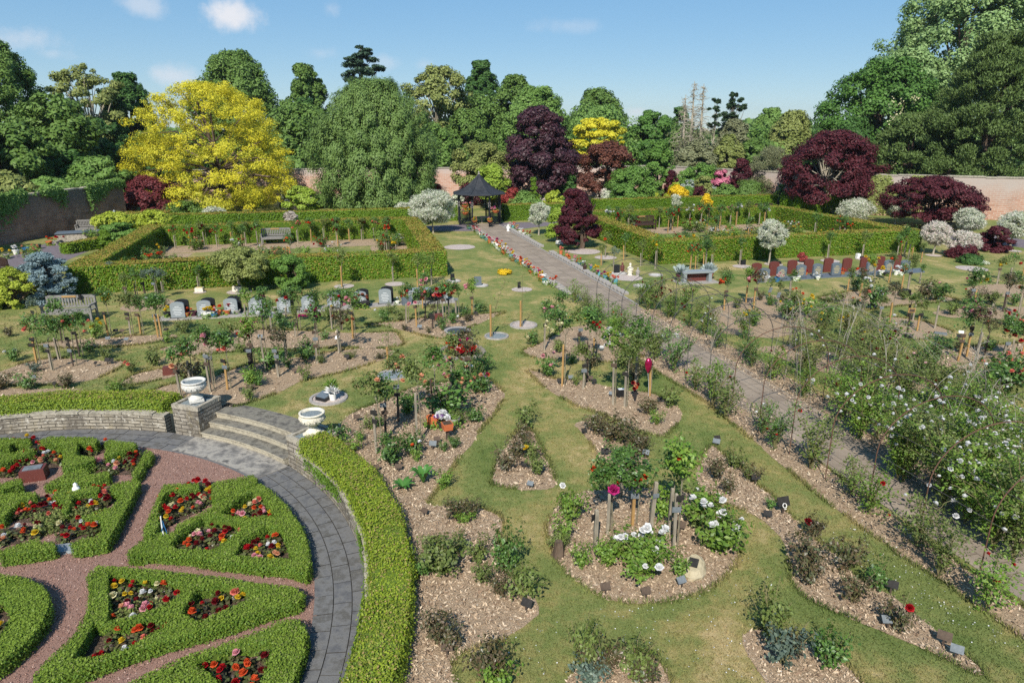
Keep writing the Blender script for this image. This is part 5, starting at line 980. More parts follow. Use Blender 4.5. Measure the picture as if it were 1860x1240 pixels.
# the main specimen trees
tree('robinia_tree', 'large golden yellow tree spreading over the left rose plot', 226, 544, 148, 372, 58.5, 'gold', 95000, .17, base=405, tr=.32, nb=50, prof='skirt', ncl=680, rcl=.08, flat=.65, up=.6, aspect=.36, core=.3, lump=.13, hbias=1.15, tfrac=.7)
def weeping(name, label, x0, x1, yt, yb, f, mat, n, leaf, base, tr, bark):
    rng = np.random.default_rng(5); z1 = zat(yt, f); z0 = max(zat(yb, f), .3); zm = (z0+z1)/2; X = xat((x0+x1)/2, f, zm); Rx = (xat(x1,f,zm)-xat(x0,f,zm))/2; bx = xat(base, f)
    root = thing(name, label, 'tree', (bx, f, 0)); ns = 1500; a = rng.uniform(0,6.28,ns); rho = np.sqrt(rng.uniform(.05,1,ns)); h0 = np.sqrt(np.clip(1-rho**2.6*.8,0,1))*rng.uniform(.3,1,ns); lum = 1+.1*np.sin(3*a+1)+.07*np.sin(7*a)
    sx, sy, sz = Rx*rho*np.cos(a)*lum, Rx*rho*np.sin(a)*lum, z0+(z1-z0)*(.2+.8*h0); ln = rng.uniform(1.0,3.6,ns)*np.where(rho > .6, 1.25, 1)
    k = rng.integers(0,ns,n); t = rng.uniform(0,1,n); P = np.c_[sx[k]*(1+.05*t)+rng.normal(0,.1,n), sy[k]*(1+.05*t)+rng.normal(0,.1,n), sz[k]-t*ln[k]]
    P[:,2] = np.maximum(P[:,2], z0+rng.uniform(0,.8,n)*np.where(rng.random(n) < .3, 1, 1.6)); P[:,0] += X-bx
    N = np.c_[np.cos(a[k]), np.sin(a[k]), np.full(n,.5)]+rng.normal(0,.5,(n,3)); T = np.tile([0,0,-1.0],(n,1))+rng.normal(0,.4,(n,3))
    mb = MB(); mb.leaves(P, N, leaf, .5, 0, T, rng); mb.build('crown', LM[mat], parent=root)
    c = np.c_[sx[:60]*.7+X-bx, sy[:60]*.7, sz[:60]]; trunk_mesh(z1*.8, tr, c, 36, (X-bx, 0), rng=rng, start=.2).build('trunk', M[bark], parent=root)
tree('birch_tree', 'big weeping birch with a white trunk in the middle of the row', 565, 800, 148, 370, 58.5, 'birch', 150000, .17, base=690, tr=.24, bark='birchbark', nb=7, prof='skirt', ncl=1100, rcl=.085, flat=1.45, aspect=.5, up=.35, core=.3, lump=.06, hbias=1.1, slender='down', tfrac=.8, seed=5)
tree('maple_tree', 'tall dark purple maple standing right of the pavilion', 910, 1052, 193, 345, 66, 'maple', 42000, .24, base=985, tr=.34, nb=24, prof='dome', ncl=120, rcl=.2, flat=.7, core=.4, lump=.16, hbias=.8, tfrac=.7)
tree('yew_tree', 'narrow very dark evergreen under the purple maple', 1008, 1050, 290, 372, 65, 'dark', 9000, .2, prof='column', ncl=40, rcl=.4, tr=.1)
tree('beech_tree', 'bronze brown tree between the purple maple and the lime green tree', 1046, 1156, 256, 345, 66, 'bronze', 20000, .22, tr=.2, prof='dome', ncl=80, rcl=.22, lump=.15)
tree('robinia_tree', 'smaller golden yellow tree beyond the purple maple', 1030, 1140, 212, 290, 78, 'gold', 17000, .27, tr=.2, prof='spread', ncl=70, rcl=.2, flat=.5, lump=.2)
tree('young_tree', 'slim yellow green tree between the bronze tree and the dead conifers', 1160, 1228, 254, 350, 65, 'bright', 14000, .2, tr=.12, prof='dome', ncl=60, rcl=.26, lump=.2)
tree('round_shrub', 'rounded fresh green shrub below the bronze tree', 1108, 1192, 302, 362, 62, 'bright', 12000, .19, cat='shrub', tr=.08, prof='dome', ncl=50, rcl=.28)
tree('olive_tree', 'olive toned bushy tree behind the pavilion roof', 815, 928, 257, 345, 66, 'olive', 20000, .2, tr=.15, prof='dome', ncl=90, rcl=.2, bark='palebark')
tree('lime_shrub', 'bright lime green shrub just right of the pavilion roof', 858, 926, 297, 360, 60, 'lime', 11000, .19, cat='shrub', tr=.07, prof='dome', ncl=45, rcl=.3)
tree('conifer', 'small dense green cone conifer right of the pavilion', 959, 979, 322, 372, 58, 'topiary', 5000, .13, prof='cone', ncl=40, rcl=.4, tr=.05)
tree('japanese_maple', 'largest purple Japanese maple, beside the right wall', 1420, 1602, 236, 362, 58, 'acer', 56000, .18, base=1510, tr=.2, nb=26, prof='dome', ncl=230, rcl=.16, flat=.65, up=.6, lump=.14, core=.35, bark='palebark', multi=2)
tree('japanese_maple', 'flat topped purple Japanese maple against the brick wall', 1608, 1777, 317, 396, 49.5, 'acer', 36000, .15, base=1685, tr=.12, nb=20, prof='dome', ncl=170, rcl=.17, flat=.45, up=.6, lump=.16, core=.35, multi=3)
tree('japanese_maple', 'purple Japanese maple on the lawn beside the right hedge corner', 1006, 1092, 343, 442, 40.5, 'acer', 30000, .11, base=1057, tr=.12, nb=18, prof='drop', ncl=150, rcl=.2, flat=.7, lump=.16, multi=2)
tree('japanese_maple', 'low purple Japanese maple under a pink salix at the far right', 1780, 1840, 410, 462, 39.5, 'acer', 12000, .11, base=1812, tr=.06, nb=12, prof='dome', ncl=60, rcl=.25, flat=.5, lump=.2)
tree('japanese_maple', 'reddish purple maple bush left of the golden tree by the wall corner', 218, 332, 318, 392, 55, 'acerred', 22000, .18, tr=.1, prof='dome', ncl=90, rcl=.22, multi=2)
tree('japanese_maple', 'small purple maple between the olive shrub and pink flowers', 1330, 1366, 288, 345, 63, 'acer', 6000, .18, tr=.06, prof='column', ncl=40, rcl=.4)
tree('japanese_maple', 'slim purple shrub beside the slim yellow green tree', 1206, 1232, 310, 352, 64, 'acer', 4000, .18, tr=.05, prof='round', ncl=30, rcl=.4)
tree('smoke_bush', 'dark purple bush below the pink dappled willow on the right lawn', 1727, 1775, 442, 472, 37.5, 'acer', 7000, .1, cat='shrub', tr=.04, prof='dome', ncl=40, rcl=.3)
tree('willow_shrub', 'grey green airy willow beside the big purple maple', 1362, 1440, 266, 355, 64, 'drab', 17000, .16, cat='shrub', tr=.08, prof='round', ncl=80, rcl=.24, aspect=.3, slender='up', multi=4, tfrac=.6, bark='palebark')
tree('lollipop_tree', 'small round headed tree on a bare trunk before the left yew hedge', 378, 486, 448, 498, 29.6, 'olive', 16000, .085, base=437, tr=.075, nb=18, prof='dome', ncl=80, rcl=.22, flat=.6, lump=.15, tfrac=.85, bark='palebark')
tree('laurel_bush', 'bright green rounded bush before the left yew hedge', 495, 560, 463, 523, 29.8, 'bright', 13000, .085, cat='shrub', tr=.05, prof='round', ncl=60, rcl=.26, multi=2)
tree('golden_bush', 'golden green bush behind the bench at the left edge', -30, 62, 487, 572, 26.8, 'goldsh', 26000, .075, cat='shrub', tr=.05, prof='dome', ncl=110, rcl=.2, multi=3, tfrac=.6)
tree('blue_spruce', 'silvery blue spruce behind the grey bench', 34, 128, 458, 556, 27.6, 'bluesp', 26000, .1, tr=.08, prof='dome', ncl=150, rcl=.17, flat=.5, aspect=.4, slender='out', lump=.3, core=.25)
tree('yew_column', 'little clipped yew column at the left hedge corner', 181, 204, 417, 457, 36.5, 'topiary', 6000, .09, cat='topiary', prof='column', ncl=40, rcl=.5, tr=.05)
tree('spreading_shrub', 'flat spreading green shrub beside the tarmac path', 183, 250, 403, 432, 40, 'bright', 12000, .12, cat='shrub', tr=.07, prof='dome', ncl=50, rcl=.25, flat=.4)
tree('golden_bush', 'yellow green bush against the end of the left hedge', 240, 312, 382, 420, 43, 'goldsh', 12000, .13, cat='shrub', tr=.05, prof='dome', ncl=60, rcl=.24)
tree('golden_bush', 'olive gold shrub near the shaded left wall', 170, 250, 385, 412, 46, 'goldsh', 9000, .14, cat='shrub', tr=.05, prof='dome', ncl=50, rcl=.25)
tree('spreading_shrub', 'dark green shrub at the foot of the golden tree', 300, 378, 366, 396, 53, 'oak', 9000, .16, cat='shrub', tr=.05, prof='dome', ncl=45, rcl=.28)
tree('golden_bush', 'lime green spreading maple right of the golden tree trunk', 512, 580, 336, 386, 56, 'lime', 12000, .17, cat='shrub', tr=.07, prof='dome', ncl=50, rcl=.26, flat=.5)
tree('golden_shrub', 'small ball of golden leaves beside the memorial path', 905, 931, 489, 513, 33.2, 'yellowsh', 5000, .07, cat='shrub', tr=.03, prof='round', ncl=40, rcl=.35)
tree('conifer', 'little golden cone conifer behind the right rose plot', 1266, 1300, 352, 386, 52, 'yellowsh', 6000, .13, prof='cone', ncl=50, rcl=.3, tr=.05)
tree('yellow_shrub', 'yellow leaved shrub among dappled willows', 1212, 1250, 336, 360, 60, 'yellowsh', 5000, .17, cat='shrub', prof='dome', ncl=40, rcl=.3, tr=.05)
tree('green_shrub', 'green bushes below the yellow shrub', 1100, 1165, 335, 372, 59, 'bright', 9000, .17, cat='shrub', prof='dome', ncl=50, rcl=.28, tr=.05)
tree('rhododendron', 'large glossy green shrub in front of the dead conifers', 1230, 1310, 296, 345, 66, 'bright', 12000, .2, cat='shrub', prof='dome', ncl=55, rcl=.26, tr=.06)
tree('hydrangea', 'shrub covered in pink flowers beside the small purple maple', 1293, 1328, 308, 340, 64, 'pinkfl', 5000, .18, cat='shrub', prof='round', ncl=40, rcl=.3, tr=.05)
tree('green_shrub', 'round olive shrub behind the dappled willows', 1258, 1296, 320, 355, 63, 'olive', 5000, .17, cat='shrub', prof='round', ncl=40, rcl=.3, tr=.05)
tree('weeping_shrub', 'drooping green shrub behind the far yew hedge', 1322, 1392, 326, 366, 62, 'oak', 9000, .17, cat='shrub', prof='dome', ncl=50, rcl=.26, slender='down', aspect=.4, tr=.06)
tree('green_shrub', 'leafy shrub left of the purple lawn maple', 995, 1030, 378, 432, 43, 'lime', 8000, .11, cat='shrub', prof='column', ncl=50, rcl=.4, tr=.05)
tree('red_shrub', 'bronze red leaved shrub behind the dappled willow by the pavilion', 762, 802, 322, 362, 62, 'redsh', 6000, .17, cat='shrub', prof='round', ncl=40, rcl=.3, tr=.05)
tree('red_shrub', 'bronze shrub right behind the pavilion', 908, 955, 342, 378, 59, 'redsh', 5000, .16, cat='shrub', prof='dome', ncl=40, rcl=.3, tr=.05)
tree('green_shrub', 'loose green shrub between pavilion and purple maple', 925, 985, 348, 380, 58, 'ash', 7000, .16, cat='shrub', prof='dome', ncl=45, rcl=.28, tr=.05)
tree('golden_bush', 'yellow green bush at the foot of the purple maple', 985, 1030, 346, 378, 59, 'goldsh', 6000, .16, cat='shrub', prof='dome', ncl=40, rcl=.28, tr=.05)
tree('cotinus', 'dark maroon shrub in front of the bronze tree', 1020, 1062, 343, 375, 60, 'acer', 5000, .16, cat='shrub', prof='dome', ncl=35, rcl=.3, tr=.05)
tree('heather_bush', 'dark green heather bush on the right lawn circle', 1740, 1786, 463, 487, 36, 'dark', 7000, .09, cat='shrub', prof='dome', ncl=45, rcl=.3, tr=.03)
tree('petunia_mound', 'mound of white petunias on a chip circle at the right', 1760, 1793, 475, 489, 36, 'salix', 2600, .09, cat='flower', prof='dome', ncl=30, rcl=.35, tr=0)
tree('red_maple_seedling', 'tiny bright red maple on a chip circle before the right hedge', 1448, 1468, 459, 476, 36.2, 'redsh', 1500, .09, cat='shrub', prof='dome', ncl=15, rcl=.4, tr=.03)
# dappled (white-pink) willows on stems
def salix(label, x0, x1, yt, yb, ybase, mat='salix', base=None, n=9000, tall=True):
    p = G(base or (x0+x1)/2, ybase); f = p[1]; tree('dappled_willow', label, x0, x1, yt, yb, f, mat, n, .14+.001*f, cat='willow', base=base, tr=.05 if tall else .03, nb=8, prof='round', ncl=70, rcl=.3, aspect=.2, slender='out', core=.3, lump=.12, group='white dappled willows', bark='palebark', tfrac=.8, gap=1)
salix('largest pale dappled willow, left of the pavilion', 744, 826, 346, 402, 423, base=787, n=17000)
salix('round white dappled willow on a stem right of the pavilion', 960, 998, 369, 405, 427)
salix('white dappled willow standing before the right yew hedge', 1378, 1426, 400, 447, 480, n=11000)
salix('pinkish dappled willow at the outer corner of the right yew hedge', 1678, 1726, 403, 442, 462, 'salixpink')
salix('wide bushy dappled willow left of the flat topped purple maple', 1527, 1586, 362, 398, 398, n=9000, tall=False)
salix('white dappled willow ball on a stem against the brick wall', 1735, 1786, 378, 414, 426)
salix('white dappled willow by the wall at the right edge', 1816, 1872, 384, 428, 448)
salix('low pink dappled willow over the dark purple bush', 1725, 1778, 420, 458, 466, 'salixpink', n=8000)
salix('shaggy dappled willow in the shade of the flat topped maple', 1608, 1656, 350, 392, 408)
salix('grey white dappled willow bush before the far left hedge', 367, 411, 376, 408, 408, n=7000, tall=False)
salix('small pale dappled willow left of the largest one', 716, 748, 368, 398, 404, n=6000)
salix('pink dappled willow bush low behind the right rose plot', 1104, 1136, 365, 385, 385, 'salixpink', n=5000, tall=False)
salix('small white willow bush beside the pink one behind the right plot', 1168, 1192, 361, 384, 384, n=4000, tall=False)
salix('white willow on a stem left of the little golden conifer', 1213, 1240, 354, 374, 386, n=5000)
salix('low white willow right of the little golden conifer', 1338, 1366, 362, 377, 377, n=4000, tall=False)
salix('big white willow bush behind the little golden conifer', 1264, 1300, 331, 358, 360, n=6000, tall=False)
salix('pinkish willow bush beside the pink flowered shrub', 1296, 1330, 333, 358, 360, 'salixpink', n=5000, tall=False)
salix('flat white willow dome before the long back hedge', 560, 594, 387, 402, 402, n=4000, tall=False)
salix('pink tinted willow above the yellow shrub', 1225, 1258, 330, 350, 356, 'salixpink', n=4000, tall=False)
salix('silvery willow shrub left of the fresh green shrub', 1092, 1115, 332, 352, 356, n=3500, tall=False)
tree('dry_shrub', 'brown twiggy dome before the long back hedge', 515, 541, 384, 402, 46, 'deadtw', 3500, .13, cat='shrub', prof='dome', ncl=30, rcl=.35, tr=.02)
# the mixed shrub bank round the back of the garden
rb = np.random.default_rng(77)
BANK = [('lime','lime green'),('bright','fresh green'),('salix','white variegated'),('olive','olive'),('goldsh','golden'),('ash','mid green'),('acer','dark red'),('salixpink','pink tinged'),('oak','dark green'),('grey','silvery')]
for i in range(46):
    if i < 30: x = 1095+i*11.5+rb.uniform(-6,6); yb = rb.uniform(352,382); f_ = None
    elif i < 38: x = 800+(i-30)*26+rb.uniform(-8,8); yb = rb.uniform(360,384)
    else: x = 428+(i-38)*42+rb.uniform(-12,12); yb = rb.uniform(366,384)
    g = G(x, yb); fy = min(g[1], 64.5); fy = max(fy, 56.5 if x > 1085 or x < 700 else 55); mt, nm = BANK[int(rb.integers(10))]; w = rb.uniform(14,27); h = rb.uniform(22,46); k_ = fy*cT+HC*sT; yb2 = 620+FP*((HC*cT-fy*sT)/k_)
    t_ = tree('mixed_shrub', None, x-w, x+w, yb2-h, yb2, fy, mt, 5200, .16, cat='shrub', prof='dome', ncl=36, rcl=.3, tr=.03, nb=4, group='mixed shrubs at the back of the garden')
    auto(t_, ('small ' if h < 28 else 'spreading ' if h < 38 else 'tall ')+nm+' shrub', 'behind the right hedged plot' if x > 1085 else 'around the pavilion' if x > 780 else 'under the golden tree and birch', x)
# trees beyond the walls
GB = 'trees beyond the garden walls'
def bt(lab, x0, x1, yt, yb, f, mt, n, leaf, **k):
    if mt not in ('ley','chest','poplar') and k.get('prof') != 'open': k['ncl'] = int(k.get('ncl', 80)*3.2); k['rcl'] = k.get('rcl', .2)*.78; k['flat'] = .95; n = int(n*1.7); leaf *= .88
    return tree('woodland_tree', lab, x0, x1, yt, yb, f, mt, n, leaf, group=GB, **k)
bt('tall ash like tree at the far left corner', -90, 88, 66, 350, 62, 'oak', 40000, .26, tr=.35, prof='dome', ncl=150, rcl=.17, lump=.2, hbias=.85)
bt('half bare tree with pale spreading limbs above the left wall', 88, 232, 116, 300, 70, 'olive', 20000, .24, tr=.3, bark='palebark', nb=70, prof='open', ncl=110, rcl=.15, lump=.2, tfrac=.6)
bt('dense dark oak left of the golden tree', 186, 296, 134, 350, 74, 'dark', 30000, .3, tr=.35, prof='dome', ncl=120, rcl=.18, lump=.16)
bt('tall rounded tree rising behind the golden tree', 344, 522, 94, 300, 92, 'oak', 30000, .38, tr=.4, bark='palebark', nb=24, prof='dome', ncl=120, rcl=.18, lump=.22, hbias=.7)
bt('rugged green tree between the golden tree and the cedar', 508, 610, 118, 330, 88, 'oak', 26000, .36, tr=.35, prof='dome', ncl=90, rcl=.2, lump=.3)
bt('dark tree filling the gap left of the birch', 515, 600, 180, 360, 80, 'dark', 20000, .34, tr=.3, prof='dome', ncl=80, rcl=.2)
bt('open crowned tree with pale twisted limbs behind the birch', 733, 862, 120, 260, 92, 'olive', 17000, .34, tr=.5, bark='palebark', nb=46, prof='open', ncl=90, rcl=.19, lump=.25, tfrac=.8)
bt('dark rugged oak with a bare top behind the open crowned tree', 838, 914, 112, 300, 104, 'dark', 20000, .4, tr=.5, nb=20, prof='dome', ncl=60, rcl=.24, lump=.35)
bt('rounded leafy chestnut on the skyline behind the purple maple', 885, 985, 138, 330, 98, 'oak', 24000, .4, tr=.4, prof='dome', ncl=90, rcl=.2)
bt('broad green beech behind the purple maple', 900, 1050, 160, 330, 90, 'ash', 32000, .36, tr=.4, prof='dome', ncl=120, rcl=.18)
bt('bluish green tree right of the broad beech on the skyline', 1020, 1145, 163, 320, 104, 'oak', 26000, .42, tr=.4, prof='dome', ncl=100, rcl=.2, lump=.2)
bt('low green tree mass behind the olive tree', 795, 905, 200, 330, 84, 'oak', 24000, .34, tr=.3, prof='dome', ncl=90, rcl=.2)
bt('mid height green tree behind the golden sapling', 740, 830, 225, 330, 80, 'ash', 15000, .32, tr=.25, prof='dome', ncl=70, rcl=.22)
bt('round dark green sycamore left of the dead conifers', 1136, 1232, 201, 320, 92, 'chest', 22000, .36, tr=.35, prof='dome', ncl=80, rcl=.22)
bt('small dark tree squeezed behind the dead conifers', 1205, 1262, 196, 310, 104, 'dark', 12000, .42, tr=.3, prof='dome', ncl=50, rcl=.26)
bt('leafy green tree low right of the pines', 1362, 1432, 197, 300, 112, 'ash', 18000, .44, tr=.35, prof='dome', ncl=70, rcl=.24)
bt('pointed olive green tree near the big chestnut', 1395, 1478, 203, 310, 96, 'olive', 18000, .38, tr=.3, prof='dome', ncl=70, rcl=.25)
bt('brownish green tree under the pines', 1290, 1370, 218, 330, 92, 'drab', 15000, .36, tr=.3, prof='dome', ncl=60, rcl=.25)
bt('yellowish tree below the pines', 1298, 1350, 245, 320, 84, 'olive', 9000, .32, tr=.25, prof='dome', ncl=45, rcl=.28)
bt('big chestnut with white blossom candles right of the gap', 1482, 1715, 108, 345, 73, 'chest', 52000, .3, tr=.45, prof='dome', ncl=420, rcl=.115, flat=.85, lump=.2, hbias=.95)
bt('towering pale green poplar at the upper right corner', 1595, 1905, -60, 280, 96, 'poplar', 76000, .4, tr=.7, prof='dome', ncl=480, rcl=.1, flat=1.0, lump=.2, hbias=.75)
bt('second pale poplar crown behind the chestnut', 1555, 1720, 90, 300, 90, 'poplar', 30000, .38, tr=.5, prof='dome', ncl=170, rcl=.14, lump=.22)
bt('huge dark leyland cypress over the right wall', 1700, 1900, 58, 352, 62, 'ley', 110000, .26, tr=.4, prof='column', ncl=420, rcl=.15, aspect=.35, slender='up', lump=.12, core=.35)
bt('lower dark cypress at the foot of the right hand trees', 1585, 1720, 205, 352, 66, 'ley', 36000, .28, tr=.3, prof='dome', ncl=140, rcl=.2, aspect=.35, slender='up', core=.55)
bt('shaded evergreen behind the largest purple maple', 1495, 1600, 215, 350, 70, 'dark', 20000, .3, tr=.3, prof='dome', ncl=80, rcl=.22)
for i, (x0, x1, yt, yb, f, mt, lab) in enumerate([(-60,62,312,372,46,'olive','olive shrub spilling over the near end of the left wall'),(48,128,322,366,49.5,'ash','fresh green creeper over the middle of the left wall'),(120,196,322,360,53,'oak','pale shrub over the far part of the left wall'),(186,246,318,355,57,'oak','green shrub over the far end of the left wall'),(20,180,170,330,58,'oak','green thicket under the half bare tree'),(470,640,185,335,79,'oak','mixed green thicket behind the golden tree and birch'),(560,780,205,335,83,'ash','green trees massed behind the birch'),(770,960,170,330,97,'oak','green mass rising behind the olive tree'),(980,1180,190,325,94,'ash','green mass behind the small golden tree'),(1120,1300,222,320,98,'oak','green mass left of the pines'),(1280,1480,232,320,100,'ash','green mass low on the right skyline'),(-40,100,225,356,52,'oak','drooping olive shrub spilling over the left wall'),(70,170,270,345,56,'dark','greyish bramble mass above the left wall'),(120,235,285,352,55,'ash','fresh green shrub on top of the left wall'),(20,130,190,330,60,'oak','dull green thicket under the tall corner tree'),(130,250,215,340,64,'dark','dark thicket behind the left wall'),(230,300,240,345,66,'dark','dark laurel behind the maple bush'),(560,640,250,330,78,'dark','dark holly behind the birch'),(640,760,270,340,76,'oak','oak scrub hidden behind the birch'),(1440,1520,262,340,78,'oak','scrub between the willow and big chestnut'),(1230,1300,255,320,82,'drab','grey scrub below the dead conifers'),(1330,1420,250,320,88,'oak','green scrub behind the grey willow'),(480,560,285,345,72,'ash','green scrub behind the golden tree')]):
    tree('wall_shrub', lab, x0, x1, yt, yb, f, mt, 14000, .2+.002*f, cat='shrub', prof='dome', ncl=80, rcl=.22, tr=.08, group='shrubs along the garden walls')
for lab, x, y, h in (('shade tree outside the left wall, nearest the camera', -33, 17, 14), ('shade tree outside the left wall beside the tarmac', -35, 26, 15), ('shade tree outside the left wall behind the spruce', -40, 40, 15)):
    root = thing('woodland_tree', lab, 'tree', (x, y, 0), group=GB); mb, c = crown_mesh(5.5, 3, h, 9000, .5, 'dome', 60, .25); mb.build('crown', LM['oak'], parent=root); trunk_mesh(h*.7, .35, c, 10).build('trunk', M['bark'], parent=root)
# hanging conifer at the left edge
tree('cedar_tree', 'drooping conifer with hanging sprays at the left edge', -46, 34, 218, 356, 52, 'ley', 16000, .24, tr=.2, prof='cone', ncl=70, rcl=.24, slender='down', aspect=.35)
# blossom candles on the chestnut (one mass of flowers on the tree)
ch = [o for o in S.objects if o.get('label', '').startswith('big chestnut with white')][0]
mb = MB(); cr = [c for c in ch.children if c.name.startswith('crown')][0]; co = np.zeros(len(cr.data.vertices)*3, np.float32); cr.data.vertices.foreach_get('co', co); co = co.reshape(-1,3); co = co[(co[:,2] < co[:,2].max()*.72)]
q = co[R.choice(len(co), 4000)]; q = q[np.argsort(q[:,1])[:170]]
P = np.repeat(q+[0,-.1,.1], 9, 0)+R.normal(0,.1,(len(q)*9,3))*[1,1,2.0]; mb.leaves(P, R.normal(0,1,P.shape), .16, .7); mb.build('blossom', petal('cream'), parent=ch)
# tiered cedar, pines, dead conifers
def tiered(name, label, px, yt, yb, f, tiers, mat, leaf, tr, bark, n=900, flat=.16):
    z1 = zat(yt, f); root = thing(name, label, 'tree', (xat(px, f, z1), f, 0), group=GB); mb = MB(); c = []
    for (y, half, off) in tiers:
        z = zat(y, f); rx = abs(xat(px+half, f, z)-xat(px, f, z)); o = xat(px+off, f, z)-xat(px, f, z)
        for k in range(7): c.append((o+R.uniform(-1,1)*rx*.75, R.uniform(-1,1)*rx*.6, z+R.normal(0,.2), rx*R.uniform(.25,.45)))
    c = np.array(c); k = R.integers(0,len(c),n*len(tiers)); d = R.normal(0,1,(len(k),3)); d /= np.linalg.norm(d,axis=1,keepdims=True); d *= (R.uniform(0,1,len(k))**.4)[:,None]
    P = c[k,:3]+d*c[k,3:4]*[1,1,flat*2]; P[:,2] -= np.hypot(P[:,0],P[:,1])*.04; mb.leaves(P, np.array([0,0,1.0])+R.normal(0,.5,P.shape), leaf, .45); mb.build('crown', LM[mat], parent=root)
    trunk_mesh(z1-.3, tr, c[:,:3], 26, wob=.05, start=.4, bend=.0).build('trunk', M[bark], parent=root)
tiered('cedar_tree', 'flat tiered cedar standing above the skyline left of the birch', 657, 85, 260, 96, [(90,18,2),(99,26,4),(112,34,-8),(122,30,14),(130,44,-6),(142,34,-16),(152,40,14),(165,46,-6),(182,50,4),(200,50,0),(225,50,0)], 'cedar', .42, .4, 'bark', 1500)
tiered('pine_tree', 'taller dark pine with a clumped top on the right skyline', 1334, 168, 300, 94, [(173,8,0),(183,14,3),(195,16,2),(208,14,-3),(196,10,16),(215,14,-6),(230,20,0)], 'pine', .36, .22, 'bark', 700, .3)
tiered('pine_tree', 'thin leaning pine left of the taller pine', 1304, 180, 300, 92, [(186,9,0),(198,12,-4),(212,13,3),(226,14,-4),(240,10,0)], 'pine', .34, .18, 'palebark', 500, .3)
for lab, px, yt, h in (('tallest bare dead conifer on the right skyline', 1262, 148, 1), ('second bare dead conifer beside the tallest one', 1279, 152, .9), ('thin dead conifer left of the other two', 1246, 172, .8)):
    f = 86+R.uniform(-2,2); z1 = zat(yt, f); root = thing('dead_conifer', lab, 'tree', (xat(px, f, z1), f, 0), group=GB); mb = MB(); mb.tube([(0,0,0),(.05,0,z1*.5),(0,.05,z1)], [.28,.18,.03], 7)
    for k in range(95):
        z = z1*R.uniform(.25,.98); L = (1-z/z1)*3.4*h+.35; a = R.uniform(0,6.28); L *= R.uniform(.5,1); e = np.array([math.cos(a)*L, math.sin(a)*L, L*R.uniform(-.25,.25)]); mb.tube([(0,0,z), e*.5+[0,0,z+.1], e+[0,0,z-.1*L]], [.05,.03,.012], 4, cap=False)
        for j in range(3): s = R.uniform(.4,1); mb.tube([e*s+[0,0,z], e*s+R.normal(0,.3,3)+[0,0,z-R.uniform(0,.35)]], [.014,.008], 3, cap=False)
    mb.build('trunk', M['palebark'], parent=root)
    P = np.c_[R.normal(0,.5+1.2*(h == 1),900), R.normal(0,1,900), z1*R.uniform(.12,.55,900)]; mb = MB(); mb.leaves(P, R.normal(0,1,P.shape), .32, .4, 0, np.tile([0,0,-1.],(900,1))+R.normal(0,.3,(900,3))); mb.build('ivy', LM['drab'], parent=root)
# far wood on the horizon
mb = MB(); n = 16000; an = R.uniform(-.75,.75,n); rd = R.uniform(300,420,n); hh = 5+3*np.sin(an*23)+2*np.sin(an*61+1)+2.5*np.sin(an*9+2)
P = np.c_[np.sin(an)*rd, np.cos(an)*rd, R.uniform(0,1,n)**.6*np.maximum(hh+2, 3)]; mb.leaves(P, R.normal(0,1,P.shape)+[0,-.6,.8], 3.2, .8); tag(mb.build('distant_wood', LM['oak'], keep=True), 'distant belt of trees on the horizon', 'wood', kind='stuff')
mb = MB(); n = 26000; X = R.uniform(-75,75,n); Y = R.uniform(96,118,n)+.0*X; P = np.c_[X, Y, R.uniform(0,1,n)**.7*(4.2+1.2*np.sin(X*.31)+.8*np.sin(X*.83))]; mb.leaves(P, R.normal(0,1,P.shape)+[0,-.6,.8], .9, .7); tag(mb.build('woodland_undergrowth', LM['dark'], keep=True), 'dark undergrowth filling the woodland floor behind the walls', 'undergrowth', kind='stuff')
# ------------------------------------------------------------------ garden walls
def wall(lab, a, b, h, mat, th=.4, steps=()):
    a, b = np.array(a), np.array(b); L = np.linalg.norm(b-a); rz = math.atan2(b[1]-a[1], b[0]-a[0]); c = (a+b)/2
    root = thing('brick_wall', lab, 'wall', (c[0], c[1], 0), rz); mb = MB(); mb.box((0,0,h/2-.05), (L, th, h+.1)); mb.build('brickwork', M[mat], parent=root)
    mb = MB(); x = -L/2
    while x < L/2-.1: w = min(R.uniform(.5,.9), L/2-x); mb.box((x+w/2, 0, h+.055+R.uniform(-.02,.03)), (w-.01, th+.1, .1)); x += w
    mb.build('coping', M['coping'], parent=root); return root
wr = wall('high old red brick wall with a pale weathered top along the right side', (56,46), (28.8,57.2), 3.15, 'oldbrick')
wall('far part of the right brick wall behind the purple maple', (28.9,57.6), (15,72), 3.0, 'oldbrick')
wl = wall('shaded dark brick wall along the left side', (-32.9,34), (-29.5,52.5), 2.75, 'darkbrick')
mb = MB(); n = 15000; t = R.uniform(0,1,n); t = t[np.sin(t*31)+.8*np.sin(t*13+2)+R.normal(0,.3,n) > -.25]; n = len(t); drop = np.abs(R.normal(0,.42,n))*(1+.8*np.sin(t*17+1)); P = np.c_[-32.9+3.4*t+.26+R.uniform(0,.2,n), 34+18.5*t, np.maximum(2.98-drop+R.normal(0,.12,n), .1)]; mb.leaves(P, np.array([.8,-.4,.5])+R.normal(0,.5,P.shape), .17, .65)
root = thing('ivy', 'green creepers trailing over the top of the shaded left wall', 'ivy', (-31,43,0)); o = mb.build('leaves', LM['ash'], origin=(-31,43,0)); o.parent = root; o.location = (0,0,0)
wall('sunlit pale brick wall at the back of the garden', (-30,66), (15,73), 2.95, 'backbrick')
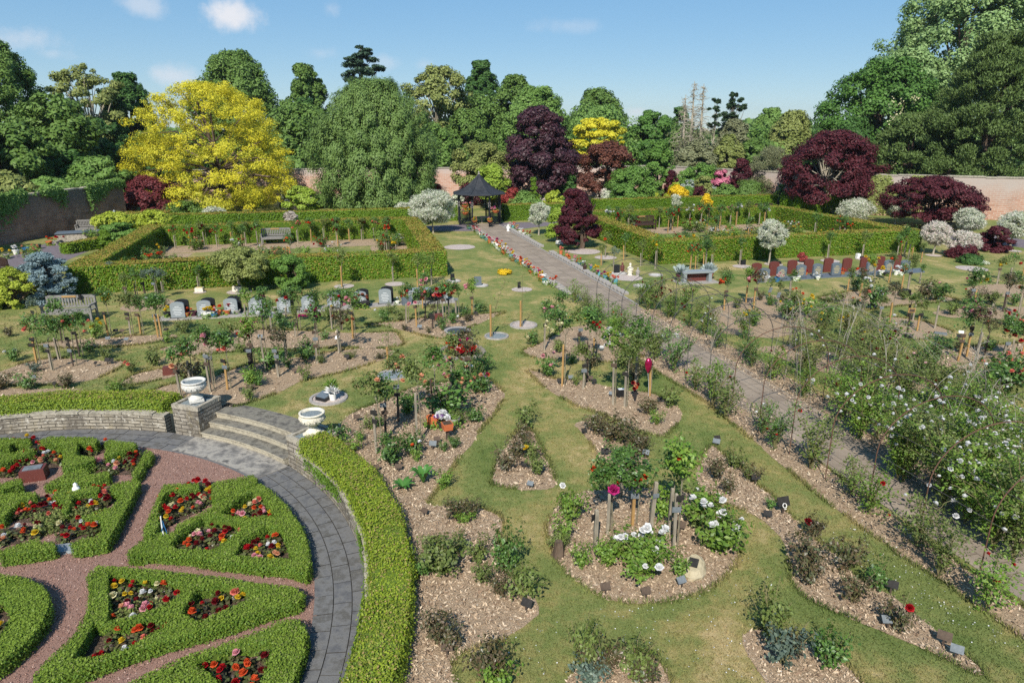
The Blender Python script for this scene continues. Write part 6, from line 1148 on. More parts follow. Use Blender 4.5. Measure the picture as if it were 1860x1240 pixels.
mb = MB(); n = 2600; t = R.uniform(0,1,n); P = np.c_[28.9+t*4.0, 57.0-t*1.65-.32-R.uniform(0,.12,n), R.uniform(0,1,n)**.7*3.2]; P = P[(P[:,2] < 3.3) & (np.sin(t*9)*.6+1.9 > P[:,2]*.6)]; mb.leaves(P, np.array([-.4,-1,.3])+R.normal(0,.5,P.shape), .2, .6)
root = thing('ivy', 'tangle of ivy climbing the right wall beside the big purple maple', 'ivy', (30.5,56,0)); o = mb.build('leaves', LM['olive'], origin=(30.5,56,0)); o.parent = root; o.location = (0,0,0)
root = thing('garden_shed', 'dark brown timber shed in the shade of the big purple maple', 'shed', (xat(1483,60.5), 60.5, 0), -.3); mb = MB(); mb.box((0,0,1.1), (3.0,2.2,2.2)); mb.build('boarding', M['brownwood'], parent=root); mb = MB(); mb.box((0,0,2.28), (3.4,2.6,.14), tilt=.05); mb.build('roof', M['roofblack'], parent=root); mb = MB(); mb.box((.3,-1.12,.95), (.85,.04,1.9)); mb.build('door', M['stake_dark'], parent=root)
# ------------------------------------------------------------------ pavilion
def pavilion():
    x, y = xat(871, 51.4), 51.4; root = thing('pavilion', 'black iron pavilion with a swept pointed roof at the end of the path', 'pavilion', (x, y, 0), .12)
    n = 8; r = 1.62; A = [2*math.pi*(k+.5)/n for k in range(n)]; pt = lambda k, rr=r: np.array([rr*math.cos(A[k % n]), rr*math.sin(A[k % n]), 0])
    for k in range(n): mb = MB(); mb.box(pt(k)+[0,0,1.12], (.09,.09,2.24), A[k]); mb.build('post', M['black_iron'], parent=root)
    prof = [(2.05,2.22),(2.02,2.27),(1.6,2.40),(1.2,2.58),(.8,2.85),(.45,3.18),(.2,3.42),(.06,3.58)]
    mb = MB(); mb.lathe(prof, n=n, rot=math.pi/n); mb.lathe([(.02,2.3),(2.03,2.205),(2.06,2.215)], n=n, rot=math.pi/n)
    rf = mb.build('roof', M['roofblack'], parent=root); mb = MB(); mb.lathe([(.06,3.56),(.09,3.6),(.04,3.66),(.07,3.72),(.02,3.8),(.001,3.86)], n=10); f_ = mb.build('finial', M['concrete'], parent=root); f_.parent = rf
    for k in range(n): mb = MB(); mb.tube([np.array([p*math.cos(A[k]), p*math.sin(A[k]), z+.012]) for p, z in prof[1:]], .018, 5); o = mb.build('roof_rib', M['black_iron'], parent=rf)
    mb = MB()
    for k in range(n): a, b = pt(k), pt(k+1); c = (a+b)/2; L = np.linalg.norm(b-a); rz = math.atan2(b[1]-a[1], b[0]-a[0]); mb.box((c[0], c[1], 2.17), (L-.02, .05, .09), rz)
    mb.build('eaves_beam', M['black_iron'], parent=root)
    for k in range(n):
        c = (pt(k)+pt(k+1))/2; a = pt(k); b = pt(k+1); d = (b-a)/np.linalg.norm(b-a); L = np.linalg.norm(b-a); rz = math.atan2(d[1], d[0])
        mb = MB(); t = np.linspace(0, math.pi, 13); mb.tube([c+d*(L/2-.08)*math.cos(q)+np.array([0,0,1.78+.3*math.sin(q)]) for q in t], .02, 5); mb.box((c[0],c[1],1.0+.75), (L,.03,.03), rz) if k not in (4,5) else None
        mb.build('arch_rail', M['black_iron'], parent=root)
        if k in (5,1): continue        # open sides towards the path and the back
        mb = MB(); mb.box((c[0],c[1],.95), (L-.09,.035,.04), rz); mb.box((c[0],c[1],.12), (L-.09,.035,.04), rz)
        for j in range(9): q = a+d*(L*(j+1)/10); mb.box((q[0],q[1],.53), (.028,.028,.8), rz)
        mb.build('railing', M['black_iron'], parent=root)
    mb = MB()
    for k in (4,5,6):
        q = pt(k, r+.03)
        for z in (1.42,1.62): mb.tube([q+np.array([.085*math.cos(s)*-math.sin(A[k]), .085*math.cos(s)*math.cos(A[k]), z+.095*math.sin(s)]) for s in np.linspace(0,6.283,13)], .018, 5)
    mb.build('ring_ornament', M['concrete'], parent=root)
    return x, y
pvx, pvy = pavilion()
def basket(lab, dx, dy, z, cols, s=1.0, hang=True):
    root = thing('hanging_basket', lab, 'flower basket', (pvx+dx, pvy+dy, z)); mb = MB(); mb.lathe([(.02,-.2),(.16,-.16),(.24,-.05),(.26,.02),(.24,.03)], n=14); mb.build('basket', M['pot'], parent=root)
    if hang:
        mb = MB()
        for k in range(3): a = k*2.1; mb.tube([(.24*math.cos(a),.24*math.sin(a),.02),(0,0,.55)], .006, 4)
        mb.build('chain', M['wire'], parent=root)
    P = np.c_[R.normal(0,.15,(160,2)), np.abs(R.normal(.06,.08,160))]; mb = MB(); mb.leaves(P, P+[0,0,.5], .07, .7); mb.build('leaves', M['roselight'], parent=root)
    for k in range(7): q = np.array([R.normal(0,.16), R.normal(-.06,.12), R.uniform(.08,.26)]); inst('bloom', BLOOM[0], root, q, 0, 1.3, [petal(cols[k % len(cols)])], .4)
    root.scale = (s,)*3
basket('upper hanging basket of pink flowers in the left arch of the pavilion', -.95, -1.45, 1.5, ['pink','coral'])
basket('flower trough with yellow and orange flowers on the left pavilion railing', -.95, -1.5, 1.02, ['yellow','pink','yellow'], 1.0, False)
basket('hanging basket of pink flowers on the right side of the pavilion', 1.25, -1.25, 1.12, ['pink','multi'], 1.05)
basket('basket on a stand left of the pavilion entrance', -.25, -2.0, .5, ['peach','yellow'], .8, False)
basket('basket on a stand right of the pavilion entrance', .85, -1.95, .5, ['yellow','pink'], .8, False)
for dx in (-.25, .85):
    rt = thing('plant_stand', 'dark plant stand '+('left' if dx < 0 else 'right')+' of the pavilion entrance', 'stand', (pvx+dx, pvy-(2.0 if dx < 0 else 1.95), 0)); mb = MB(); mb.lathe([(.18,.29),(.18,.32),(.02,.325)], n=12); mb.build('top', M['black_iron'], parent=rt)
    for k in range(3): mb = MB(); a = k*2.1; mb.tube([(.14*math.cos(a),.14*math.sin(a),0),(.1*math.cos(a),.1*math.sin(a),.3)], .015, 5); mb.build('leg', M['black_iron'], parent=rt)
rt = thing('stone_stool', 'small grey stone stool inside the pavilion', 'stool', (pvx+.45, pvy+.6, 0)); mb = MB(); mb.box((0,0,.42), (.9,.4,.08)); mb.build('top', M['concrete'], parent=rt)
for s in (-1,1): mb = MB(); mb.box((s*.3,0,.19), (.12,.34,.38)); mb.build('leg', M['concrete'], parent=rt)
# ------------------------------------------------------------------ benches
def bench(label, p, rz, wood='greywood', L=1.75, plaque_=True):
    root = thing('garden_bench', label, 'bench', p, rz, 'wooden memorial benches'); w = M[wood]
    for s in (-1, 1):
        for (yy, hh) in ((-.25,.62),(.22,.92)): mb = MB(); mb.box((s*(L/2-.04), yy, hh/2), (.075,.075,hh)); mb.build('leg', w, parent=root)
        mb = MB(); mb.box((s*(L/2-.04), -.03, .645), (.09,.62,.05)); mb.build('armrest', w, parent=root)
    mb = MB(); 
    for k in range(5): mb.box((0, -.22+k*.1, .43), (L-.08,.085,.035))
    mb.box((0,-.27,.37), (L-.15,.04,.09)); mb.build('seat', w, parent=root)
    mb = MB(); mb.box((0,.22,.9), (L-.15,.05,.1)); mb.box((0,.22,.52), (L-.15,.05,.07))
    for k in range(15): mb.box((-L/2+.16+k*(L-.32)/14, .22, .7), (.06,.022,.3))
    bk = mb.build('backrest', w, parent=root)
    if plaque_: mb = MB(); mb.box((-.05,.19,.9), (.5,.012,.07)); o = mb.build('brass_strip', M['stake_orange'], parent=bk)
p = G(131,583); bench('big silver grey bench facing the camera before the blue spruce', p, math.radians(6))
x, y = fL(7.6, 11.9); bench('silver grey bench inside the left hedged rose plot', (x, y, 0), math.radians(13))
x, y = fR(4.6, 12.0); bench('dark brown bench inside the right hedged rose plot', (x, y, 0), math.radians(13), 'brownwood')
bench('dark bench against the far yew hedge on the right', (xat(1383,56.8), 56.2, 0), .2, 'brownwood', 1.6, False)
bench('dim bench in the shade by the left wall hedge', (xat(165,46.2), 46.2, 0), .3, 'greywood', 1.6, False)
bench('grey bench under the flat topped purple maple by the wall', (xat(1712,48.6), 48.6, 0), .2, 'greywood', 1.7, False)
bench('dark bench end at the left edge beside the tarmac', (xat(-2,32.5), 32.5, 0), -.6, 'brownwood', 1.5, False)
mb = MB(); mb.lathe([(.05,0),(.055,.2),(.05,.21)], n=10); rt = thing('flask', 'dark cylinder hung on the back of the silver grey bench', 'vase', p+np.array([.38,.14,.78])); mb.build('tube', M['plate_dark'], parent=rt)
# ------------------------------------------------------------------ headstones
def headstone(root_lab, p, rz, face, w=.5, h=.64, group=None, text=True, back=None, bo=(0,.4)):
    root = thing('headstone', root_lab, 'headstone', p, rz, group)
    t = np.linspace(0, math.pi, 9); prof = [(-w/2,0),(w/2,0),(w/2,h-.1)]+[(w/2*math.cos(q), h-.1+.1*math.sin(q)) for q in t[1:-1]]+[(-w/2,h-.1)]
    mb = MB(); n = len(prof); V = [(a,-.05,b) for a, b in prof]+[(a,.05,b) for a, b in prof]; mb.add(V, [tuple(range(n)), tuple(range(2*n-1,n-1,-1))]+[(i, i+n, (i+1) % n+n, (i+1) % n) for i in range(n)]); mb.build('slab', M[face], parent=root)
    mb = MB(); mb.box((0,-.02,-.0), (w+.1,.22,.08)); mb.build('base', M[face], parent=root)
    if text:
        mb = MB()
        for k in range(6): mb.box((0,-.052,h-.17-.065*k), ([.16,.28,.34,.25,.31,.2][k],.003,.018))
        mb.build('inscription', M['gilt' if face != 'greygranite' else 'lettering'], parent=root)
    return root
left = [(325,578),(373,575),(421,571),(466,570),(517,569),(561,566),(607,560),(655,557),(700,552)]
for i, (x, y) in enumerate(left):
    p = G(x, y); headstone(None, p, .2, 'greygranite', group='grey headstones of the left row'); auto(S.objects[-1] if False else bpy.data.objects[[o.name for o in COL.objects if o.name.startswith('headstone')][-1]], 'grey arched headstone', 'in the left row', x)
    q = p+np.array([.04,.3,0]); r_ = headstone(None, q, .2, 'blackgranite', h=.68, group='black headstones of the left row', text=False); auto(r_, 'black headstone back showing behind a grey one', 'in the left row', x)
for i, (x, y) in enumerate([(1387,512),(1418,508),(1453,505),(1483,503),(1517,501),(1580,498),(1612,496),(1642,496)]):
    p = G(x, y); r_ = headstone(None, p, .22, 'bluegranite', w=.5, h=.66, group='blue grey headstones of the right row'); auto(r_, 'blue grey headstone with gilt lines', 'in the right row', x)
for i, (x, y) in enumerate([(1377,505),(1409,502),(1442,499),(1472,497),(1508,495),(1542,495),(1574,493),(1602,491),(1632,489)]):
    p = G(x, y)+np.array([-.05,.22,0]); r_ = headstone(None, p, .22, 'maroon', w=.5, h=.7, group='maroon headstones of the right row', text=False); auto(r_, 'maroon headstone with a plain back', 'in the right row', x)
def strip(name, pts, mat='concrete', h=.05):
    w = [tuple(G(a, b)[:2]) for a, b in pts]; w = w if area(w) > 0 else w[::-1]; mb = MB(); mb.prism(w, -.02, h); return tag(mb.build(name, M[mat], keep=True), kind='structure')
strip('stone_plinth', [(278,584),(500,573),(742,553),(752,547),(500,563),(300,574)], 'concrete', .04); strip('stone_plinth', [(1375,514),(1500,505),(1680,495),(1672,488),(1500,497),(1382,506)], 'bluegranite', .04)
# pots of flowers by the graves and along the path
PB = {}
def potmesh(kind):
    if kind not in PB:
        mb = MB(); mb.lathe({'round':[(.001,0),(.08,.0),(.11,.14),(.125,.15),(.125,.18),(.1,.18),(.09,.14)], 'tall':[(.001,0),(.06,0),(.075,.24),(.06,.25),(.055,.2)], 'bowl':[(.001,0),(.07,0),(.14,.1),(.15,.12),(.13,.11)]}[kind], n=14); PB[kind] = mb.build('pot', M['pot'], mesh_only=True)
        P = np.c_[R.normal(0,.075,(70,2)), .16+np.abs(R.normal(.06,.06,70))]; mb = MB(); mb.leaves(P, P*[3,3,1]+[0,0,.3], .07, .6); PB[kind+'l'] = mb.build('leaves', M['roselight'], mesh_only=True)
    return PB[kind], PB[kind+'l']
M['bluepot'] = surf('blue_glaze', ['#2d5f8a','#3f76a3'], 6, 3, .3, spec=.5); M['darkpot'] = surf('dark_glaze', ['#2b2a2c','#3d3a3c'], 6, 3, .4); M['teal'] = surf('teal_glaze', ['#4f8f98','#6fabb2'], 6, 3, .4); M['plum'] = surf('plum_glaze', ['#4a2630','#5d3340'], 6, 3, .35, spec=.5)
PM = dict(terracotta='pot', white='white', grey='concrete', dark='darkpot', blue='bluepot', teal='teal', plum='plum')
def pot(place, p, col, pc='terracotta', kind='round', s=1.0, nb=4, leaf='roselight', px=None):
    root = thing('flower_pot', None, 'flower pot', p, R.uniform(0,6), 'flower pots on graves and path edges', s); auto(root, f'{pc} pot of {CN.get(col, col)} flowers' if col else f'{pc} pot of green leaves', place, px if px is not None else pxof(p[0], p[1]))
    a, b = potmesh(kind); inst('pot', a, root, (0,0,0), 0, 1.0, [M[PM[pc]]]); inst('leaves', b, root, (0,0,0), 0, 1.0, [M[leaf]])
    for k in range(nb if col else 0): inst('bloom', BLOOM[k % 2], root, (R.normal(0,.08), R.normal(-.02,.08), R.uniform(.22,.34)), 0, R.uniform(.9,1.3), [petal(col)], R.uniform(0,.6), R.uniform(-.5,.5))
GL = 'by the left headstone row'
for (x, y, c, pc, s) in [(305,577,'yellow','dark',1.2),(339,576,'orange','terracotta',1.1),(352,575,None,'plum',1.2),(385,576,'yellow','white',1.3),(374,578,'yellow','white',1.2),(390,577,'white','blue',1.0),(396,574,'orange','terracotta',1.2),(413,572,'red','terracotta',1.2),(432,571,None,'grey',1.0),(480,569,'white','white',1.0),(498,566,None,'grey',1.0),(646,560,'bronze','dark',1.5),(664,559,'bronze','dark',1.5),(722,553,'white','white',.8),(735,552,'red','grey',1.2),(592,562,None,'grey',.9)]: pot(GL, G(x, y), c, pc, 'round', s)
GR = 'by the right headstone row'
for (x, y, c, pc, s) in [(1391,513,'white','grey',1.2),(1411,512,'blush','blue',1.2),(1447,510,'red','white',1.3),(1444,510,'white','white',1.3),(1485,508,'white','white',.9),(1463,500,'red','terracotta',.8),(1530,499,'orange','terracotta',.9),(1556,500,'white','grey',.9),(1600,499,'yellow','white',1.2),(1627,499,'white','white',1.3),(1636,500,'white','white',1.2),(1609,501,None,'dark',1.0)]: pot(GR, G(x, y), c, pc, 'round', s)
KL = 'at the near path edge'; KR = 'at the far path edge'
cols = ['white','red','pink',None,'yellow','orange','white','blush','magenta',None,'coral']; pcs = ['grey','white','terracotta','dark','blue','teal','grey','terracotta','white']
f = 49.5; k = 0
TB = []
mb = MB(); mb.box((0,0,.06), (.3,.24,.1), tilt=.12); TBM = mb.build('slab', M['concrete'], mesh_only=True); mb = MB(); mb.box((0,-.005,.115), (.2,.15,.012), tilt=.12); TPM = mb.build('plate', M['plate_dark'], mesh_only=True)
prz = math.atan2(pd[1], pd[0])
while f > 28.6:
    for fn, s, pl in ((PL,-1,KL),(PR,1,KR)):
        if 39.4 < f < 41 and s > 0: continue
        p = np.array([fn(f)+s*.28, f, 0]); rt = thing('memorial_tablet', None, 'tablet', p, prz+(math.pi/2 if s < 0 else -math.pi/2), 'memorial tablets edging the path', R.uniform(.95,1.1)); auto(rt, 'sloped pale memorial tablet with a '+['dark','grey','bronze'][k % 3]+' plate', pl, pxof(p[0], p[1]))
        inst('slab', TBM, rt); inst('plate', TPM, rt, (0,0,0), 0, 1.0, [M[['plate_dark','plate_grey','plate_brown'][k % 3]]]); k += 1
    f -= .42
for (f0, f1, fn, s, pl, step) in ((49,30.2,PL,-1,KL,.5),(49.5,44.5,PR,1,KR,.7),(38,30,PR,1,KR,.65)):
    f = f0
    while f > f1: pot(pl, np.array([fn(f)+s*R.uniform(.45,.7), f, 0]), cols[int(R.integers(11))], pcs[int(R.integers(9))], ['round','tall','bowl'][int(R.integers(3))], R.uniform(.9,1.35)); f -= step*R.uniform(.7,1.3)
# chip circles with stakes, saplings and mementoes
def circle(label, cx, cy, rpx, mat='whitechip', rim=True):
    p = G(cx, cy); t = p[1]*cT+HC*sT; r = rpx/FP*t; root = thing('chip_circle', label, 'memorial circle', p, group='round chip circles on the lawn'); ir = r*.86 if rim else r
    mb = MB(); n = 26; a = np.linspace(0, 2*math.pi, n+1)[:-1]; rad = ir*(1+R.normal(0,.015,n)); mb.add([(0,0,.03)]+[(q*math.cos(b), q*math.sin(b), .014) for q, b in zip(rad, a)], [(0, i+1, (i+1) % n+1) for i in range(n)]); mb.build('chips', M[mat], parent=root)
    if rim:
        mb = MB(); V = [(r*k*math.cos(b), r*k*math.sin(b), z) for k, z in ((.84,.012),(.86,.045),(1.0,.045),(1.02,0)) for b in a]; mb.add(V, [(j*n+i, (j+1)*n+i, (j+1)*n+(i+1) % n, j*n+(i+1) % n) for j in range(3) for i in range(n)][::1]); mb.build('rim', M['concrete'], parent=root)
    return p, r
def sapling(label, bx, by, ty, sy, leafmat_, lean=0.0, n=120):
    p = G(bx, by); h = zat(ty, p[1]); hs = zat(sy, p[1]); root = thing('young_sapling', label, 'sapling', p); inst('stake', STK[1], root, (-.03,0,-.05), 0, (1.5,1.5,hs+.05), [M['stake_orange']])
    s = np.linspace(0,1,9)[:,None]; path = np.c_[.03+lean*s**2, 0*s, h*s]; mb = MB(); mb.tube(path, np.linspace(.013,.005,9), 5); T = []
    for k in range(9): a = R.uniform(0,6.28); e = np.array([math.cos(a)*.22, math.sin(a)*.22, R.uniform(.0,.2)]); b = path[4+k % 5]; mb.tube([b, b+e*.6+[0,0,.05], b+e], [.005,.004,.002], 4); T.append(b+e*R.uniform(.3,1))
    mb.build('stem', M['cane'], parent=root); T = np.array(T); P = T[R.integers(0,len(T),n)]+R.normal(0,.08,(n,3)); mb = MB(); mb.leaves(P, R.normal(0,.6,P.shape)+[0,0,.7], .06, .5); mb.build('leaves', M[leafmat_], parent=root)
circle('slate chip circle round the orange stake above the cream urn', 712, 682, 27, 'slatechip'); sapling('bushy topped sapling on an orange stake above the cream urn', 707, 671, 590, 630, 'roseolive', 0, 170)
circle('slate chip circle right of the stone birdbath', 902, 611, 22, 'slatechip'); sapling('lime leaved drooping sapling right of the stone birdbath', 893, 612, 510, 553, 'roselight', .45, 70)
circle('pinkish chip circle with a pale rim beyond the birdbath', 951, 591, 25, 'pinkchip'); sapling('almost leafless sapling beyond the birdbath', 947, 594, 500, 546, 'roseolive', 0, 12)
circle('slate chip circle with a black desk plaque beside the cream urn', 597, 724, 34, 'pinkchip')
for lab, x, y, r, m in [('pale chip circle with a black stone and a red figure', 1123, 497, 16, 'whitechip'),('white chip circle nearest the wire hoops', 1165, 520, 15, 'whitechip'),('white chip circle beside the cream figure', 1191, 500, 13, 'whitechip'),('stone chip mound under the cream figure', 1141, 505, 26, 'pinkchip'),('chip circle round a rose left of the right hedge willow', 1348, 484, 17, 'pinkchip'),('chip circle round the dappled willow before the right hedge', 1405, 480, 16, 'pinkchip'),('chip circle under the tiny red maple', 1458, 477, 17, 'pinkchip'),('chip circle with white flowers before the right hedge', 1508, 474, 17, 'pinkchip'),('chip circle with a dark tablet before the right hedge', 1569, 471, 14, 'pinkchip'),('chip circle under the pink willow at the hedge corner', 1696, 464, 14, 'pinkchip'),('chip circle under the heather and petunias', 1765, 488, 26, 'pinkchip'),('stone chip circle under the lollipop tree', 435, 530, 22, 'pinkchip'),('chip circle under the bright green bush', 531, 525, 18, 'pinkchip'),('chip circle with a pot of pink flowers', 625, 520, 18, 'pinkchip'),('chip circle under a grey leaved rose', 717, 516, 18, 'pinkchip'),('chip circle under the magenta rose', 363, 531, 11, 'pinkchip'),('pale chip circle at the end of the left hedge', 823, 511, 14, 'whitechip'),('white chip circle with a blue stone by the path', 874, 519, 13, 'whitechip'),('brown chip circle with a small black post', 948, 526, 19, 'pinkchip'),('oval chip patch left of the path', 835, 449, 28, 'pinkchip'),('chip circle under the lawn maple', 1060, 457, 30, 'pinkchip'),('chip circle round an orange stake rose', 1100, 468, 20, 'pinkchip'),('chip circle under the far right willow', 1842, 456, 12, 'pinkchip')]: circle(lab, x, y, r, m, r < 20 and m == 'whitechip')
def block(name, lab, cat, p, size, mat, rz=.2, top=None):
    root = thing(name, lab, cat, p, rz); mb = MB(); sx, sy, sz = size; mb.box((0,0,sz/2), size, taper=.92); mb.build('body', M[mat], parent=root)
    if top: mb = MB(); mb.box((0,-.01,sz+.008), (sx*.7,sy*.6,.014)); mb.build('plate', M[top], parent=root)
    return root
p = G(589,726); rt = thing('desk_plaque', 'black desk shaped memorial stone on the circle beside the cream urn', 'memorial stone', p, -.5); mb = MB(); mb.box((0,0,.06), (.34,.3,.1)); mb.build('base', M['blackgranite'], parent=rt); mb = MB(); mb.box((0,0,.14), (.32,.28,.05), tilt=.3); mb.build('desk', M['bluegranite'], parent=rt)
p = G(605,727); rt = thing('flower_vase', 'white vase of white lilies on the circle beside the cream urn', 'vase', p); mb = MB(); mb.lathe([(.001,0),(.075,0),(.1,.2),(.08,.2)], n=16); mb.build('vase', M['white'], parent=rt)
mb = MB(); q = R.normal(0,1,(70,3)); q[:,2] = np.abs(q[:,2]); q /= np.linalg.norm(q,axis=1,keepdims=True); mb.leaves(q*.13+[0,0,.25], np.cross(q, R.normal(0,1,(70,3))), .19, .3, 0, q); mb.build('petals', petal('white'), parent=rt)
mb = MB(); q = R.normal(0,1,(50,3)); q[:,2] = np.abs(q[:,2]); q /= np.linalg.norm(q,axis=1,keepdims=True); mb.leaves(q*.16+[-.05,.08,.36], np.cross(q, R.normal(0,1,(50,3))), .16, .3, 0, q); mb.build('lily_leaves', M['roselight'], parent=rt)
block('memorial_stone','black stone beside a red figure on the chip circle','memorial stone',G(1120,496),(.3,.1,.42),'blackgranite'); block('memorial_stone','small black marker post on the brown chip circle','memorial stone',G(943,524),(.14,.06,.3),'blackgranite',.6)
block('memorial_stone','blue grey wedge stone on the white circle by the path','memorial stone',G(868,519),(.34,.12,.42),'bluegranite'); block('memorial_stone','black triangular stone at the left hedge end','memorial stone',G(822,510),(.2,.1,.34),'blackgranite')
block('memorial_stone','white box memorial under the lollipop tree','memorial stone',G(432,529),(.42,.3,.24),'urn',.2,'plate_brown'); block('memorial_stone','cream box memorial under the magenta rose','memorial stone',G(363,530),(.36,.24,.2),'urn',.1,'gilt'); block('memorial_stone','dark block memorial under the bright green bush','memorial stone',G(529,524),(.3,.2,.3),'plate_grey')
block('memorial_stone','white block on the lawn left of the lawn maple','memorial stone',G(1016,443),(.42,.25,.2),'white'); block('memorial_stone','dark tablet on the circle before the right hedge','memorial stone',G(1569,470),(.4,.2,.14),'blackgranite'); block('memorial_stone','black block on the chip circle left of the right hedge willow','memorial stone',G(1349,481),(.26,.18,.26),'blackgranite'); block('memorial_stone','white pillar on the circle before the right hedge','memorial stone',G(1558,469),(.2,.2,.26),'white'); block('memorial_stone','dark tablet under the right hedge willow','memorial stone',G(1412,480),(.36,.2,.16),'blackgranite')
block('memorial_stone','grey stone wedge among roses at the end of the left headstone row','memorial stone',G(739,553),(.4,.26,.3),'bluegranite',.4); block('tablet_block','brown tablet block with two plates in the far parterre bed','memorial stone',G(64,868,ZS),(.5,.36,.26),'maroon',.35,'plate_grey'); block('slab_stone','grey slab set in the gap of the box hedges','memorial stone',G(118,998,ZS),(.45,.3,.05),'greygranite',.2)
block('memorial_stone','black box stone behind the white bush rose','memorial stone',G(1642,538),(.42,.3,.3),'blackgranite'); block('memorial_stone','pale frame stone in front of the olive roses','memorial stone',G(1552,559),(.42,.25,.16),'urn',.3,'plate_dark'); block('memorial_stone','grey wedge tablet lying in the chips of the right bed','memorial stone',G(1708,607),(.42,.2,.06),'plate_grey',-.5); block('memorial_stone','dark box at the foot of the yellow framed sign','memorial stone',G(1648,614),(.3,.2,.14),'blackgranite')
block('memorial_stone','maroon block in the bed behind the birdbath','memorial stone',G(796,580),(.38,.22,.22),'maroon',.2); block('memorial_stone','maroon block near the white urn','memorial stone',G(311,679),(.42,.24,.24),'maroon',.3); block('memorial_stone','black speaker shaped stone among the tall stakes','memorial stone',G(1128,720),(.26,.16,.22),'blackgranite',.2,'lettering')
# table tombs
def table_tomb(lab, p, rz, L, panel):
    root = thing('bench_memorial', lab, 'memorial bench', p, rz); mb = MB(); mb.box((0,0,.5), (L,.5,.09)); mb.build('top', M['greygranite'], parent=root)
    for s in (-1,1): mb = MB(); mb.box((s*(L/2-.12),0,.24), (.16,.44,.42)); mb.build('leg', M['greygranite'], parent=root)
    mb = MB(); mb.box((0,.05,.24), (L-.44,.08,.4)); mb.build('panel', M[panel], parent=root); mb = MB(); mb.box((0,-.05,.015), (L+.5,.9,.05)); mb.build('plinth', M['concrete'], parent=root)
table_tomb('grey granite bench memorial with a maroon panel between two silver plants', G(1263,512), .2, 1.5, 'maroon'); table_tomb('low grey granite bench memorial left of the path', G(778,547), .15, 1.7, 'blackgranite')
for x, y, pc in ((1236,511,'plum'),(1286,508,'terracotta')):
    p = G(x, y); rt = thing('flower_pot', f'{pc} pot with a silvery leaved plant beside the maroon panelled bench', 'flower pot', p, 0, None, 2.0); a, b = potmesh('round'); inst('pot', a, rt, (0,0,0), 0, 1, [M[PM[pc]]]); q = R.normal(0,1,(90,3)); q[:,2] = np.abs(q[:,2])+.4; q /= np.linalg.norm(q,axis=1,keepdims=True); mb = MB(); mb.leaves(q*.14+[0,0,.18], np.cross(q, R.normal(0,1,(90,3))), .2, .4, 0, q); mb.build('leaves', M['greyleaf'], parent=rt)
# figures
def figure(lab, p, h, mat):
    root = thing('garden_figure', lab, 'statue', p, .2, None, h); mb = MB(); mb.lathe([(.001,0),(.22,0),(.2,.06),(.16,.1),(.19,.22),(.21,.35),(.15,.5),(.18,.62),(.15,.7),(.06,.74),(.07,.78),(.1,.86),(.08,.95),(.001,1.0)], n=16); mb.build('body', M[mat], parent=root, smooth=True); mb = MB()
    for s in (-1,1): mb.tube([(s*.17,0,.66),(s*.22,-.06,.5),(s*.06,-.17,.42)], [.045,.04,.03], 6)
    mb.build('arms', M[mat], parent=root)
figure('red brown seated figure on a white chip circle', G(1130,494), .5, 'maroon'); figure('cream standing figure on the stone mound', G(1144,500), .62, 'urn'); figure('grey small figure right of the cream one', G(1158,502), .45, 'concrete'); figure('little white figure by the far path edge', G(923,420), .5, 'white'); figure('brown figure among the pots of the far path edge', G(1062,493), .45, 'brownwood')
# birdbath with its ring of stones and flowers
p = G(832,640); rt = thing('birdbath', 'grey stone birdbath on a cream baluster', 'birdbath', p); mb = MB(); mb.lathe([(.001,0),(.17,0),(.17,.06),(.1,.1),(.075,.25),(.11,.36),(.08,.5),(.1,.58),(.14,.62)], n=18); mb.build('pedestal', M['urn'], parent=rt, smooth=True); mb = MB(); mb.lathe([(.1,.6),(.3,.66),(.42,.72),(.43,.76),(.38,.755),(.28,.71),(.001,.70)], n=26); mb.build('bowl', M['concrete'], parent=rt, smooth=True); mb = MB(); mb.lathe([(.345,.736),(.001,.737)], n=24); mb.build('water', M['water'], parent=rt)
p = G(838,641); cnt = 0
for k in range(22):
    a = k*2*math.pi/22; q = p+np.array([.72*math.cos(a), .72*math.sin(a)*1.0, 0]); rt = thing('edging_stone', None, 'stone', q, a+R.uniform(-.3,.3), 'edging stones round the birdbath bed'); rt['label'] = 'grey edging stone in the ring round the birdbath bed'; mb = MB(); s = R.uniform(.12,.17); mb.lathe([(.001,-.02),(s*.6,-.02),(s*.62,.05),(s*.4,.1),(.001,.12)], n=7, rot=R.uniform(0,1)); mb.build('stone', M['step'], parent=rt)
for k in range(16):
    a = R.uniform(0,6.28); r_ = .5*math.sqrt(R.uniform(.05,1)); col = ['red','orange','red','pink'][k % 4]; rt = thing('bedding_flower', None, 'flower', p+np.array([r_*math.cos(a), r_*math.sin(a)-.05, .0]), 0, f'{col} bedding flowers round the birdbath', 1.3); rt['label'] = f'{col} bedding flower in the stone ring round the birdbath'; inst('leaves', BEG[k % 4], rt, (0,0,0), 0, 1, [M['rosedark']])
    for j in range(2): inst('bloom', BLOOM[j], rt, (R.normal(0,.05),R.normal(0,.05),.16), 0, 1.0, [petal(col)], .3)
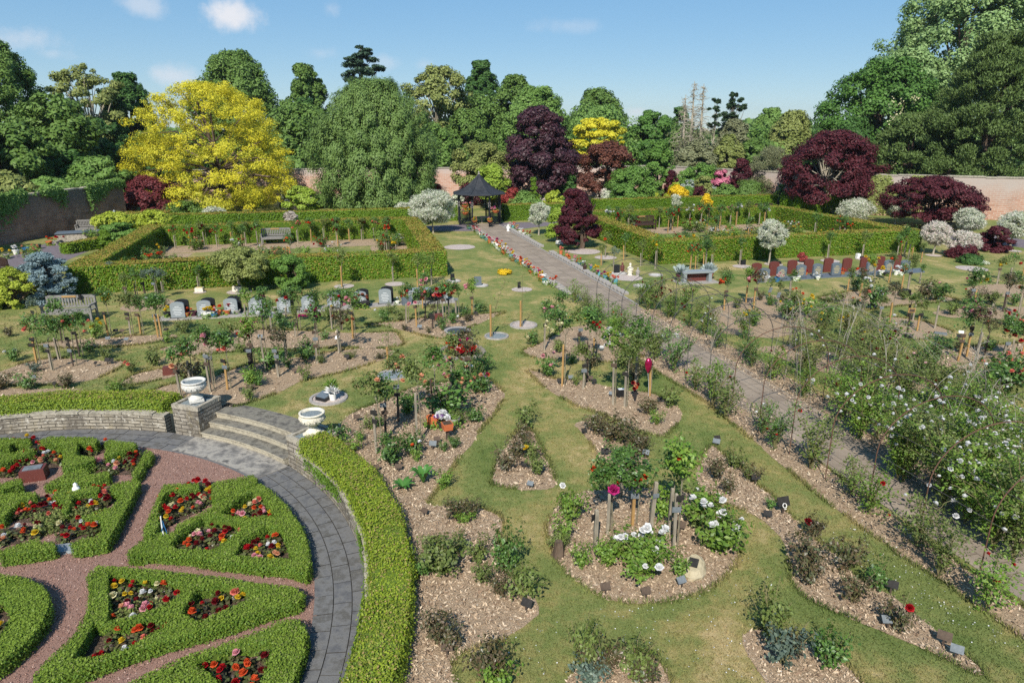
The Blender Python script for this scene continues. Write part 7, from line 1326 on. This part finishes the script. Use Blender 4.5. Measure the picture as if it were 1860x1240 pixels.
# rock with a plaque, stump, balloon, pots, signs, broad leaved plants, ribbons
p = G(1258,1040); rt = thing('memorial_rock', 'pale rough rock with a slanted black plate in the round mulch bed', 'rock', p, -.45); mb = MB(); nn = 12; V = []
prof = [(.0,-.05),(.24,-.03),(.26,.06),(.23,.14),(.17,.19),(.0,.2)]
mb.lathe(prof[1:], n=nn); V_ = np.concatenate(mb.V); V_[:,:2] *= (1+R.normal(0,.07,(len(V_),1))); V_[:,0] *= .8; V_[:,2] += V_[:,1]*.35*(V_[:,2] > .1); mb.V = [V_]; k0 = len(V_)-nn; mb.F.append((np.array([list(range(k0, k0+nn))], np.int32), np.zeros(1, np.int32))); mb.build('rock', M['rock'], parent=rt); mb = MB(); mb.box((.0,-.0,.198), (.15,.17,.02), tilt=.36); mb.build('plate', M['plate_dark'], parent=rt)
p = G(1014,1010); rt = thing('tree_stump', 'small dark gnarled stump at the left rim of the round bed', 'stump', p); mb = MB(); mb.lathe([(.12,-.02),(.09,.1),(.08,.24),(.06,.3),(.001,.29)], n=9); mb.V[0][:,:2] *= 1+R.normal(0,.1,(len(mb.V[0]),1)); mb.build('wood', M['bark'], parent=rt)
p = G(1174,722); zb = zat(663, p[1]); rt = thing('foil_balloon', 'shiny pink foil balloon floating by an orange stake', 'balloon', p+np.array([0,0,zb])); mb = MB(); mb.lathe([(.001,-.23),(.03,-.2),(.09,-.12),(.13,.0),(.13,.08),(.08,.17),(.001,.2)], n=18); mb.V[0][:,1] *= .5; mb.V[0][:,0] *= .75; mb.build('envelope', M['foil'], parent=rt, smooth=True); mb = MB(); mb.tube([(0,0,-.22),(.04,.02,-.5),(.06,.0,-zb+.05)], .004, 4); mb.build('string', M['white'], parent=rt)
for x, y, s in ((781,774,1.15),(786,776,1.25),(791,776,1.15)): pot('in the bed beside the cream urn', G(x, y), None, 'terracotta', 'tall', s, px=x)
p = G(804,778); rt = thing('flower_pot', 'big bunch of white hydrangeas in a dark pot beside the terracotta pots', 'flower pot', p, 0, None, 1.1); a, b = potmesh('round'); inst('pot', a, rt, (0,0,0), 0, 1, [M['darkpot']]); inst('leaves', b, rt)
for k in range(26): q = R.normal(0,1,3); q[2] = abs(q[2]); q /= np.linalg.norm(q); inst('bloom', BLOOM[0], rt, q*[.15,.15,.14]+[0,0,.24], R.uniform(0,6), 1.0, [petal('white' if k % 7 else 'lilac')], q[1]*-1, q[0])
p = G(813,797); rt = thing('planter_box', 'square terracotta planter raised on a short post', 'planter', p, .4); mb = MB(); mb.box((0,0,.13), (.06,.06,.3)); mb.build('post', M['stake_dark'], parent=rt); mb = MB(); mb.box((0,0,.33), (.2,.2,.16), taper=1.2); mb.build('box', M['pot'], parent=rt); mb = MB(); mb.box((0,0,.405), (.2,.2,.02)); mb.build('soil', M['soil'], parent=rt)
p = G(823,776); pot('in the bed beside the cream urn', p, None, 'grey', 'round', 1.5, px=823)
p = G(880,706); rt = thing('flower_vase', 'posy of white, purple and orange silk flowers on a post near the birdbath', 'vase', p); mb = MB(); mb.lathe([(.03,0),(.04,.25),(.05,.26)], n=10); mb.build('vase', M['darkpot'], parent=rt)
for k, c in enumerate(['white','white','magenta','lilac','orange','yellow','white','magenta']): inst('bloom', BLOOM[0], rt, (R.normal(0,.08),R.normal(0,.05),.32+R.uniform(0,.12)), 0, 1.1, [petal(c)], .6, R.uniform(-.5,.5))
p = G(1153,728); rt = thing('flower_vase', 'dark vase of maroon and orange pansies by the tall stakes', 'vase', p); mb = MB(); mb.lathe([(.03,0),(.05,.28),(.06,.29)], n=10); mb.build('vase', M['darkpot'], parent=rt)
for k, c in enumerate(['darkred','darkred','orange','peach','darkred','orange','darkred']): inst('bloom', BLOOM[0], rt, (R.normal(0,.06),R.normal(0,.04),.33+.03*k), 0, 1.0, [petal(c)], .6, R.uniform(-.5,.5))
p = G(1646,614); rt = thing('sign', 'yellow framed sign board on a dark stake in the right bed', 'sign', p); inst('post', STK[0], rt, (0,0,0), 0, (.9,.9,1.0), [M['stake_dark']]); mb = MB(); mb.box((0,-.03,1.0), (.24,.03,.16)); mb.build('frame', M['stake_orange'], parent=rt); mb = MB(); mb.box((0,-.048,1.0), (.18,.01,.1)); mb.build('board', M['plate_brown'], parent=rt)
for lab, x, y, s in (('taller broad leaved plant in the chips below the cream urn', 769, 878, 1.0), ('flat broad leaved plant in the chips below the cream urn', 732, 888, .9)):
    p = G(x, y); rt = thing('broad_leaved_plant', lab, 'plant', p, 0, None, s); mb = MB()
    for k in range(9):
        a = k*.7+R.uniform(-.2,.2); L = R.uniform(.2,.32); hh = .3 if s == 1 else .14; d = np.array([math.cos(a), math.sin(a), 0]); sd = np.array([-math.sin(a), math.cos(a), 0]); V = []
        for t in np.linspace(0,1,6):
            c = d*L*t+np.array([0,0,.03+hh*math.sin(t*2.0)]); w = .055*math.sin(min(t+.12,1)*math.pi*.93)+.004; V += [c-sd*w+[0,0,.012], c, c+sd*w+[0,0,.012]]
        mb.add(V, [(i*3+j, i*3+j+1, i*3+j+4, i*3+j+3) for i in range(5) for j in (0,1)])
    mb.build('leaves', M['hosta'], parent=rt)
p = G(301,990,ZS); rt = thing('ribbon_stake', 'white stick wound with blue ribbon standing in the wedge hedge', 'ornament', p); mb = MB(); mb.tube([(0,0,0),(-.01,.0,.4),(.0,.0,.62)], [.014,.012,.01], 6); mb.build('stick', M['white'], parent=rt); mb = MB(); mb.tube([(.022*math.cos(t*9), .022*math.sin(t*9), .12+.46*t) for t in np.linspace(0,1,60)], .008, 4); mb.tube([(.02,0,.5),(.07,-.02,.3),(.05,0,.06)], .008, 4); mb.build('ribbon', M['bluepot'], parent=rt)
rt = thing('lawn_ornament', 'white bird ornament in the begonia bed beside the hedge spur', 'ornament', G(142,905,ZS)); mb = MB(); mb.lathe([(.001,.1),(.07,.14),(.09,.2),(.06,.27),(.03,.3),(.045,.34),(.001,.38)], n=12); mb.build('body', M['white'], parent=rt, smooth=True); mb = MB(); mb.tube([(0,0,0),(0,0,.14)], .01, 5); mb.build('leg', M['wire'], parent=rt)
rt = thing('rubbish_bin', 'small dark lantern bin at the end of the left wall', 'lantern', (xat(212,50), 50, 0)); mb = MB(); mb.lathe([(.001,0),(.12,0),(.12,.9),(.2,.95),(.001,1.2)], n=10); mb.build('body', M['greygranite'], parent=rt); mb = MB(); mb.lathe([(.2,1.0),(.21,1.04),(.001,1.06)], n=10); mb.build('lid', M['black_iron'], parent=rt)
rt = thing('stone_trough', 'low stone raised trough beside the shaded tarmac', 'trough', (xat(145,43), 43, 0), .4); mb = MB(); mb.box((0,0,.3), (2.2,.9,.6)); mb.build('body', M['coping'], parent=rt); mb = MB(); mb.box((0,0,.63), (2.35,1.05,.06)); mb.build('slab', M['bluegranite'], parent=rt)
SH = 'in the shade under the left wall'
for (x, y, c, pc) in [(90,446,'orange','terracotta'),(104,445,'red','grey'),(114,441,'orange','grey'),(12,470,'yellow','grey'),(30,462,'white','white'),(48,458,None,'blue'),(70,452,None,'dark'),(133,437,None,'grey')]: pot(SH, G(x, y), c, pc, 'round', 1.5)
for (x, y, c) in [(60,478,'peach'),(66,475,'peach'),(170,440,'cream')]: bush(SH, x, y, .8, 1.1, c, 8, 'light')
finish_labels()
HAZE = .0002
# ------------------------------------------------------------------ sky, sun, camera
SUN_EL = math.radians(42); SUN_AZ = math.radians(180+10.9)      # sun behind the camera, slightly to its left
sd = np.array([math.sin(SUN_AZ)*math.cos(SUN_EL), math.cos(SUN_AZ)*math.cos(SUN_EL), math.sin(SUN_EL)])
w = bpy.data.worlds.new('World'); S.world = w; w.use_nodes = True; nt = w.node_tree; nt.nodes.clear(); L = nt.links
sky = nt.nodes.new('ShaderNodeTexSky'); sky.sky_type = 'NISHITA'; sky.sun_disc = False; sky.sun_elevation = SUN_EL; sky.sun_rotation = SUN_AZ; sky.altitude = 1500; sky.air_density = 1.0; sky.dust_density = .15; sky.ozone_density = 4.5
tc = nt.nodes.new('ShaderNodeTexCoord'); 
sc0 = nd(nt, 'ShaderNodeMix', data_type='RGBA', blend_type='MULTIPLY'); sc0.inputs[0].default_value = 1; sc0.inputs[7].default_value = (.2,.2,.2,1); L.new(sky.outputs[0], sc0.inputs[6])
gm = nt.nodes.new('ShaderNodeGamma'); gm.inputs[1].default_value = .36; L.new(sc0.outputs[2], gm.inputs[0])
hs_ = nt.nodes.new('ShaderNodeHueSaturation'); hs_.inputs['Saturation'].default_value = 1.9; hs_.inputs['Value'].default_value = 5.9; L.new(gm.outputs[0], hs_.inputs['Color']); tn = nd(nt, 'ShaderNodeMix', data_type='RGBA', blend_type='MULTIPLY'); tn.inputs[0].default_value = 1; tn.inputs[7].default_value = (.80,.92,1.0,1); L.new(hs_.outputs[0], tn.inputs[6]); col = tn.outputs[2]
CL_ = [(425,32,48,28,1.0),(40,70,62,26,.55),(310,138,40,22,.6),(255,8,42,18,.5),(600,18,22,20,.35),(585,98,40,16,.25),(1160,203,26,9,.5),(1035,48,60,14,.22),(95,98,30,12,.3),(690,112,40,14,.3),(770,118,22,14,.25)]
nz = nt.nodes.new('ShaderNodeTexNoise'); nz.inputs['Scale'].default_value = 17.0; nz.inputs['Detail'].default_value = 9.0; nz.inputs['Roughness'].default_value = .66; L.new(tc.outputs['Generated'], nz.inputs[0])
acc = None
for (px, py, rx, ry, k) in CL_:
    u = (px-930)/FP; v = (py-620)/FP; d = np.array([u, cT-v*sT, -(sT+v*cT)]); d /= np.linalg.norm(d); az = math.atan2(d[0], d[1])
    s1 = nd(nt, 'ShaderNodeVectorMath', operation='SUBTRACT'); s1.inputs[1].default_value = tuple(d); L.new(tc.outputs['Generated'], s1.inputs[0])
    mp = nt.nodes.new('ShaderNodeMapping'); mp.inputs['Rotation'].default_value = (0,0,az); mp.inputs['Scale'].default_value = (FP*1.02/rx, 1.0, FP*1.02/ry); L.new(s1.outputs[0], mp.inputs[0])
    ln = nd(nt, 'ShaderNodeVectorMath', operation='LENGTH'); L.new(mp.outputs[0], ln.inputs[0])
    ad = nd(nt, 'ShaderNodeMath', operation='MULTIPLY_ADD', i_1=2.6); L.new(nz.outputs[0], ad.inputs[0]); L.new(ln.outputs['Value'], ad.inputs[2])
    mr = nd(nt, 'ShaderNodeMapRange', interpolation_type='SMOOTHSTEP'); mr.inputs[1].default_value = 2.35; mr.inputs[2].default_value = 1.25; mr.inputs[3].default_value = 0; mr.inputs[4].default_value = k; L.new(ad.outputs[0], mr.inputs[0])
    if acc is None: acc = mr.outputs[0]
    else: mx = nd(nt, 'ShaderNodeMath', operation='MAXIMUM'); L.new(acc, mx.inputs[0]); L.new(mr.outputs[0], mx.inputs[1]); acc = mx.outputs[0]
mix = nd(nt, 'ShaderNodeMix', data_type='RGBA'); L.new(acc, mix.inputs[0]); L.new(col, mix.inputs[6]); mix.inputs[7].default_value = (7.2,7.4,7.9,1)
bg = nt.nodes.new('ShaderNodeBackground'); bg.inputs[1].default_value = .078; L.new(mix.outputs[2], bg.inputs[0])
ow = nt.nodes.new('ShaderNodeOutputWorld'); L.new(bg.outputs[0], ow.inputs[0])
hz, hn, ho = newmat('summer_haze'); pv = hn.nodes.new('ShaderNodeVolumePrincipled'); pv.inputs['Color'].default_value = (.82,.88,.95,1); pv.inputs['Density'].default_value = HAZE; pv.inputs['Anisotropy'].default_value = .3; hn.links.new(pv.outputs[0], ho.inputs['Volume'])
mb = MB(); mb.box((0,0,16.5), (2300,2300,37)); tag(mb.build('haze', hz, keep=True), 'thin summer haze in the air', 'haze', kind='stuff')
sl = bpy.data.lights.new('Sun', 'SUN'); sl.energy = 4.3; sl.angle = math.radians(.53); sl.color = (1.0,.95,.87); so = bpy.data.objects.new('sun', sl); COL.objects.link(so); so.rotation_euler = Vector(tuple(-sd)).to_track_quat('-Z','Y').to_euler()
cam = bpy.data.cameras.new('Camera'); cam.lens = 24.0; cam.sensor_width = 36.0; cam.sensor_fit = 'HORIZONTAL'; cam.clip_end = 3000; cam.clip_start = .1
co = bpy.data.objects.new('camera', cam); COL.objects.link(co); co.location = (0,0,HC); co.rotation_euler = (math.pi/2-TH, 0, 0); S.camera = co
S.render.engine = 'CYCLES'; cy = S.cycles; cy.max_bounces = 5; cy.diffuse_bounces = 3; cy.glossy_bounces = 2; cy.transmission_bounces = 3; cy.transparent_max_bounces = 4; cy.caustics_reflective = False; cy.caustics_refractive = False; cy.use_denoising = False; cy.use_adaptive_sampling = True; cy.adaptive_threshold = .015
vs = S.view_settings; vs.view_transform = 'Standard'; vs.look = 'None'; vs.exposure = 0.55; vs.gamma = 1.0
from collections import Counter
print(Counter(o.name.split('.')[0] for o in S.objects if o.parent is None).most_common(14))
print('objects', len(S.objects), 'faces', sum(len(o.data.polygons) for o in S.objects if o.type == 'MESH'))
